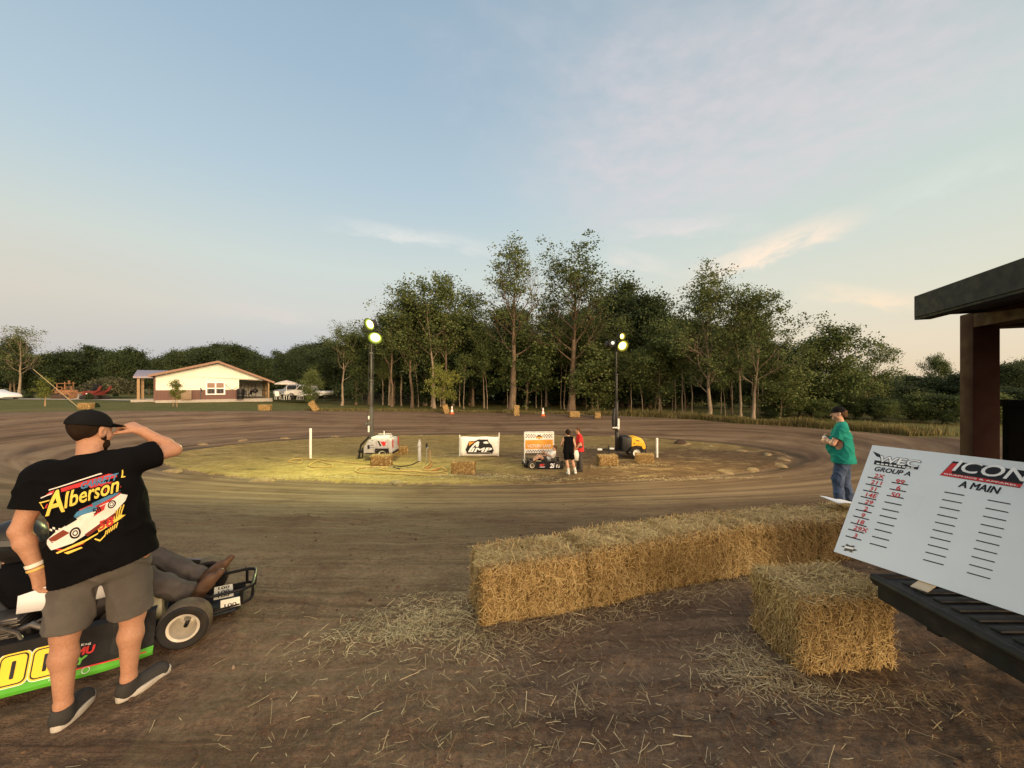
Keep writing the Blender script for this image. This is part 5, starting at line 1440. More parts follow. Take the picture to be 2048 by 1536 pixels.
# gravel lane by the building, pale strips, shrubs
def lane():
    m = MB(); pts = [(-120, 50.6), (-62, 50.2), (-50, 49.2), (-44.6, 48.2)]
    V = []
    for x, y in pts:
        for w_ in (-1.5, 1.5): V.append((x, y + w_, float(base_h(x, y + w_)) + .05))
    m.raw(V, [(2 * i, 2 * i + 1, 2 * i + 3, 2 * i + 2) for i in range(len(pts) - 1)])
    o = m.build('lane', M('gravel_pale', (.40, .35, .28), .9, var=.2, scale=3, bump=.4)); o['kind'] = 'structure'
lane()
def shrub(px, py, w, h, label, mat=LEAFD, n=900, name='shrub', Y=None):
    p = on_ground(px, py) if Y is None else at(px, py, Y)
    rng = np.random.default_rng(int(px)); u = rng.normal(0, 1, (n, 3)); u /= np.linalg.norm(u, axis=1, keepdims=True); r_ = rng.random((n, 1)) ** .35
    c = u * r_ * np.array([w / 2, w / 2, h]) ; c[:, 2] = np.abs(c[:, 2]) * (1 + .25 * fbm(c[:, 0] * 2, c[:, 1] * 2, int(px), 2))
    V, Fq = leaf_quads(rng, c, max(.05, .10 * h))
    t = thing(name, label, 'shrub', p); link('foliage', np_mesh('foliage', V, Fq, [mat]), t)
    B('stem', BARK, t, lambda m: [m.cyl((0, 0, -.05), (w * .2 * math.cos(i * 2.1), w * .2 * math.sin(i * 2.1), h * .6), .02, n=5) for i in range(3)])
shrub(58, 797, 1.1, .7, 'low dark shrub on the lawn right of the white sports car')
shrub(178, 800, .8, .95, 'little dark conifer on the lawn below the red loader')
shrub(231, 793, .7, .8, 'little dark conifer at the lane, between loader and building')
shrub(192, 815, .5, .4, 'tiny shrub beside the bale behind the capped man')
shrub(222, 786, 7.5, 2.3, 'broad grey-green mound of brush behind the red loader', leaf_mat('brush', [(.2, (.04, .045, .022)), (.6, (.085, .085, .045)), (.9, (.14, .13, .07))]), 5000, 'brush_mound', Y=58)
def sapling(px, Y, kind, top, label, guard=True):
    X = (px - 1024) / F * Y; z = float(base_h(X, Y)); h = EYE + (768 - top) / F * Y - z
    t = tree(kind, px, Y, label=label, group='young planted trees', name='sapling', cat='young tree', H=h)
    s = 1.0 / t.scale[0]
    if guard:
        B('stake', WOODP, t, lambda m: [m.cyl((k * .28 * s, 0, -.05), (k * .28 * s, 0, h * .42 / t.scale[2]), .025 * s, n=6) for k in (-1, 1)])
sapling(90, 34, 'sapling', 752, 'small staked sapling on the lawn above the capped man')
sapling(350, 36, 'sapling', 758, 'leafy sapling in front of the cream gable wall')
sapling(622, 43, 'under_b', 738, 'bushy young tree in front of the white pickup', False)
sapling(886, 36, 'bright', 728, 'bright green young tree in front of the wood, by the left cone', False)
# chain-link fence
def fence():
    t = thing('chain_link_fence', 'low dark chain-link fence in front of the wood, right of the white pickup', 'fence', (0, 0, 0))
    Y = 44.5; xs = np.linspace((648 - 1024) / F * Y, (840 - 1024) / F * Y, 6)
    for x in xs:
        z = float(base_h(x, Y)); B('post', DARKM, t, lambda m: m.cyl((x, Y, z - .1), (x, Y, z + 1.25), .035, n=8))
    z = [float(base_h(x, Y)) for x in xs]
    B('rail', DARKM, t, lambda m: (m.tube([(x, Y, zz + 1.22) for x, zz in zip(xs, z)], .022, n=6), m.tube([(x, Y, zz + .08) for x, zz in zip(xs, z)], .012, n=6)))
    def f(m):
        zl = np.mean(z); L = xs[-1] - xs[0]; n = int(L / .16)
        for i in range(n):
            x = xs[0] + i * .16
            for d in (-1, 1):
                x2 = x + d * 1.14
                if xs[0] <= x2 <= xs[-1]: m.tube([(x, Y, zl + .08), (x2, Y, zl + 1.22)], .006, n=3, caps=False)
    B('mesh', DARKM, t, f, smooth=0)
fence()
# ------------------------------------------------------------------ pavilion at the right edge
ROOFD = M('pavilion_metal', (.028, .031, .036), .8, spec=.08, var=.1)
POSTB = M('pavilion_post', (.034, .014, .010), .8, spec=.1, var=.25, scale=5)
def pavilion():
    c = np.array([3.03, 2.89]); e = np.array([-.376, -.926]); w = np.array([.926, -.376])    # corner, along the eave, inwards
    zt, zb, zs = 2.548, 2.41, 2.425
    t = thing('pavilion', 'dark metal-roofed timing pavilion with thick brown post at the right edge', 'pavilion', (c[0], c[1], 0))
    P = lambda a, b, z: np.array([e[0] * a + w[0] * b, e[1] * a + w[1] * b, z])
    Lx, Wd = 6.5, 4.6
    mid = Wd / 2
    def f(m):
        # two roof slopes rising to a ridge that runs along the eave direction
        for s, b0 in ((1, 0.0), (-1, Wd)):
            a = [P(0, b0, zt), P(Lx, b0, zt), P(Lx, mid, zt + .75), P(0, mid, zt + .75)]
            lo = [p - Zv * .05 for p in a]
            m.raw(a + lo, [(0, 1, 2, 3), (7, 6, 5, 4), (0, 4, 5, 1), (1, 5, 6, 2), (2, 6, 7, 3), (3, 7, 4, 0)])
    B('roof', ROOFD, t, f, smooth=0)
    def f(m):
        m.beam(P(-.0, 0.01, (zt + zb) / 2), P(Lx, .01, (zt + zb) / 2), .03, zt - zb + .02)
        m.beam(P(-.02, .05, zb - .012), P(Lx, .05, zb - .012), .09, .03)
        m.beam(P(.01, 0, (zt + zb) / 2), P(.01, Wd, (zt + zb) / 2 + 0), .03, zt - zb)
        m.raw([P(.0, 0, zt), P(0, Wd, zt), P(0, mid, zt + .72)], [(0, 1, 2)])
    B('fascia', ROOFD, t, f, smooth=0)
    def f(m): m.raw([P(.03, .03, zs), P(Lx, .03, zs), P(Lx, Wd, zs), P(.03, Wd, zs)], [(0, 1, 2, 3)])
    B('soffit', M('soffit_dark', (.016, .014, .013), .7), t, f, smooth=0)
    pc = np.array([3.50, 2.88]) - c
    def f(m): m.box((pc[0], pc[1], 1.2), (.145, .145, 2.46), rz=math.atan2(e[1], e[0]))
    B('post', POSTB, t, f, bevel=.008)
    def f(m):
        m.box((pc[0], pc[1], .06), (.20, .20, .12), rz=math.atan2(e[1], e[0]))
    B('post_base', DARKM, t, f, bevel=.01)
    for a, b in ((3.2, .42), (6.2, .42), (.2, Wd - .4), (3.2, Wd - .4), (6.2, Wd - .4)):
        q = P(a, b, 1.15); B('post', POSTB, t, lambda m: m.box(q, (.2, .2, 2.36), rz=math.atan2(e[1], e[0])), bevel=.008)
    def f(m):
        m.beam(np.array([pc[0], pc[1], 2.37]), np.array([pc[0], pc[1], 2.37]) + np.append(w, 0) * 3.8, .16, .11)
        m.beam(np.array([pc[0], pc[1], 2.368]), np.array([pc[0], pc[1], 2.368]) + np.append(e, 0) * 6.0, .14, .10)
    B('beam', POSTB, t, f)
    a = np.array([pc[0], pc[1], 0]) + np.append(w, 0) * .14; b = a + np.append(w, 0) * 3.5
    def f(m):
        m.beam(a + Zv * .87, b + Zv * .87, .06, 1.74); m.beam(a + Zv * 1.76, b + Zv * 1.76, .12, .05)
    B('half_wall', M('wall_black', (.004, .004, .004), .95, spec=.02), t, f)
pavilion()

# ------------------------------------------------------------------ trailer deck and the scoreboard on it
def trailer():
    t = thing('trailer_deck', 'black ribbed metal deck of a low trailer, carrying the white scoreboard', 'trailer', (2.15, .6, 0))
    x0, x1, y0, y1 = 0.0, 1.62, -1.4, 1.70
    z = .748
    DECK = M('deck_black', (.016, .015, .014), .55, spec=.2, var=.3, scale=12, dirt=.25)
    def f(m): m.box(((x0 + x1) / 2, (y0 + y1) / 2, z - .02), (x1 - x0, y1 - y0, .04))
    d = B('deck', DECK, t, f, bevel=.006)
    def f(m):
        n = int((y1 - y0) / .082)
        for i in range(n): m.box(((x0 + x1) / 2 + .045, y0 + .05 + i * .082, z + .006), (x1 - x0 - .11, .045, .014), rz=0)
    B('rib', DECK, d, f, bevel=.005)
    def f(m):
        m.tube([(x0 + .015, y0, z - .008), (x0 + .015, y1, z - .008)], .024, n=12)
        m.tube([(x0 + .015, y1 + .0, z - .008), (x1, y1, z - .008)], .024, n=12)
        m.box((x0 + .03, (y0 + y1) / 2, z - .062), (.04, y1 - y0 - .06, .10))
    B('edge_rail', DECK, d, f, bevel=.0)
    def f(m):
        for yy in (y0 + .3, .15, y1 - .3): m.beam((x0 + .04, yy, z - .1), (x1 - .04, yy, z - .1), .06, .09)
    B('cross_beam', BLACK, t, f)
    for x, y in ((1.08, 1.62), (1.08, -1.0), (.10, -1.0)):
        B('leg', BLACK, t, lambda m: (m.box((x, y, .36), (.075, .075, .66)), m.box((x, y, .03), (.16, .16, .05))), bevel=.006)
    def f(m): m.box((.33, 1.30, .60), (.20, .12, .10)); m.box((.42, 1.1, .57), (.14, .1, .1))
    B('lamp_bracket', BLACK, t, f, bevel=.02)
    B('clip_paper', M('paper_tan', (.5, .42, .3), .8), t, lambda m: m.box((.16, 1.56, z + .016), (.13, .07, .004), rz=.5))
trailer()

def scoreboard():
    bl = np.array([2.16, 2.58, .775]); d = np.array([.42, -.9075, .0]); back = np.array([.9075, .42, 0])
    up = nrm(back * .505 + Zv * .680); hh = .847; Wd = 1.36
    nrmv = np.cross(d, up); nrmv = nrmv if nrmv @ np.array([-1, -1, 0]) > 0 else -nrmv
    t = thing('scoreboard', 'white lineup board with black headings and red handwritten numbers leaning back on the trailer', 'scoreboard', bl)
    def f(m): m.box(d * Wd / 2 + up * hh / 2, (Wd, hh, .006), rot=np.stack([d, up, np.cross(d, up)], 1))
    s = B('panel', M('board_white', (.66, .71, .73), .32, var=.06, scale=1.6), t, f)
    # picture measurements on the board, mapped back to its plane
    def uv(px, py):
        r_ = np.array([(px - 1024) / F, 1.0, -(py - 768) / F]); o = np.array([0, 0, EYE])
        k = ((bl - o) @ nrmv) / (r_ @ nrmv); p = o + r_ * k - bl
        return p @ d, p @ up
    off = nrmv * .0042
    def f(m):
        O = off
        def T(s_, px0, py0, px1, py1, hgt, mi, shear=0, w=None, o2=0, lift=0, spacing=1.0, bold=0):
            a = uv(px0, py0); b = uv(px1, py1)
            ux = d * (b[0] - a[0]) + up * (b[1] - a[1]); L = np.linalg.norm(ux); ux = ux / L; uy = nrm(up - ux * (up @ ux))
            m.mi = mi; m.text(s_, O + nrmv * lift + d * a[0] + up * a[1], ux, uy, hgt, L if w is None else w, shear=shear, offset=o2, spacing=spacing, bold=bold)
        def Q(pts, mi, lift=0):
            m.mi = mi; u = [uv(*p) for p in pts]
            ar = sum(u[i][0] * u[(i + 1) % len(u)][1] - u[(i + 1) % len(u)][0] * u[i][1] for i in range(len(u)))
            if ar < 0: u = u[::-1]
            m.poly(u, O + nrmv * lift, d, up)
        # first logo: slab letters with dark edges, thin line under
        T('WEC', 1757, 924, 1838, 936, .052, 0, shear=.12, o2=.01, bold=.0042); T('WEC', 1757, 924, 1838, 936, .052, 2, shear=.12, o2=.02, lift=.0012)
        Q([(1746, 903), (1760, 909), (1764, 917), (1753, 913)], 0)
        Q([(1750, 921), (1838, 933), (1836, 940), (1812, 936), (1810, 939), (1748, 929)], 0, .0008); 
        for k_ in range(9): Q([(1754 + k_ * 8.6, 926.5 + k_ * 1.12), (1760 + k_ * 8.6, 927.3 + k_ * 1.12), (1759.5 + k_ * 8.6, 929.8 + k_ * 1.12), (1753.5 + k_ * 8.6, 929 + k_ * 1.12)], 2, .0028)
        T('GROUP A', 1749, 942, 1820, 953, .034, 0, shear=.22, o2=.0, bold=.0014)
        # second logo: dark red parallelogram with big white slanted letters
        Q([(1907, 923), (2062, 944), (2040, 977), (1880, 951)], 0, .0004); Q([(1905, 927), (1917, 928), (1902, 948), (1886, 946)], 1, .0006)
        Q([(1886, 945), (2046, 970), (2040, 976), (1880, 951)], 1, .0012)
        T('ICON', 1905, 942, 2060, 966, .078, 2, shear=.28, o2=.0, lift=.002, bold=.0016)
        T('GRAPHICS & APPAREL', 1888, 949.5, 2036, 974, .010, 2, o2=.02, lift=.003)
        T('A MAIN', 1917, 974, 1999, 989, .043, 0, shear=.22, o2=.0, bold=.0018)
        def line(x0, y0, x1, y1):
            Q([(x0, y0), (x1, y1), (x1 - .5, y1 + 2.1), (x0 - .5, y0 + 2.1)], 0)
        Lc = [(1736, 953.5, 1767, 960), (1732, 967, 1763, 973.5), (1727, 979.5, 1758, 986), (1722, 992, 1753, 999.5), (1717, 1005, 1749, 1012.5), (1712, 1018, 1744, 1025.5), (1707, 1031, 1739, 1039), (1702, 1044, 1734, 1053), (1697, 1057.5, 1729, 1066), (1692, 1071, 1723.5, 1080)]
        nums = ['2X', '211', '31', '14E', '29', '2', '9', '18', '29X', '3']
        for (x0, y0, x1, y1), s_ in zip(Lc, nums):
            line(x0, y0, x1, y1)
            w_ = .018 * len(s_); a = uv((x0 + x1) / 2 - 5.5 * len(s_) * .5 + 2, (y0 + y1) / 2 + .5 - len(s_))
            m.mi = 1; ux = nrm(d + up * .03); m.text(s_, O + nrmv * .001 + d * a[0] + up * a[1], ux, up, .030, None, shear=.1, bold=.0008)
        R2 = [(1784, 964, 1817, 969.5), (1779.5, 977, 1812.5, 983), (1774, 990, 1808, 996.5), (1769.5, 1003, 1804, 1010), (1765, 1017, 1798.5, 1024), (1760, 1030, 1794, 1037.5), (1755, 1044, 1789, 1052), (1750, 1057.5, 1784, 1066), (1745, 1072, 1779, 1080.5), (1740.5, 1086, 1774, 1095)]
        for i, L in enumerate(R2):
            line(*L)
            if i < 3:
                s_ = ('99', '6', '50')[i]; a = uv(L[0] + (7 if len(s_) > 1 else 13), L[1] + 3.0); m.mi = 1; m.text(s_, O + nrmv * .001 + d * a[0] + up * a[1], nrm(d + up * .03), up, .032, None, shear=.1, bold=.0008)
        for i in range(10):
            x0 = 1889.5 - i * 4.72; y0 = 983.5 + i * 15.0; x1 = 1929 - i * 4.55; y1 = 990.5 + i * 15.45
            line(x0, y0, x1, y1)
            x0 = 1976 - i * 4.6; y0 = 999.5 + i * 16.1; x1 = 2022 - i * 4.5; y1 = 1008 + i * 16.6
            line(x0, y0, x1, y1)
        # little emblem in the corner
        cx, cy = 1699, 1097
        st = [(cx + (17 if i % 2 == 0 else 9) * math.cos(i * math.pi / 6 + .2) , cy + (9 if i % 2 == 0 else 6) * math.sin(i * math.pi / 6 + .2) + 2.5 * math.cos(i * math.pi / 6 + .2)) for i in range(12)]
        Q(st, 3); Q([(cx - 9, cy - 5), (cx + 9, cy - 1), (cx + 8, cy + 3), (cx - 10, cy - 1)], 2, .0006)
    B('lettering', [BLACKINK, REDINK, WHITEC, M('emblem_olive', (.10, .085, .05), .6)], s, f, smooth=0)
    def f(m):
        for k in (.25, 1.1): m.beam(d * k + up * hh * .8 - nrmv * .01, d * k + back * .95 + Zv * (-.0), .03, .02)
    B('prop_strut', DARKM, t, f)
scoreboard()
def sheet():
    mb = MB(); V = []; n = 6
    for j in range(n + 1):
        for i in range(n + 1):
            u, v = i / n, j / n; V.append((.30 * u - .03 * v, .20 * v, .012 + .035 * (1 - u) ** 2 * (.4 + v) + .01 * math.sin(u * 5)))
    mb.raw(V, [(j * (n + 1) + i, j * (n + 1) + i + 1, (j + 1) * (n + 1) + i + 1, (j + 1) * (n + 1) + i) for j in range(n) for i in range(n)])
    o = mb.build('paper_sheet', M('paper_white', (.80, .80, .82), .7, var=.03)); o.location = (3.76, 4.42, .50); o.rotation_euler = (0, 0, .2)
    o.modifiers.new('s', 'SOLIDIFY').thickness = .003
    tag(o, 'white paper lying on top of the bale row, poking out beside the scoreboard', 'paper')
sheet()

# ------------------------------------------------------------------ karts
KBLACK = M('kart_black', (.007, .007, .008), .5, spec=.15, var=.1, dirt=.12); KGREEN = M('kart_green', (.10, .42, .035), .4, var=.08, dirt=.1)
KYEL = M('kart_yellow', (.82, .58, .03), .4, var=.05); KGREY = M('kart_grey_panel', (.13, .135, .16), .4, var=.1, dirt=.2)
SEATM = M('kart_seat', (.03, .03, .03), .5); TANKM = M('tank_plastic', (.50, .46, .30), .5, dirt=.3)
PLATE = M('number_sticker', (.80, .78, .70), .5, var=.04)
ENG = M('engine_metal', (.12, .11, .10), .45, metal=.7, var=.3, dirt=.35)
def kart(label, loc, rz, near, scheme):
    """nose towards +x; near = sign of the y side that carries the readable number panel"""
    t = thing('go_kart', label, 'go-kart', loc, rz); n = near
    def f(m):
        for s in (-1, 1):
            m.tube([(-1.30, s * .30, .07), (-.5, s * .33, .06), (.05, s * .20, .07), (.30, s * .17, .08)], .016)
            m.tube([(-1.05, s * .46, .08), (-.9, s * .50, .08), (-.3, s * .50, .08), (-.18, s * .36, .08)], .014)
        for x, w_ in ((-1.2, .3), (-.55, .33), (.05, .2), (.28, .17)): m.tube([(x, -w_, .065), (x, w_, .065)], .015)
        m.tube([(0, -.40, .125), (0, .40, .125)], .014); m.tube([(-1.05, -.55, .14), (-1.05, .55, .14)], .017)
        m.tube([(-.02, -.12, .1), (-.02, -.1, .22), (-.05, 0, .24), (-.02, .1, .22), (-.02, .12, .1)], .010)
    B('chassis', KBLACK, t, f)
    B('floor_pan', DARKM, t, lambda m: m.prism([(-.6, -.31), (.05, -.2), (.3, -.17), (.3, .17), (.05, .2), (-.6, .31)], (0, 0, .045), Xv, Yv, .006))
    # front bumper: rounded double loop with cross bars
    def loop(m, z, x0, x1, w_, r):
        pts = [(x0, -w_, z), (x1 - .08, -w_, z + .01)] + [(x1 - .08 + .08 * math.sin(a), -w_ + .08 - .08 * math.cos(a), z + .01) for a in (.5, 1.0, 1.57)] + [(x1 - .08 + .08 * math.sin(a), w_ - .08 + .08 * math.cos(a), z + .01) for a in (1.57, 1.0, .5)] + [(x1 - .08, w_, z + .01), (x0, w_, z)]
        m.tube(pts, r, n=8)
    def f(m):
        loop(m, .205, .04, .385, .20, .013); loop(m, .09, .06, .375, .19, .012)
        for y in (-.19, .19): m.tube([(.31, y, .095), (.31, y * 1.02, .21)], .011); m.tube([(.08, y, .09), (.06, y, .205)], .011)
        m.tube([(.375, -.10, .095), (.385, -.10, .215)], .011); m.tube([(.375, .10, .095), (.385, .10, .215)], .011)
    bp = B('front_bumper', KBLACK, t, f)
    def f(m):
        m.mi = 0; m.box((.24, n * .196, .125), (.13, .006, .07)); m.mi = 0
        m.raw([(.13, n * .195, .175), (.26, n * .195, .175), (.24, n * .10, .235), (.12, n * .10, .235)], [(0, 1, 2, 3), (3, 2, 1, 0)])
        m.mi = 1
        ud = nrm(np.array([-.012, -n * .095, .06]))
        for i in range(3): m.text('100', np.array([.158, n * .195, .177]) + ud * (.006 + i * .036) + np.array([0, n * .003, .003]), Xv, ud, .024, .075, offset=.02)
        if n < 0: m.text('100', (.20, n * .202, .098), Xv, Zv, .028, .08, offset=.02)
        else: m.text('100', (.33, n * .203, .128), -Xv, Zv, .03, .09, offset=.02)
    if scheme == 'green': B('number_sticker', [PLATE, BLACKINK], bp, f, smooth=0)
    wheel(t, (0, n * .40, .148), (0, n, 0), .154, .17, .092, RIMW, dish=1.1); wheel(t, (0, -n * .40, .148), (0, -n, 0), .154, .17, .092, RIMW, dish=1.1)
    wheel(t, (-1.05, n * .46, .15), (0, n, 0), .15, .21, .078, RIMW, dish=1.1); wheel(t, (-1.05, -n * .46, .15), (0, -n, 0), .15, .21, .078, RIMW, dish=1.1)
    # side panels: top edge, belt, bottom edge
    def panel(s, mats, paint):
        xs = np.linspace(-1.28, -.155, 12)
        prof = [(.44, .315), (.475, .30), (.50, .20), (.545, .085), (.57, .055), (.565, .035)]
        m = MB()
        def row(x): 
            k = 1 - .10 * max(0, (x + .45) / .28) ** 2
            return [(x, s * y * k, z) for y, z in prof]
        V = [p for x in xs for p in row(x)]; k = len(prof)
        Fs, mi = [], []
        for i in range(len(xs) - 1):
            for j in range(k - 1):
                q = (i * k + j, (i + 1) * k + j, (i + 1) * k + j + 1, i * k + j + 1)
                Fs.append(q if s < 0 else q[::-1]); mi.append(paint(xs[i], j))
        for f_, mm in zip(Fs, mi): m.mi = mm; m.raw([V[i] for i in f_], [(0, 1, 2, 3)])
        me = m.mesh('side_panel', mats, smooth=0)
        bm = bmesh.new(); bm.from_mesh(me); bmesh.ops.remove_doubles(bm, verts=bm.verts, dist=1e-5); bm.to_mesh(me); bm.free()
        o = link('side_panel', me, t); sm = o.modifiers.new('s', 'SOLIDIFY'); sm.thickness = .006; sm.offset = 0
        return o
    sd_ = panel(n, [KBLACK, KYEL, KGREEN] if scheme == 'green' else [KBLACK, WHITEC, WHITEC],
                (lambda x, j: 2 if j >= 3 else 0) if scheme == 'green' else (lambda x, j: 0 if j != 3 else 0))
    panel(-n, [KGREY if scheme == 'green' else KBLACK], lambda x, j: 0)
    # lettering on the near panel (its middle face, slightly proud)
    A0, A1 = np.array([0, n * .503, .20]), np.array([0, n * .548, .085]); dn = nrm(A0 - A1); ux = Xv if n < 0 else -Xv
    outw = nrm(np.cross(ux, dn)) * .006
    B0, B1 = np.array([0, n * .478, .30]), A0; db = nrm(B0 - B1); outb = nrm(np.cross(ux, db)) * .006
    def f(m):
        if scheme == 'green':
            O = lambda x, v: np.array([x, 0, 0]) + A1 + dn * v + outw
            # fat rounded yellow numerals with black outlines and slit counters
            def rr(x0, x1, y0, y1, r_):
                return [(x1 - r_ + r_ * math.cos(a_), y1 - r_ + r_ * math.sin(a_)) for a_ in np.linspace(0, 1.57, 5)] + [(x0 + r_ - r_ * math.sin(a_), y1 - r_ + r_ * math.cos(a_)) for a_ in np.linspace(0, 1.57, 5)] + \
                       [(x0 + r_ - r_ * math.cos(a_), y0 + r_ - r_ * math.sin(a_)) for a_ in np.linspace(0, 1.57, 5)] + [(x1 - r_ + r_ * math.sin(a_), y0 + r_ - r_ * math.cos(a_)) for a_ in np.linspace(0, 1.57, 5)]
            base_ = A1 + outw
            for i_, (x0, x1) in enumerate(((-.945, -.855), (-.85, -.72), (-.715, -.585))):
                m.mi = 4; m.poly(rr(x0 - .004, x1 + .004, -.010, .176, .032), base_ + outw * (.02 * i_), ux, dn)
                m.mi = 1; m.poly(rr(x0 - .001, x1 + .001, -.006, .173, .030), base_ + outw * (.2 + .02 * i_), ux, dn)
                m.mi = 0; m.poly(rr(x0 + .006, x1 - .006, .002, .165, .026), base_ + outw * (.4 + .02 * i_), ux, dn)
                m.mi = 1; m.poly(rr(x0 + .013, x1 - .013, .009, .158, .022), base_ + outw * (.6 + .02 * i_), ux, dn)
                if i_: m.mi = 0; m.poly(rr((x0 + x1) / 2 - .009, (x0 + x1) / 2 + .009, .035, .130, .006), base_ + outw * (.8 + .02 * i_), ux, dn)
            m.mi = 2; m.poly([(-.69, -.004), (-.175, -.004), (-.175, .004), (-.69, .004)], A1 + outw, ux, dn); m.text('MU', O(-.52, .075), ux, dn, .040, .085, shear=.1, bold=.003)
            m.mi = 3; m.text('Y', O(-.51, .025), ux, dn, .040, .045, shear=.2, bold=.003); m.mi = 4; m.text('Eag', np.array([-.50, 0, 0]) + B1 + db * .0 + outb, ux, db, .016, .045)
            C0, C1 = A1, np.array([0, n * .572, .055]); dc = nrm(C0 - C1); oc = nrm(np.cross(ux, dc)) * .006
            m.mi = 4; m.lathe([(.016, .001), (.016, .003), (.019, .003), (.019, .001)], np.array([-.46, 0, 0]) + (C0 + C1) / 2 + oc * .4, np.cross(ux, dc), 16, closed=True)
            m.text('ICON', np.array([-.62, 0, 0]) + C1 + dc * .009 + oc, ux, dc, .012, .05)
        else:
            O = lambda x, v: np.array([x, 0, 0]) + A1 + dn * v + outw
            x_ = -.30 if n > 0 else -1.1
            m.mi = 4; m.text('2M1', O(x_ - .42 * (1 if n > 0 else 0), -.01), ux, dn, .17, .42, shear=.25, bold=.012)
            m.mi = 2; m.text('MC', O(x_, .05), ux, dn, .09, .2, shear=.25, bold=.006); m.mi = 4; m.poly([(x_ * (1 if n < 0 else -1), .012), (x_ * (1 if n < 0 else -1) + .2, .012), (x_ * (1 if n < 0 else -1) + .22, .03), (x_ * (1 if n < 0 else -1) + .02, .03)], A1 + outw, ux, dn)
    B('number', [BLACKINK, KYEL, REDINK, KGREEN, WHITEC], sd_, f, smooth=0)
    def f(m):
        m.raw([(-.95, -.17, .10), (-.95, .17, .10), (-.62, .17, .09), (-.62, -.17, .09), (-1.02, -.17, .50), (-1.02, .17, .50), (-.55, .19, .19), (-.55, -.19, .19), (-.85, -.22, .28), (-.85, .22, .28), (-.7, .22, .2), (-.7, -.22, .2)],
              [(0, 3, 2, 1), (0, 1, 5, 4), (0, 4, 8, 11, 3), (1, 2, 10, 9, 5), (3, 11, 7), (2, 6, 10)])
    st = B('seat', SEATM, t, f); st.modifiers.new('s', 'SOLIDIFY').thickness = .012
    def f(m):
        c_ = np.array([-.40, 0, .42]); a = nrm((-.55, 0, .65)); u, v, d_ = frame(a)
        m.tube([c_ + .13 * (u * math.cos(k) + v * math.sin(k)) for k in np.linspace(0, 2 * math.pi, 20)[:-1]], .014, closed=True)
        for k in (0, 2.1, 4.2): m.tube([c_, c_ + .13 * (u * math.cos(k) + v * math.sin(k))], .009, n=5)
    sw = B('steering_wheel', KBLACK, t, f)
    B('steering_column', KBLACK, t, lambda m: m.cyl((-.40, 0, .42), (-.05, 0, .12), .011))
    B('fuel_tank', TANKM, t, lambda m: m.tube([(-.43, n * .14, .19), (-.41, n * .14, .19), (-.20, n * .10, .19), (-.18, n * .10, .19)], [.07, .105, .105, .07], n=16), smooth=50)
    # engine, chain guard, exhaust hoop on the near side behind the seat
    def f(m):
        m.box((-.93, n * .30, .22), (.22, .20, .20)); m.box((-.90, n * .31, .36), (.15, .16, .12))
        for k in range(5): m.box((-.90, n * .31, .31 + k * .024), (.19, .20, .008))
        m.cyl((-.93, n * .41, .22), (-.93, n * .46, .22), .075, n=18)
    B('engine', ENG, t, f, bevel=.008)
    def f(m):
        m.tube([(-.85, n * .40, .33), (-.74, n * .44, .38), (-.66, n * .45, .33), (-.62, n * .45, .24), (-.66, n * .44, .16), (-.8, n * .43, .14)], .019, n=10)
        m.tube([(-1.15, n * .34, .10), (-1.12, n * .40, .40), (-.95, n * .44, .45), (-.80, n * .45, .35), (-.70, n * .46, .12)], .012)
        m.tube([(-.78, n * .32, .12), (-.78, n * .40, .36), (-.70, n * .44, .40), (-.58, n * .45, .30), (-.5, n * .45, .10)], .010)
    B('exhaust', ENG, t, f)
    def f(m):
        m.prism([(-1.28, .10), (-1.1, .13), (-.6, .36), (-.56, .36), (-.52, .30), (-1.0, .1)], (0, -n * .44, 0), Xv, Zv, .01) if scheme != 'green' else m.raw(
            [(-.52, -n * .36, .42), (-.04, -n * .30, .335), (-.08, -n * .40, .20), (-.60, -n * .48, .24), (-.52, -n * .37, .43), (-.04, -n * .31, .345), (-.08, -n * .41, .20), (-.60, -n * .49, .24)],
            [(0, 1, 2, 3), (7, 6, 5, 4), (0, 4, 5, 1), (1, 5, 6, 2), (2, 6, 7, 3), (3, 7, 4, 0)])
    B('side_fairing', KGREY if scheme == 'green' else KBLACK, t, f)
    def f(m):
        m.tube([(-1.2, -.26, .07), (-1.42, -.22, .12), (-1.42, .22, .12), (-1.2, .26, .07)], .016); m.tube([(-1.38, -.3, .2), (-1.40, .3, .2)], .014)
    B('rear_bumper', KBLACK, t, f)
    return t
KU = np.array([.877, .48, 0]); KV = np.array([-.48, .877, 0]); KO = np.array([-2.572, 3.155, 0])
KZ = hz(-2.7, 2.9) - .004
kart('black and green go-kart with a big yellow number panel, a driver sitting in it', (KO[0], KO[1], KZ), math.atan2(.48, .877), -1, 'green')
kp = on_ground(1090, 938)
K2 = (kp[0] - .55, kp[1] + .45, hz(kp[0], kp[1] + .45) - .01)
kart('black go-kart with white and red lettering parked before the victory lane sign', K2, math.pi + .05, 1, 'black')
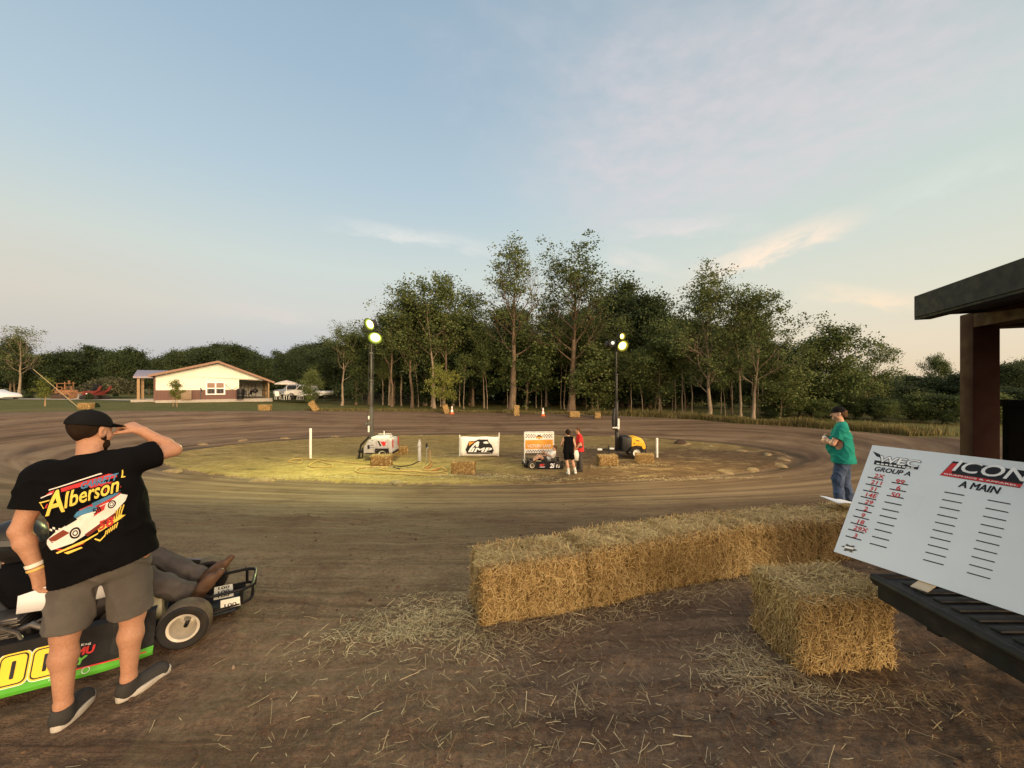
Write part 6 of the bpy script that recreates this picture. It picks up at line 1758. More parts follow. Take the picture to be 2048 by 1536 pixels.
# ------------------------------------------------------------------ figures: smooth distance fields turned into one continuous skin
class Field:
    def __init__(s, lo, hi, vox):
        s.lo = np.array(lo, float); s.vox = vox
        s.n = np.ceil((np.array(hi, float) - s.lo) / vox).astype(int) + 1
        s.d = np.full(s.n, 1.0, np.float32)
    def _blk(s, lo, hi):
        i0 = np.clip(np.floor((lo - s.lo) / s.vox).astype(int), 0, s.n); i1 = np.clip(np.ceil((hi - s.lo) / s.vox).astype(int) + 1, 0, s.n)
        if np.any(i1 <= i0): return None
        ax = [s.lo[k] + np.arange(i0[k], i1[k]) * s.vox for k in range(3)]
        P = np.stack(np.meshgrid(*ax, indexing='ij'), -1)
        return tuple(slice(a, b) for a, b in zip(i0, i1)), P
    def _mix(s, sl, f, k, sub=False):
        a = s.d[sl]
        if sub:
            h = np.clip(.5 - .5 * (a + f) / k, 0, 1); s.d[sl] = a * (1 - h) - f * h + k * h * (1 - h)
        else:
            h = np.clip(.5 + .5 * (a - f) / k, 0, 1); s.d[sl] = a * (1 - h) + f * h - k * h * (1 - h)
    def cone(s, a, b, ra, rb, k=.02, flat=None):
        """flat = (axis, factor): squeeze the section along an axis"""
        a = np.array(a, float); b = np.array(b, float); r = max(ra, rb) * (1 if flat is None else max(1, 1 / flat[1])) + k * 2
        bl = s._blk(np.minimum(a, b) - r, np.maximum(a, b) + r)
        if bl is None: return s
        sl, P = bl; ba = b - a; pa = P - a
        t = np.clip((pa @ ba) / max(ba @ ba, 1e-9), 0, 1)
        q = pa - t[..., None] * ba; rr = ra + (rb - ra) * t
        if flat is not None:
            ax = nrm(flat[0]); c = q @ ax; q = q + ax * (c * (1 / flat[1] - 1))[..., None]
        f = np.linalg.norm(q, axis=-1) - rr
        if flat is not None and flat[1] < 1: f = f * (.5 + .5 * flat[1])
        s._mix(sl, f, k); return s
    def ball(s, c, r, k=.02, R_=None, sub=False):
        c = np.array(c, float); r = np.array(r, float) * np.ones(3); m = r.max() + 2 * k
        bl = s._blk(c - m, c + m)
        if bl is None: return s
        sl, P = bl; q = P - c
        if R_ is not None: q = q @ np.asarray(R_)
        k0 = np.linalg.norm(q / r, axis=-1); k1 = np.linalg.norm(q / r ** 2, axis=-1) + 1e-9
        s._mix(sl, k0 * (k0 - 1) / k1, k, sub); return s
    def cut(s, p, n):
        n = nrm(n); ax = [s.lo[k] + np.arange(s.n[k]) * s.vox for k in range(3)]
        P = ((ax[0] - p[0]) * n[0])[:, None, None] + ((ax[1] - p[1]) * n[1])[None, :, None] + ((ax[2] - p[2]) * n[2])[None, None, :]
        s.d = np.maximum(s.d, P.astype(np.float32)); return s
    def wrinkle(s, amp, seed, freq=18, zsq=.6, fold=False):
        rng = np.random.default_rng(seed); ax = [s.lo[k] + np.arange(s.n[k]) * s.vox for k in range(3)]
        X, Y, Z = np.meshgrid(*ax, indexing='ij')
        w = np.zeros_like(s.d)
        for i in range(7):
            d = nrm(rng.normal(0, 1, 3) * [1, 1, zsq]) * freq * rng.uniform(.5, 1.7); ph = rng.uniform(0, 6.28)
            w += np.sin(X * d[0] + Y * d[1] + Z * d[2] + ph + 1.5 * np.sin(X * d[1] * .6 - Z * d[0] * .5 + ph)).astype(np.float32)
        if fold: s.d -= amp * (np.clip(1 - np.abs(w) / 1.6, 0, 1) ** 1.5 - .15)
        else: s.d += w * (amp / 3.0)
        return s
    def mesh(s, name, mat, parent=None):
        d = s.d; ins = d < 0
        n = np.array(d.shape) - 1
        c = np.zeros(n, np.int8)
        for dx in (0, 1):
            for dy in (0, 1):
                for dz in (0, 1): c += ins[dx:dx + n[0], dy:dy + n[1], dz:dz + n[2]]
        act = (c > 0) & (c < 8); idx = np.full(n, -1, np.int64); I = np.argwhere(act); idx[act] = np.arange(len(I))
        acc = np.zeros((len(I), 3)); cnt = np.zeros(len(I))
        cor = [(x, y, z) for x in (0, 1) for y in (0, 1) for z in (0, 1)]
        val = {o: d[I[:, 0] + o[0], I[:, 1] + o[1], I[:, 2] + o[2]].astype(float) for o in cor}
        for a in cor:
            for k in range(3):
                if a[k] == 0:
                    b = list(a); b[k] = 1; b = tuple(b); va, vb = val[a], val[b]; m = (va < 0) != (vb < 0)
                    t = np.where(m, va / np.where(np.abs(va - vb) < 1e-9, 1, va - vb), 0)
                    p = np.tile(np.array(a, float), (len(I), 1)); p[:, k] = t
                    acc[m] += p[m]; cnt[m] += 1
        V = (I + acc / cnt[:, None]) * s.vox + s.lo
        Fs = []
        for k in range(3):
            u, v = (k + 1) % 3, (k + 2) % 3
            sl0 = [slice(None)] * 3; sl1 = [slice(None)] * 3; sl0[k] = slice(0, -1); sl1[k] = slice(1, None)
            a, b = ins[tuple(sl0)], ins[tuple(sl1)]
            E = np.argwhere(a != b); E = E[(E[:, u] > 0) & (E[:, v] > 0) & (E[:, u] < n[u]) & (E[:, v] < n[v])]
            q = []
            for du, dv in ((1, 1), (0, 1), (0, 0), (1, 0)):
                e = E.copy(); e[:, u] -= du; e[:, v] -= dv; q.append(idx[e[:, 0], e[:, 1], e[:, 2]])
            q = np.stack(q, 1); fl = ~a[E[:, 0], E[:, 1], E[:, 2]]
            q[fl] = q[fl][:, ::-1]; Fs.append(q[(q >= 0).all(1)])
        me = np_mesh(name, V, np.concatenate(Fs), [mat], smooth=True)
        return link(name, me, parent)

def skin_mat(name, col, var=.12):
    t = NT(name); v = t.obj(); n1 = t.noise(v, 7, 4); n2 = t.noise(v, 90, 3)
    lo = (col[0] * .86, col[1] * .78, col[2] * .74); hi = (min(1, col[0] * 1.08), col[1] * 1.1, col[2] * 1.12)
    n3 = t.noise(t.scale(v, (1, 1, .3)), 260, 2)
    cc = t.mix(t.mrange(n3, .58, .70, 0, .35), t.ramp(t.mix(.45, n1, n2), [(.36, lo), (.62, hi)]), tuple(k * .45 for k in col))
    t.bsdf(cc, .55, .3, 0, n2, .3, .004, {'Subsurface Weight': .06, 'Subsurface Radius': (.01, .004, .002), 'Subsurface Scale': .5})
    return t.mat
SKIN = skin_mat('skin_tan', (.44, .235, .145)); SKINP = skin_mat('skin_fair', (.52, .31, .21))
def cloth(name, col, var=.2, weave=420, bump=.25):
    t = NT(name); v = t.obj(); n = t.noise(v, 6, 5, .6); w = t.noise(v, weave, 2)
    c = t.ramp(n, [(.3, tuple(k * (1 - var) for k in col)), (.7, tuple(min(1, k * (1 + var)) for k in col))])
    c = t.mix(t.mrange(w, .4, .7, 0, .3), c, tuple(min(1, k * 1.5) for k in col))
    t.bsdf(c, .95, .06, 0, w, bump, .003); return t.mat
TEEB = cloth('cotton_black', (.0045, .0045, .005), bump=.15); SHORTS = cloth('cotton_grey', (.105, .095, .085)); CAPB = cloth('cap_black', (.010, .010, .011), .3, 300)
HAIRD = cloth('hair_dark', (.022, .014, .009), .4, 260, .8); HAIRB = cloth('hair_brown', (.09, .05, .028), .4, 260, .8)
SHOEK = cloth('shoe_knit', (.045, .043, .040), .3, 300); SOLE = M('shoe_sole', (.50, .46, .40), .7, dirt=.5)
TEAL = cloth('cotton_teal', (.017, .205, .165)); DENIM = cloth('denim_blue', (.060, .085, .145), .45, 350); DENIMD = cloth('denim_faded_black', (.075, .066, .062), .35, 350)
REDT = cloth('cotton_red', (.50, .035, .035)); GREYP2 = cloth('trousers_grey', (.06, .055, .05)); WHT = cloth('cotton_white', (.68, .66, .62), .08); BOOT = M('boot_leather', (.095, .050, .028), .55, var=.4, scale=14, dirt=.3, bump=.3)
EYEM = M('eye_white', (.6, .58, .55), .2); IRIS = M('eye_iris', (.03, .02, .015), .2)

def hand(F_, w, d, palm_n, thumb_side, curl=.5, s=1.0, k=.010, spread=1.0, thumb_curl=.4):
    """w wrist point, d direction of the hand, palm_n normal out of the palm, thumb_side unit vector towards the thumb"""
    d, palm_n, th = nrm(d), nrm(palm_n), nrm(thumb_side)
    for q, r in ((-.027, .0135), (-.009, .0145), (.009, .0145), (.027, .0135)):
        F_.cone(w + th * q * .55 * s + d * .005, w + th * q * s + d * .085 * s, .016 * s, r * s, .018)
    L = (.066, .080, .086, .076)
    for i, q in enumerate((-.031, -.0105, .0105, .030)):
        p = w + th * q * s + d * .085 * s; a = 0.0; fl = L[i] * s; r = .0088 * s
        base = nrm(d + th * (q * 3.0) * (spread - .4))
        for j, seg in enumerate((.45, .32, .23)):
            a += curl * (.75 if j == 0 else .95) + .05 * i * (curl > .3)
            dd = nrm(base * math.cos(a) + palm_n * math.sin(a)); p2 = p + dd * fl * seg
            F_.cone(p, p2, r * (1.06 - .08 * j), r * (.98 - .1 * j), k * .8); p = p2
    p = w + th * .020 * s + d * .022 * s; dd = nrm(th * .75 + d * .6 + palm_n * .15)
    for j, (seg, r) in enumerate(((.042, .0135), (.032, .0105), (.026, .0092))):
        p2 = p + dd * seg * s; F_.cone(p, p2, r * s, r * .92 * s, .012); p = p2
        dd = nrm(dd * math.cos(thumb_curl) + (d * .6 + palm_n * .6) * math.sin(thumb_curl))

def head_shape(F_, c, fwd, up, s=1.0, beard=0):
    f = nrm(fwd); u = nrm(up - f * (up @ f)); r = np.cross(f, u)
    Rm = np.stack([r, f, u], 1); A = lambda x, y, z: c + (r * x + f * y + u * z) * s
    F_.ball(A(0, -.012, .028), np.array([.076, .096, .088]) * s, .02, Rm)
    F_.cone(A(0, .018, -.02), A(0, .052, -.088), .062 * s, .032 * s, .03); F_.cone(A(-.04, .02, -.05), A(.04, .02, -.05), .035 * s, .035 * s, .03)
    F_.cone(A(0, .078, .010), A(0, .104, -.030), .009 * s, .014 * s, .012); F_.ball(A(-.012, .094, -.036), .009 * s, .008); F_.ball(A(.012, .094, -.036), .009 * s, .008)
    F_.cone(A(-.034, .074, .030), A(.034, .074, .030), .012 * s, .012 * s, .014)
    F_.cone(A(-.016, .080, -.062), A(.016, .080, -.062), .008 * s, .008 * s, .008); F_.cone(A(-.014, .077, -.074), A(.014, .077, -.074), .008 * s, .008 * s, .008)
    F_.ball(A(0, .074, -.098), .018 * s, .02)
    for k in (-1, 1):
        F_.ball(A(k * .032, .083, .008), .014 * s, .008, sub=True)
        F_.ball(A(k * .032, .072, .008), .0135 * s, .003)
        F_.ball(A(k * .082, -.004, -.004), np.array([.010, .022, .034]) * s, .008, Rm); F_.ball(A(k * .092, .002, .0), np.array([.008, .012, .020]) * s, .006, Rm, sub=True)
        F_.ball(A(k * .05, .05, -.03), .024 * s, .03)
    return A, Rm

def person(label, loc, J, girth=1.0, vox=.008, skin=None, s=1.0, hands=None, feet=True, bbox_pad=.22):
    """J: joints in the thing's own space (metres)"""
    t = thing('person', label, 'person', loc)
    J = {k: np.array(v, float) for k, v in J.items()}
    pts = np.stack(list(v for k, v in J.items() if not k.startswith('_')))
    F_ = Field(pts.min(0) - bbox_pad, pts.max(0) + bbox_pad, vox)
    g = girth
    side = nrm(J['rsho'] - J['lsho']); hs = nrm(J['rhip'] - J['lhip'])
    pel, ch, nk = J['pelvis'], J['chest'], J['neck']
    for k in (-1, 1):
        F_.cone(pel + hs * .062 * k * g, ch + side * .085 * k * g, .105 * g, .098 * g, .05)
    F_.cone(J['lsho'] - (J['lsho'] - J['rsho']) * .12, J['rsho'] + (J['lsho'] - J['rsho']) * .12, .062 * g, .062 * g, .06)
    fw = J['_fwd']
    F_.cone(pel - hs * .07, pel + hs * .07, .108 * g, .108 * g, .05)
    F_.cone(nk - np.array([0, 0, .03]), J['head'] - nrm(J['_hup']) * .05, .060, .054, .04)
    for a in 'lr':
        sh, el, wr = J[a + 'sho'], J[a + 'elb'], J[a + 'wri']
        F_.cone(sh, el, .053 * min(g, 1.15), .039, .03); m = el * .7 + wr * .3
        F_.cone(el, m, .039, .042, .02); F_.cone(m, wr, .041, .028, .02)
        hp, kn, an = J[a + 'hip'], J[a + 'kne'], J[a + 'ank']
        F_.cone(hp, kn, .092 * g, .060, .05); back = -fw
        m = kn * .68 + an * .32
        F_.cone(kn, m + back * .012, .053, .057, .03); F_.cone(m + back * .012, an, .055, .035, .03)
        if feet: F_.cone(an, an - Zv * .05, .037, .034, .02)
    A, Rm = head_shape(F_, J['head'], J['_hfwd'], J['_hup'], s)
    if hands:
        for a, h in hands.items(): hand(F_, J[a + 'wri'], *h[:3], **h[3])
    body = F_.mesh('body', skin or SKIN, t)
    e = MB()
    for k in (-1, 1): e.mi = 0; e.lathe([(.011 * math.sin(a) + 1e-4, .011 * math.cos(a)) for a in np.linspace(0, math.pi, 8)], A(k * .032, .0755, .008), Rm[:, 1], 12); 
    e.mi = 1
    for k in (-1, 1): e.lathe([(.0055, .0100), (.001, .0112)], A(k * .032, .0755, .008), Rm[:, 1], 10)
    e.build('eyes', [EYEM, IRIS], body)
    return t, J, A, Rm, body

def garment_field(J, vox, pad=.2): 
    pts = np.stack(list(v for k, v in J.items() if not k.startswith('_')))
    return Field(pts.min(0) - pad, pts.max(0) + pad, vox)
def tee(t, J, mat, hem, g=1.0, vox=.008, sleeve=.62, wr=.006, seed=1, loose=.02, flare=.02, name='shirt', sleeves=True, neck_cut=.045, belly=0.0):
    F_ = garment_field(J, vox); side = nrm(J['rsho'] - J['lsho']); hs = nrm(J['rhip'] - J['lhip']); fw = J['_fwd']
    pel, ch, nk = J['pelvis'], J['chest'], J['neck']; low = pel + (pel - ch) * .45
    for k in (-1, 1):
        F_.cone(low + hs * .080 * k * g, ch + side * .088 * k * g, .115 * g + loose + flare, .098 * g + loose, .06)
    if belly: F_.ball(pel * .55 + ch * .45 + fw * .07, (.15 * g, .10 + belly, .2), .08)
    F_.cone(J['lsho'] - (J['lsho'] - J['rsho']) * .1, J['rsho'] + (J['lsho'] - J['rsho']) * .1, .064 * g + loose * .7, .064 * g + loose * .7, .06)
    F_.cone(ch, nk - Zv * .02, .10, .064, .05)
    if sleeves:
        for a in 'lr':
            sh, el = J[a + 'sho'], J[a + 'elb']; e = sh + (el - sh) * sleeve
            F_.cone(sh, e + (el - sh) * .1, .066 * min(g, 1.15) + loose * .7, .062 + loose * .9, .035)
    F_.wrinkle(wr, seed, 20, .7, True)
    if sleeves:
        for a in 'lr':
            sh, el = J[a + 'sho'], J[a + 'elb']; e = sh + (el - sh) * sleeve; n = nrm(el - sh)
            # trim only near that arm: subtract a ball-limited half space
            bl = F_._blk(e - .22, e + .22)
            if bl:
                sl, P = bl; f = (P - e) @ n; lim = np.linalg.norm(P - (e + n * .11), axis=-1) - .15
                F_.d[sl] = np.maximum(F_.d[sl], -np.maximum(-f, lim))
    F_.cut(hem[0], hem[1])
    up = nrm(nk - ch); F_.ball(nk + up * (.075), (.074, .074, neck_cut + .02), .015, sub=True)
    return F_.mesh(name, mat, t)
def legs_cloth(t, J, mat, frac=1.0, g=1.0, vox=.008, loose=.018, seed=3, wr=.006, name='trousers', top=.10, flare=0.0, crotch=.0):
    F_ = garment_field(J, vox); hs = nrm(J['rhip'] - J['lhip']); pel = J['pelvis']; up = nrm(J['chest'] - pel)
    F_.cone(pel - hs * .075 + up * .03, pel + hs * .075 + up * .03, .115 * g + loose * .5, .115 * g + loose * .5, .05)
    for k in (-1, 1): F_.cone(pel + hs * .064 * k, pel + up * .22 + hs * .070 * k, .116 * g + loose * .45, .114 * g + loose * .45, .04)
    F_.cone(pel - up * .05 - hs * .06, pel - up * .05 + hs * .06, .105 * g + loose * .5, .105 * g + loose * .5, .04)
    for a in 'lr':
        hp, kn, an = J[a + 'hip'], J[a + 'kne'], J[a + 'ank']
        if frac <= 1.0:
            e = hp + (kn - hp) * frac; F_.cone(hp, hp + (kn - hp) * min(1.15, frac + .12), .096 * g + loose, .074 + loose + flare, .012)
        else:
            F_.cone(hp, kn, .096 * g + loose, .066 + loose, .045); e = kn + (an - kn) * (frac - 1)
            F_.cone(kn, kn + (an - kn) * min(1.1, frac - 1 + .08), .064 + loose, .052 + loose + flare, .035)
    F_.wrinkle(wr, seed, 20, .9, True)
    for a in 'lr':
        hp, kn, an = J[a + 'hip'], J[a + 'kne'], J[a + 'ank']
        e, n = (hp + (kn - hp) * frac, nrm(kn - hp)) if frac <= 1 else (kn + (an - kn) * (frac - 1), nrm(an - kn))
        bl = F_._blk(e - .3, e + .3)
        sl, P = bl; f = (P - e) @ n; lim = np.linalg.norm(P - (e + n * .14), axis=-1) - .19
        F_.d[sl] = np.maximum(F_.d[sl], -np.maximum(-f, lim))
    F_.cut(pel + up * top, up)
    return F_.mesh(name, mat, t)
def cap(t, A, Rm, mat, s=1.0, vox=.006, brim=True, low=.030, back_open=True, puff=1.0):
    c = A(0, 0, 0); F_ = Field(c - .24, c + .28, vox)
    F_.ball(A(0, -.012, .032), np.array([.089, .109, .104 * puff]) * s, .02, Rm)
    F_.wrinkle(.002, 5, 40)
    F_.cut(A(0, -.01, low), -(Rm[:, 2] + Rm[:, 1] * .10))
    if brim:
        G = Field(c - .24, c + .28, vox)
        G.cone(A(-.032, .095, low + .006), A(.032, .095, low + .006), .062, .062, .02, flat=(Rm[:, 2] + Rm[:, 1] * .22, .12)); F_.d = np.minimum(F_.d, G.d)
    F_.ball(A(0, -.012, .137 * puff), .008, .004)
    return F_.mesh('cap', mat, t)
def hair(t, A, Rm, mat, lo=-.02, thick=.010, s=1.0, vox=.006, front=.055, long=0.0, name='hair'):
    c = A(0, 0, 0); F_ = Field(c - .26, c + .26, vox)
    F_.ball(A(0, -.014, .030), (np.array([.078, .098, .090]) + thick) * s, .02, Rm)
    if long: F_.cone(A(0, -.06, 0), A(0, -.075, -long), .075, .05, .03)
    F_.wrinkle(.004, 8, 60)
    F_.cut(A(0, front, .03), Rm[:, 1] - Rm[:, 2] * .55); F_.cut(A(0, 0, lo), -Rm[:, 2] + Rm[:, 1] * .35)
    return F_.mesh(name, mat, t)
def beard(t, A, Rm, mat, vox=.006, s=1.0):
    c = A(0, 0, 0); F_ = Field(c - .2, c + .2, vox)
    F_.cone(A(0, .045, -.085), A(0, .050, -.112), .042, .034, .03); 
    for k in (-1, 1): F_.cone(A(k * .066, .008, -.02), A(k * .052, .030, -.075), .016, .026, .02); F_.cone(A(k * .052, .030, -.075), A(0, .06, -.1), .024, .03, .02)
    F_.cone(A(-.025, .076, -.054), A(.025, .076, -.054), .010, .010, .01)
    F_.wrinkle(.004, 4, 80)
    return F_.mesh('beard', mat, t)
def shoe(t, an, toe, mat, solem, vox=.006, ht=.085, sole=.028, wide=.046, name='shoe', z0=None):
    an = np.array(an, float); toe = np.array(toe, float); d = toe - an; d[2] = 0; L = np.linalg.norm(d); d = nrm(d); sd_ = np.cross(d, Zv)
    g = (an[2] - .10 if z0 is None else z0); heel = np.array([an[0], an[1], g]) - d * .055
    tip = np.array([toe[0], toe[1], g])
    F_ = Field(np.minimum(heel, tip) - .12, np.maximum(heel, tip) + np.array([.12, .12, .22]), vox)
    F_.cone(heel + d * .045 + Zv * .06, heel + d * .055 + Zv * (ht + .03), .045, .047, .02)
    F_.cone(heel + d * .04 + Zv * .045, tip - d * .055 + Zv * .040, .043, wide * .92, .03); F_.ball(tip - d * .06 + Zv * .035, (.05, .05, .034), .03)
    F_.cut(heel + d * .06 + Zv * (ht + .012), Zv - d * .18); F_.cut(heel + Zv * .016, -Zv)
    o = F_.mesh(name, mat, t)
    m = MB(); n = 26; out = []
    Lt = np.linalg.norm(tip - heel)
    for i in range(n):
        a = 2 * math.pi * i / n; x = math.cos(a); y = math.sin(a)
        w_ = (wide + .006) * (1.0 + .10 * x) * (1 - .15 * max(0, -x))
        out.append((Lt / 2 + (Lt / 2 + .008) * np.sign(x) * abs(x) ** .8, w_ * np.sign(y) * abs(y) ** .75))
    lo = [heel + d * x + sd_ * y + Zv * .0 for x, y in out]; hi = [heel + d * x * 1.0 + sd_ * y * 1.04 + Zv * (sole + .004 * math.cos(0)) for x, y in out]
    m.raw(lo + hi, [tuple(range(n))[::-1], tuple(range(n, 2 * n))] + [(i, (i + 1) % n, n + (i + 1) % n, n + i) for i in range(n)])
    so_ = m.build('sole', solem, o, bevel=.006, smooth=60)
    if so_.data.polygons and so_.data.polygons[0].normal.z > 0: so_.data.flip_normals()
    return o

# ---- the man in the black shirt, near left: seen from behind, hand at his cap
O = np.array([-2.40, 2.27, hz(-2.42, 2.25)])
w = lambda x, y, z: (x + 2.42, y - 2.25, z)
JM = dict(pelvis=w(-2.415, 2.24, .90), chest=w(-2.455, 2.215, 1.27), neck=w(-2.495, 2.235, 1.475), head=w(-2.545, 2.285, 1.625),
          lsho=w(-2.635, 2.125, 1.385), rsho=w(-2.33, 2.305, 1.44), lelb=w(-2.665, 2.045, 1.12), lwri=w(-2.605, 2.075, .895),
          relb=w(-2.24, 2.505, 1.475), rwri=w(-2.392, 2.447, 1.606), lhip=w(-2.505, 2.195, .87), rhip=w(-2.348, 2.288, .87),
          lkne=w(-2.545, 2.155, .50), rkne=w(-2.362, 2.355, .49), lank=w(-2.535, 2.135, .115), rank=w(-2.362, 2.330, .115),
          ltoe=w(-2.60, 2.325, .03), rtoe=w(-2.315, 2.545, .03), _fwd=(-.45, .89, 0), _hfwd=(.06, 1.0, -.10), _hup=(.03, .10, 1.0))
hd = nrm(np.array([-2.50, 2.455, 1.655]) - np.array([-2.415, 2.465, 1.612]))
man, J, A, Rm, body = person('bearded man in a black racing shirt, grey shorts and cap, hand at his cap brim', O, JM, 1.06, .006, SKIN,
    hands={'r': (np.array([-.85, -.06, .42]), np.array([-.35, .05, -.95]), np.array([-.05, -.9, -.2]), dict(curl=.62, thumb_curl=.5, spread=1.3)),
           'l': (np.array([.25, .12, -1.0]), np.array([.75, .55, .1]), np.array([.2, .8, .1]), dict(curl=.62, thumb_curl=.5))})
shirt = tee(man, J, TEEB, (np.array([0.0, 0, .830]), np.array([.24, .12, -1.0])), 1.06, .007, sleeve=.60, wr=.011, seed=11, loose=.020, flare=.012)
legs_cloth(man, J, SHORTS, .93, 1.0, .007, .016, 5, .012, 'shorts', top=.13, flare=.010)
cap(man, A, Rm, CAPB, puff=.92)
hair(man, A, Rm, HAIRD, lo=-.055, thick=.003, front=-.005); beard(man, A, Rm, HAIRD)
for a in 'lr': shoe(man, J[a + 'ank'], J[a + 'toe'], SHOEK, SOLE, z0=-.0, ht=.098, sole=.036, wide=.050)
def f(m):
    c_ = J['lwri']; ax = nrm(J['lwri'] - J['lelb']); u, v, d_ = frame(ax)
    m.mi = 0; m.lathe([(.036, -.045), (.038, -.043), (.038, -.026), (.036, -.024)], c_, ax, 20, closed=True)
    m.mi = 1; m.lathe([(.037, -.018), (.039, -.016), (.039, -.006), (.037, -.004)], c_, ax, 20, closed=True)
B('wristband', [M('band_white', (.75, .70, .60), .5), M('band_gold', (.65, .42, .12), .35)], man, f)
# print on the back of the shirt, wrapped onto the cloth
def shirt_print(shirt, J, mats, draw, centre, ux, uy, back, sub=.010, lift=.003, sx=1.0, sy=1.0):
    me = shirt.data; V = [v.co.copy() for v in me.vertices]; bvh = BVHTree.FromPolygons(V, [tuple(p.vertices) for p in me.polygons])
    mb = MB(); draw(mb)
    mesh = mb.mesh('print', mats, smooth=0)
    bm = bmesh.new(); bm.from_mesh(mesh); bmesh.ops.triangulate(bm, faces=bm.faces[:])
    for _ in range(4):
        ed = [e for e in bm.edges if e.calc_length() > sub]
        if not ed: break
        bmesh.ops.subdivide_edges(bm, edges=ed, cuts=1)
        bmesh.ops.triangulate(bm, faces=[f_ for f_ in bm.faces if len(f_.verts) > 3])
    for v in bm.verts:
        x, y, l = v.co; x *= sx; y *= sy; p = centre + ux * x + uy * y
        h = bvh.ray_cast(Vector(p + back * .6), Vector(-back))
        if h[0] is not None: v.co = Vector(np.array(h[0]) + back * (lift + l * 2.2))
        else: v.co = Vector(p - back * .02)
    bm.to_mesh(mesh); bm.free(); mesh.update()
    return link('print', mesh, shirt)
def man_print(m):
    # design plane: x 0..1 right, y up, scaled to the shirt; drawn from the photograph's layout
    S = .40
    def Q(pts, mi, l): m.mi = mi; m.raw([(x * S, y * S, l) for x, y in pts], [tuple(range(len(pts)))])
    def T(s_, x, y, h, w_, mi, l, ang=.16, shear=.25, off=.02, bold=0.0):
        m.mi = mi; ca, sa = math.cos(ang), math.sin(ang); ks = [(0, 0)] if not bold else [(bold * math.cos(a), bold * math.sin(a)) for a in np.linspace(0, 6.28, 9)[:-1]]
        for i, (bx, by) in enumerate(ks): m.text(s_, ((x + bx) * S, (y + by) * S, l + i * .00005), (ca, sa, 0), (-sa, ca, 0), h * S, w_ * S, shear=shear, offset=off)
    # red speed bands and thin white lines
    Q([(-.50, .27), (-.44, .33), (.30, .52), (.40, .50), (.42, .46)], 0, .0000); Q([(-.46, .345), (.22, .53), (.20, .545), (-.46, .36)], 4, .0002)
    Q([(-.55, .24), (-.40, .30), (-.40, .315), (-.55, .255)], 4, .0002); Q([(.02, .40), (.46, .40), (.50, .30), (.2, .2)], 0, .0001)
    Q([(-.05, .02), (.30, .16), (.50, .22), (.44, .02), (.1, -.1)], 0, .0002); Q([(-.48, .10), (-.45, .16), (-.30, .20), (-.36, .10)], 0, .0002)
    # yellow angle marks
    Q([(-.55, .17), (-.36, .22), (-.36, .235), (-.57, .185)], 2, .0004); Q([(-.55, .17), (-.50, .09), (-.485, .095), (-.535, .17)], 2, .0004)
    Q([(.47, .44), (.49, .44), (.49, .56), (.475, .56)], 2, .0004); Q([(.47, .44), (.52, .44), (.52, .455), (.47, .455)], 2, .0004)
    T('GARRETT', -.04, .325, .10, .50, 3, .0010, .20, .3, .03)
    # surname, yellow over black over white
    T('A', -.46, -.02, .34, .27, 5, .0014, .2, .25, .02, .020); T('lberson', -.20, .075, .235, .72, 5, .0014, .24, .35, .02, .018)
    T('A', -.46, -.02, .34, .27, 2, .0024, .2, .25, .02); T('lberson', -.20, .075, .235, .72, 2, .0024, .24, .35, .015)
    # the race car: white body, blue roof and deck, red number, wheels
    Q([(-.44, -.44), (-.36, -.52), (-.10, -.46), (.10, -.34), (.42, -.10), (.56, .08), (.58, .16), (.50, .20), (.36, .10), (.10, .0), (-.10, -.12), (-.34, -.28), (-.45, -.38)], 4, .0010)
    Q([(-.14, -.13), (.0, -.06), (.20, -.02), (.26, .03), (.08, .06), (-.06, .0)], 3, .0014); Q([(.12, .10), (.50, .26), (.46, .19), (.14, .04)], 3, .0014)
    Q([(-.20, -.20), (-.06, -.12), (-.10, -.06), (-.16, -.12)], 5, .0016); Q([(.14, -.11), (.30, -.01), (.33, .08), (.20, .02)], 0, .0018)
    T('58', .155, -.075, .085, .13, 5, .0022, .45, .1, .02)
    Q([(-.42, -.36), (-.36, -.42), (-.14, -.30), (-.22, -.24)], 6, .0014); Q([(-.40, -.40), (-.10, -.42), (.06, -.34), (.02, -.32), (-.12, -.38)], 4, .0016)
    Q([(-.42, -.25), (-.34, -.17), (-.16, -.24), (-.22, -.32)], 5, .0009); 
    for i in range(6):
        for j in range(2):
            if (i + j) % 2 == 0: Q([(-.40 + i * .04, -.235 + j * .035 - i * .012), (-.365 + i * .04, -.245 + j * .035 - i * .012), (-.365 + i * .04, -.215 + j * .035 - i * .012), (-.40 + i * .04, -.205 + j * .035 - i * .012)], 4, .0013)
    def W(x, y, r):
        for rr, mi, l in ((r, 5, .0020), (r * .68, 4, .0024), (r * .5, 5, .0028), (r * .3, 4, .0032)):
            Q([(x + rr * .85 * math.cos(a), y + rr * math.sin(a)) for a in np.linspace(0, 6.28, 17)[:-1]], mi, l)
    W(-.07, -.315, .085); W(.40, .06, .06)
    Q([(.04, -.36), (.44, -.08), (.46, -.12), (.08, -.40)], 1, .0012)
    # sun rays, second number, small yellow scraps
    for k in range(6): Q([(.36 + k * .03, -.20 + k * .01), (.375 + k * .03, -.20 + k * .01), (.40 + k * .03, -.04 + k * .012), (.385 + k * .03, -.04 + k * .012)], 2, .0005); Q([(.30 + k * .03, -.42 + k * .02), (.315 + k * .03, -.42 + k * .02), (.335 + k * .03, -.34 + k * .02), (.32 + k * .03, -.34 + k * .02)], 2, .0005)
    Q([(.22, -.36), (.50, -.20), (.58, -.14), (.50, -.12), (.46, -.17), (.20, -.30)], 2, .0007)
    T('58', .22, -.335, .135, .25, 0, .0012, .32, .3, .03)
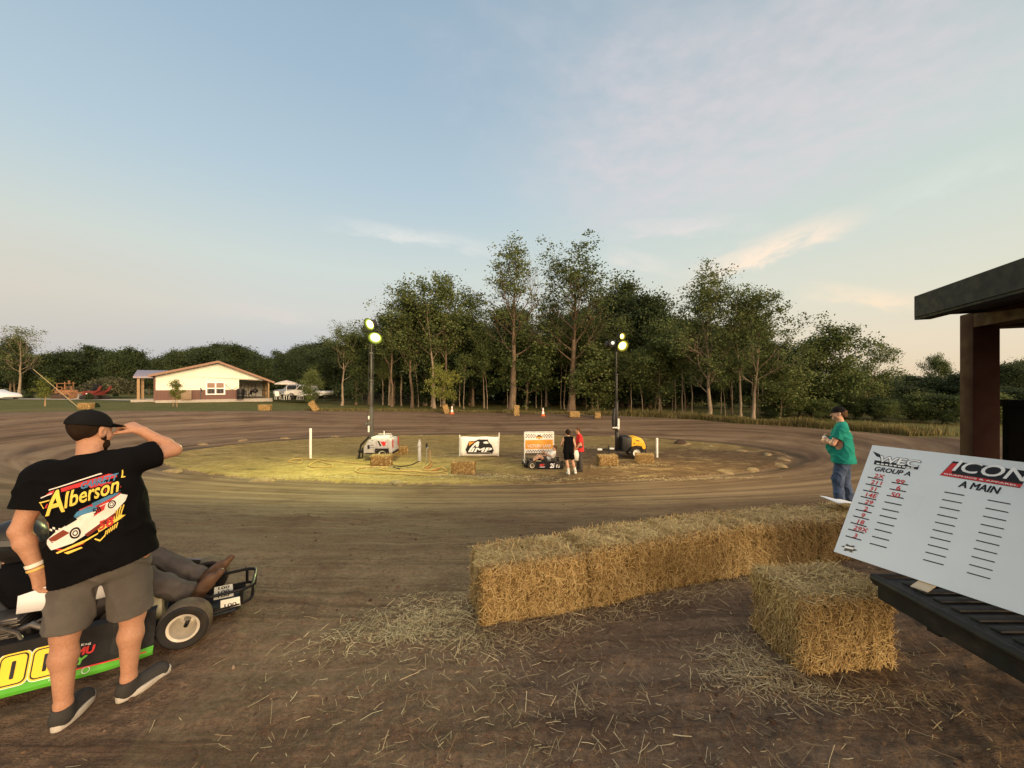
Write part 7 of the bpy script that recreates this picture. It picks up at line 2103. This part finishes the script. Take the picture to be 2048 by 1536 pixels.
    Q([(-.30, -.56), (.05, -.44), (.22, -.36), (.20, -.39), (.02, -.49), (-.28, -.58)], 2, .0006); Q([(-.20, -.58), (.0, -.54), (.02, -.56), (-.15, -.61)], 2, .0006); Q([(.16, -.46), (.24, -.50), (.32, -.42), (.30, -.41), (.24, -.475), (.17, -.445)], 2, .0006)
    Q([(-.44, -.46), (-.2, -.56), (.04, -.5), (.0, -.48), (-.2, -.53)], 0, .0004)
bk = nrm(np.array([.45, -.89, 0])); uxp = nrm(np.array([.89, .45, .0])); uyp = nrm(np.cross(bk, uxp) * 1.0)
if uyp[2] < 0: uyp = -uyp
P_RED = cloth('print_red', (.50, .045, .045), .1); P_DK = cloth('print_dark_red', (.16, .03, .02), .1); P_YEL = cloth('print_yellow', (.78, .55, .10), .1); P_BLU = cloth('print_blue', (.07, .20, .34), .15); P_WHT = cloth('print_white', (.72, .68, .62), .06); P_BLK = cloth('print_black', (.008, .008, .009)); P_ORG = cloth('print_maroon', (.20, .05, .03))
shirt_print(shirt, J, [P_RED, P_DK, P_YEL, P_BLU, P_WHT, P_BLK, P_ORG], man_print, np.array(w(-2.452, 2.215, 1.205)), uxp, uyp, bk, sx=.76, sy=.90)
# paper in his left hand
def held(name, O_, pts, label, cat, mat, th=.002):
    mb = MB(); mb.raw(pts, [tuple(range(len(pts)))]); o = mb.build(name, mat); o.location = tuple(O_); o.modifiers.new('s', 'SOLIDIFY').thickness = th
    return tag(o, label, cat)
hp = O + J['lwri'] + np.array([.03, .02, -.13])
held('paper_sheet', hp, [(-.06, -.08, .02), (.05, .02, .045), (.17, .13, .0), (.20, .15, -.10), (.08, .05, -.105), (-.07, -.08, -.075)], 'crumpled white paper in the left hand of the capped man', 'paper', bpy.data.materials['paper_white'])

# ---- the man in the teal shirt, arms folded, facing the track
tx, ty = 5.86, 6.85; tz = hz(tx, ty)
k = lambda x, y, z: (x, y, z)
# faces -x; in his own space: forward = -x, his right = +y
JT = dict(pelvis=(.03, 0, .93), chest=(.02, 0, 1.27), neck=(.0, 0, 1.50), head=(-.035, 0, 1.655), lsho=(.01, -.18, 1.42), rsho=(.01, .18, 1.42),
          lelb=(-.12, -.245, 1.14), lwri=(-.235, .02, 1.215), relb=(-.12, .245, 1.14), rwri=(-.255, -.03, 1.155),
          lhip=(.03, -.09, .90), rhip=(.03, .09, .90), lkne=(-.05, -.12, .50), rkne=(.05, .12, .50), lank=(-.02, -.14, .09), rank=(.13, .13, .09), ltoe=(-.22, -.18, .03), rtoe=(-.07, .17, .03),
          _fwd=(-1, 0, 0), _hfwd=(-1, -.05, -.02), _hup=(-.06, 0, 1))
teal, J, A, Rm, body = person('man in a teal shirt, jeans and black cap standing with folded arms behind the bales', (tx, ty, tz), JT, 1.12, .009, SKINP,
    hands={'l': (np.array([.35, .9, .05]), np.array([.9, -.3, -.1]), np.array([0, 0, 1.]), dict(curl=.35, thumb_curl=.9)), 'r': (np.array([.35, -.9, .0]), np.array([.9, .3, .1]), np.array([0, 0, 1.]), dict(curl=.35, thumb_curl=.9))})
ts = tee(teal, J, TEAL, (np.array([0, 0, .80]), np.array([.05, 0, -1])), 1.12, .009, sleeve=.66, wr=.012, seed=21, loose=.016, flare=.028, belly=.02)
teal.rotation_euler = (0, 0, R(-38))
legs_cloth(teal, J, DENIM, 1.97, 1.1, .009, .016, 7, .012, 'jeans', top=.1, flare=.012)
cap(teal, A, Rm, CAPB, vox=.008); hair(teal, A, Rm, HAIRB, lo=-.07, thick=.004, front=-.02, vox=.008, long=.02)
for a in 'lr': shoe(teal, J[a + 'ank'], J[a + 'toe'], BOOT, SOLE, vox=.009, z0=0.0)
def teal_print(m):
    S = .30
    def Q(p, mi, l): m.mi = mi; m.raw([(x * S, y * S, l) for x, y in p], [tuple(range(len(p)))])
    for i in range(7): a = i * .9; Q([(-.35 + .07 * math.sin(a) + .1 * i, .45 - .13 * i), (-.15 + .1 * i, .52 - .13 * i), (.1 + .05 * math.cos(a), .46 - .13 * i), (-.1, .40 - .13 * i)], i % 2, .0002 * i)
    Q([(-.3, -.45), (.25, -.40), (.3, -.55), (-.2, -.62)], 1, .002)
shirt_print(ts, J, [cloth('print_cream', (.45, .42, .25)), cloth('print_brown', (.10, .05, .03))], teal_print, np.array([.03, 0, 1.22]), np.array([0, -1., 0]), Zv, np.array([1., 0, 0]), sub=.03)
B('watch', WHITEC, teal, lambda m: m.lathe([(.034, -.055), (.038, -.052), (.038, -.03), (.034, -.027)], J['lwri'], nrm(J['lwri'] - J['lelb']), 16, closed=True))

# ---- infield: man in black tank top, seen from behind
q = on_ground(1137, 948); X0 = (q[0], q[1], hz(q[0], q[1]))
JB = dict(pelvis=(0, 0, .93), chest=(.02, .02, 1.25), neck=(0, .05, 1.47), head=(-.01, .09, 1.60), lsho=(-.17, .03, 1.40), rsho=(.18, .02, 1.40), lelb=(-.25, .12, 1.14), lwri=(-.18, .33, 1.03), relb=(.25, -.02, 1.13), rwri=(.24, .12, .90),
          lhip=(-.09, 0, .90), rhip=(.09, 0, .90), lkne=(-.06, .04, .49), rkne=(.17, .12, .50), lank=(.0, -.05, .09), rank=(.28, .05, .10), ltoe=(-.02, .16, .03), rtoe=(.30, .25, .03), _fwd=(0, 1, 0), _hfwd=(-.15, 1, -.15), _hup=(0, .1, 1))
tk, J, A, Rm, body = person('person in a black tank top and black shorts leaning over the infield kart, back turned', X0, JB, .95, .012, SKINP, hands={'l': (np.array([0, 1, -.2]), np.array([1., 0, 0]), np.array([0, .2, 1.]), dict(curl=.5)), 'r': (np.array([0, .5, -.9]), np.array([-1., 0, 0]), np.array([0, 1., .3]), dict(curl=.5))})
tee(tk, J, TEEB, (np.array([0, 0, .84]), np.array([0, 0, -1])), .96, .012, wr=.006, seed=31, loose=.012, sleeves=False, name='tank_top', neck_cut=.09)
legs_cloth(tk, J, TEEB, .80, .98, .012, .018, 33, .006, 'shorts', top=.08, flare=.015); hair(tk, A, Rm, HAIRD, lo=-.09, thick=.022, front=.02, vox=.010, long=.05)
for a in 'lr':
    shoe(tk, J[a + 'ank'], J[a + 'toe'], WHT, SOLE, vox=.011, z0=0.0); B('sock', WHT, tk, lambda m: m.cyl(J[a + 'ank'] + Zv * .0, J[a + 'ank'] * .62 + J[a + 'kne'] * .38, .045, .052, 12), smooth=60)
# ---- man in the red shirt, side on, holding a white cloth
q = on_ground(1158, 941); X1 = (q[0], q[1] + .02, hz(q[0], q[1]))
JR = dict(pelvis=(.03, 0, .93), chest=(.03, 0, 1.26), neck=(-.01, 0, 1.48), head=(-.05, 0, 1.62), lsho=(.02, -.17, 1.40), rsho=(.02, .17, 1.40), lelb=(.0, -.23, 1.12), lwri=(-.14, -.22, .92), relb=(-.02, .23, 1.12), rwri=(-.17, .20, .95),
          lhip=(.03, -.09, .90), rhip=(.03, .09, .90), lkne=(.02, -.11, .49), rkne=(.0, .10, .49), lank=(.08, -.13, .09), rank=(.0, .12, .09), ltoe=(-.13, -.14, .03), rtoe=(-.2, .13, .03), _fwd=(-1, 0, 0), _hfwd=(-1, 0, -.25), _hup=(-.15, 0, 1))
rd, J, A, Rm, body = person('man in a red shirt and dark trousers standing side-on next to the tank-top person', X1, JR, 1.05, .012, SKIN, hands={'l': (np.array([-.5, 0, -.9]), np.array([0, 1., 0]), np.array([-1., 0, .3]), dict(curl=.6)), 'r': (np.array([-.5, 0, -.9]), np.array([0, -1., 0]), np.array([-1., 0, .3]), dict(curl=.6))})
tee(rd, J, REDT, (np.array([0, 0, .80]), np.array([0, 0, -1])), 1.06, .012, sleeve=.8, wr=.008, seed=41, loose=.02)
legs_cloth(rd, J, GREYP2, 1.96, 1.0, .012, .018, 43, .008, 'trousers'); hair(rd, A, Rm, HAIRB, lo=-.04, thick=.006, front=.02, vox=.010)
for a in 'lr': shoe(rd, J[a + 'ank'], J[a + 'toe'], SHOEK, RUBBER, vox=.011, z0=0.0)
held('towel', np.array(X1) + J['lwri'] + np.array([-.05, -.02, -.10]), [(-.10, -.03, .04), (.10, .0, .05), (.15, .02, -.12), (.12, .03, -.38), (-.06, .0, -.34), (-.12, -.02, -.15)], 'white cloth held by the man in the red shirt', 'towel', WHT, .015)

# ---- drivers, reclining in their karts (own space: nose towards +x, built for the near side at -y)
def driver(label, loc, rz, trous, top, boot, headgear, arms, vox, sk):
    c_, s_ = math.cos(rz), math.sin(rz); Rz = np.array([[c_, -s_, 0], [s_, c_, 0], [0, 0, 1]])
    P = dict(pelvis=(-.74, 0, .235), chest=(-.93, 0, .50), neck=(-1.0, 0, .66), head=(-.99, 0, .80) , lsho=(-.95, .17, .60), rsho=(-.95, -.17, .60), **arms,
             lhip=(-.70, .09, .235), rhip=(-.70, -.09, .235), lkne=(-.33, .17, .47), rkne=(-.315, -.165, .455), lank=(.02, .10, .235), rank=(-.015, -.115, .215),
             ltoe=(.19, .11, .395), rtoe=(.15, -.12, .375), _fwd=(.8, 0, .5), _hfwd=(1, 0, -.15), _hup=(.1, 0, 1))
    P['head'] = (-1.00, 0, .79)
    P = {k_: tuple(Rz @ np.array(v)) for k_, v in P.items()}
    hd_ = lambda v: Rz @ np.array(v, float)
    t, J, A, Rm, body = person(label, loc, P, 1.0, vox, sk, hands={'l': (hd_((.7, -.3, .4)), hd_((0, -1, 0)), hd_((.3, 0, 1)), dict(curl=.7)), 'r': (hd_((.7, .3, .4)), hd_((0, 1, 0)), hd_((.3, 0, 1)), dict(curl=.7))}, feet=False)
    tee(t, J, top, (J['pelvis'] - hd_((-.05, 0, .05)) * 0 + hd_((.06, 0, -.06)), hd_((.6, 0, -.8))), 1.02, vox * 1.1, sleeve=.9, wr=.006, seed=51, loose=.016)
    legs_cloth(t, J, trous, 1.93 if boot is BOOT else .6, .98, vox * 1.1, .014, 53, .014, 'jeans' if boot is BOOT else 'shorts', flare=.012)
    for a in 'lr':
        an, toe = J[a + 'ank'], J[a + 'toe']; d = nrm(toe - an); kn = J[a + 'kne']; sh = nrm(kn - an); nn = nrm(np.cross(d, np.cross(sh, d)))
        heel = an - nn * .07 - d * .03
        F_ = Field(np.minimum(heel, toe) - .16, np.maximum(np.maximum(heel, toe), an) + .16, vox)
        F_.cone(an + sh * .10, an - nn * .015, .052, .048, .02); F_.cone(heel + d * .03 + nn * .035, toe - nn * .02, .042, .028, .03); F_.cone(an, toe - d * .08 - nn * .0, .044, .034, .03)
        F_.cone(heel - nn * .005, heel + d * .03, .026, .028, .01); F_.wrinkle(.003, 61, 40)
        F_.mesh('boot' if boot is BOOT else 'shoe', boot, t)
    if headgear == 'helmet':
        F_ = Field(A(0, 0, 0) - .25, A(0, 0, 0) + .25, .008); F_.ball(A(0, .0, .015), (.128, .150, .142), .02, Rm); F_.cone(A(0, .05, -.06), A(0, .06, -.10), .095, .08, .04)
        F_.mesh('helmet', M('helmet_shell', (.016, .016, .017), .35), t)
        B('visor', GLASSD, t, lambda m: m.lathe([(.135, -.035), (.150, 0), (.137, .035)], A(0, .008, .02), Rm[:, 2], 28))
    else: hair(t, A, Rm, HAIRB, lo=-.05, thick=.012, front=.02, vox=.010)
    return t
driver('reclining kart driver in faded jeans and brown boots, mostly hidden behind the capped man', (KO[0], KO[1], KZ), math.atan2(.48, .877), DENIMD, TEEB, BOOT, 'helmet',
       dict(lelb=(-.72, .27, .42), lwri=(-.49, .13, .44), relb=(-.72, -.27, .42), rwri=(-.49, -.13, .44)), .009, SKIN)
driver('driver in a white shirt and shorts sitting in the infield kart, bare knees raised', K2, math.pi + .05, GREYP2, WHT, SHOEK, None,
       dict(lelb=(-.75, .29, .50), lwri=(-.55, .2, .62), relb=(-.72, -.27, .42), rwri=(-.49, -.13, .44)), .012, SKINP)
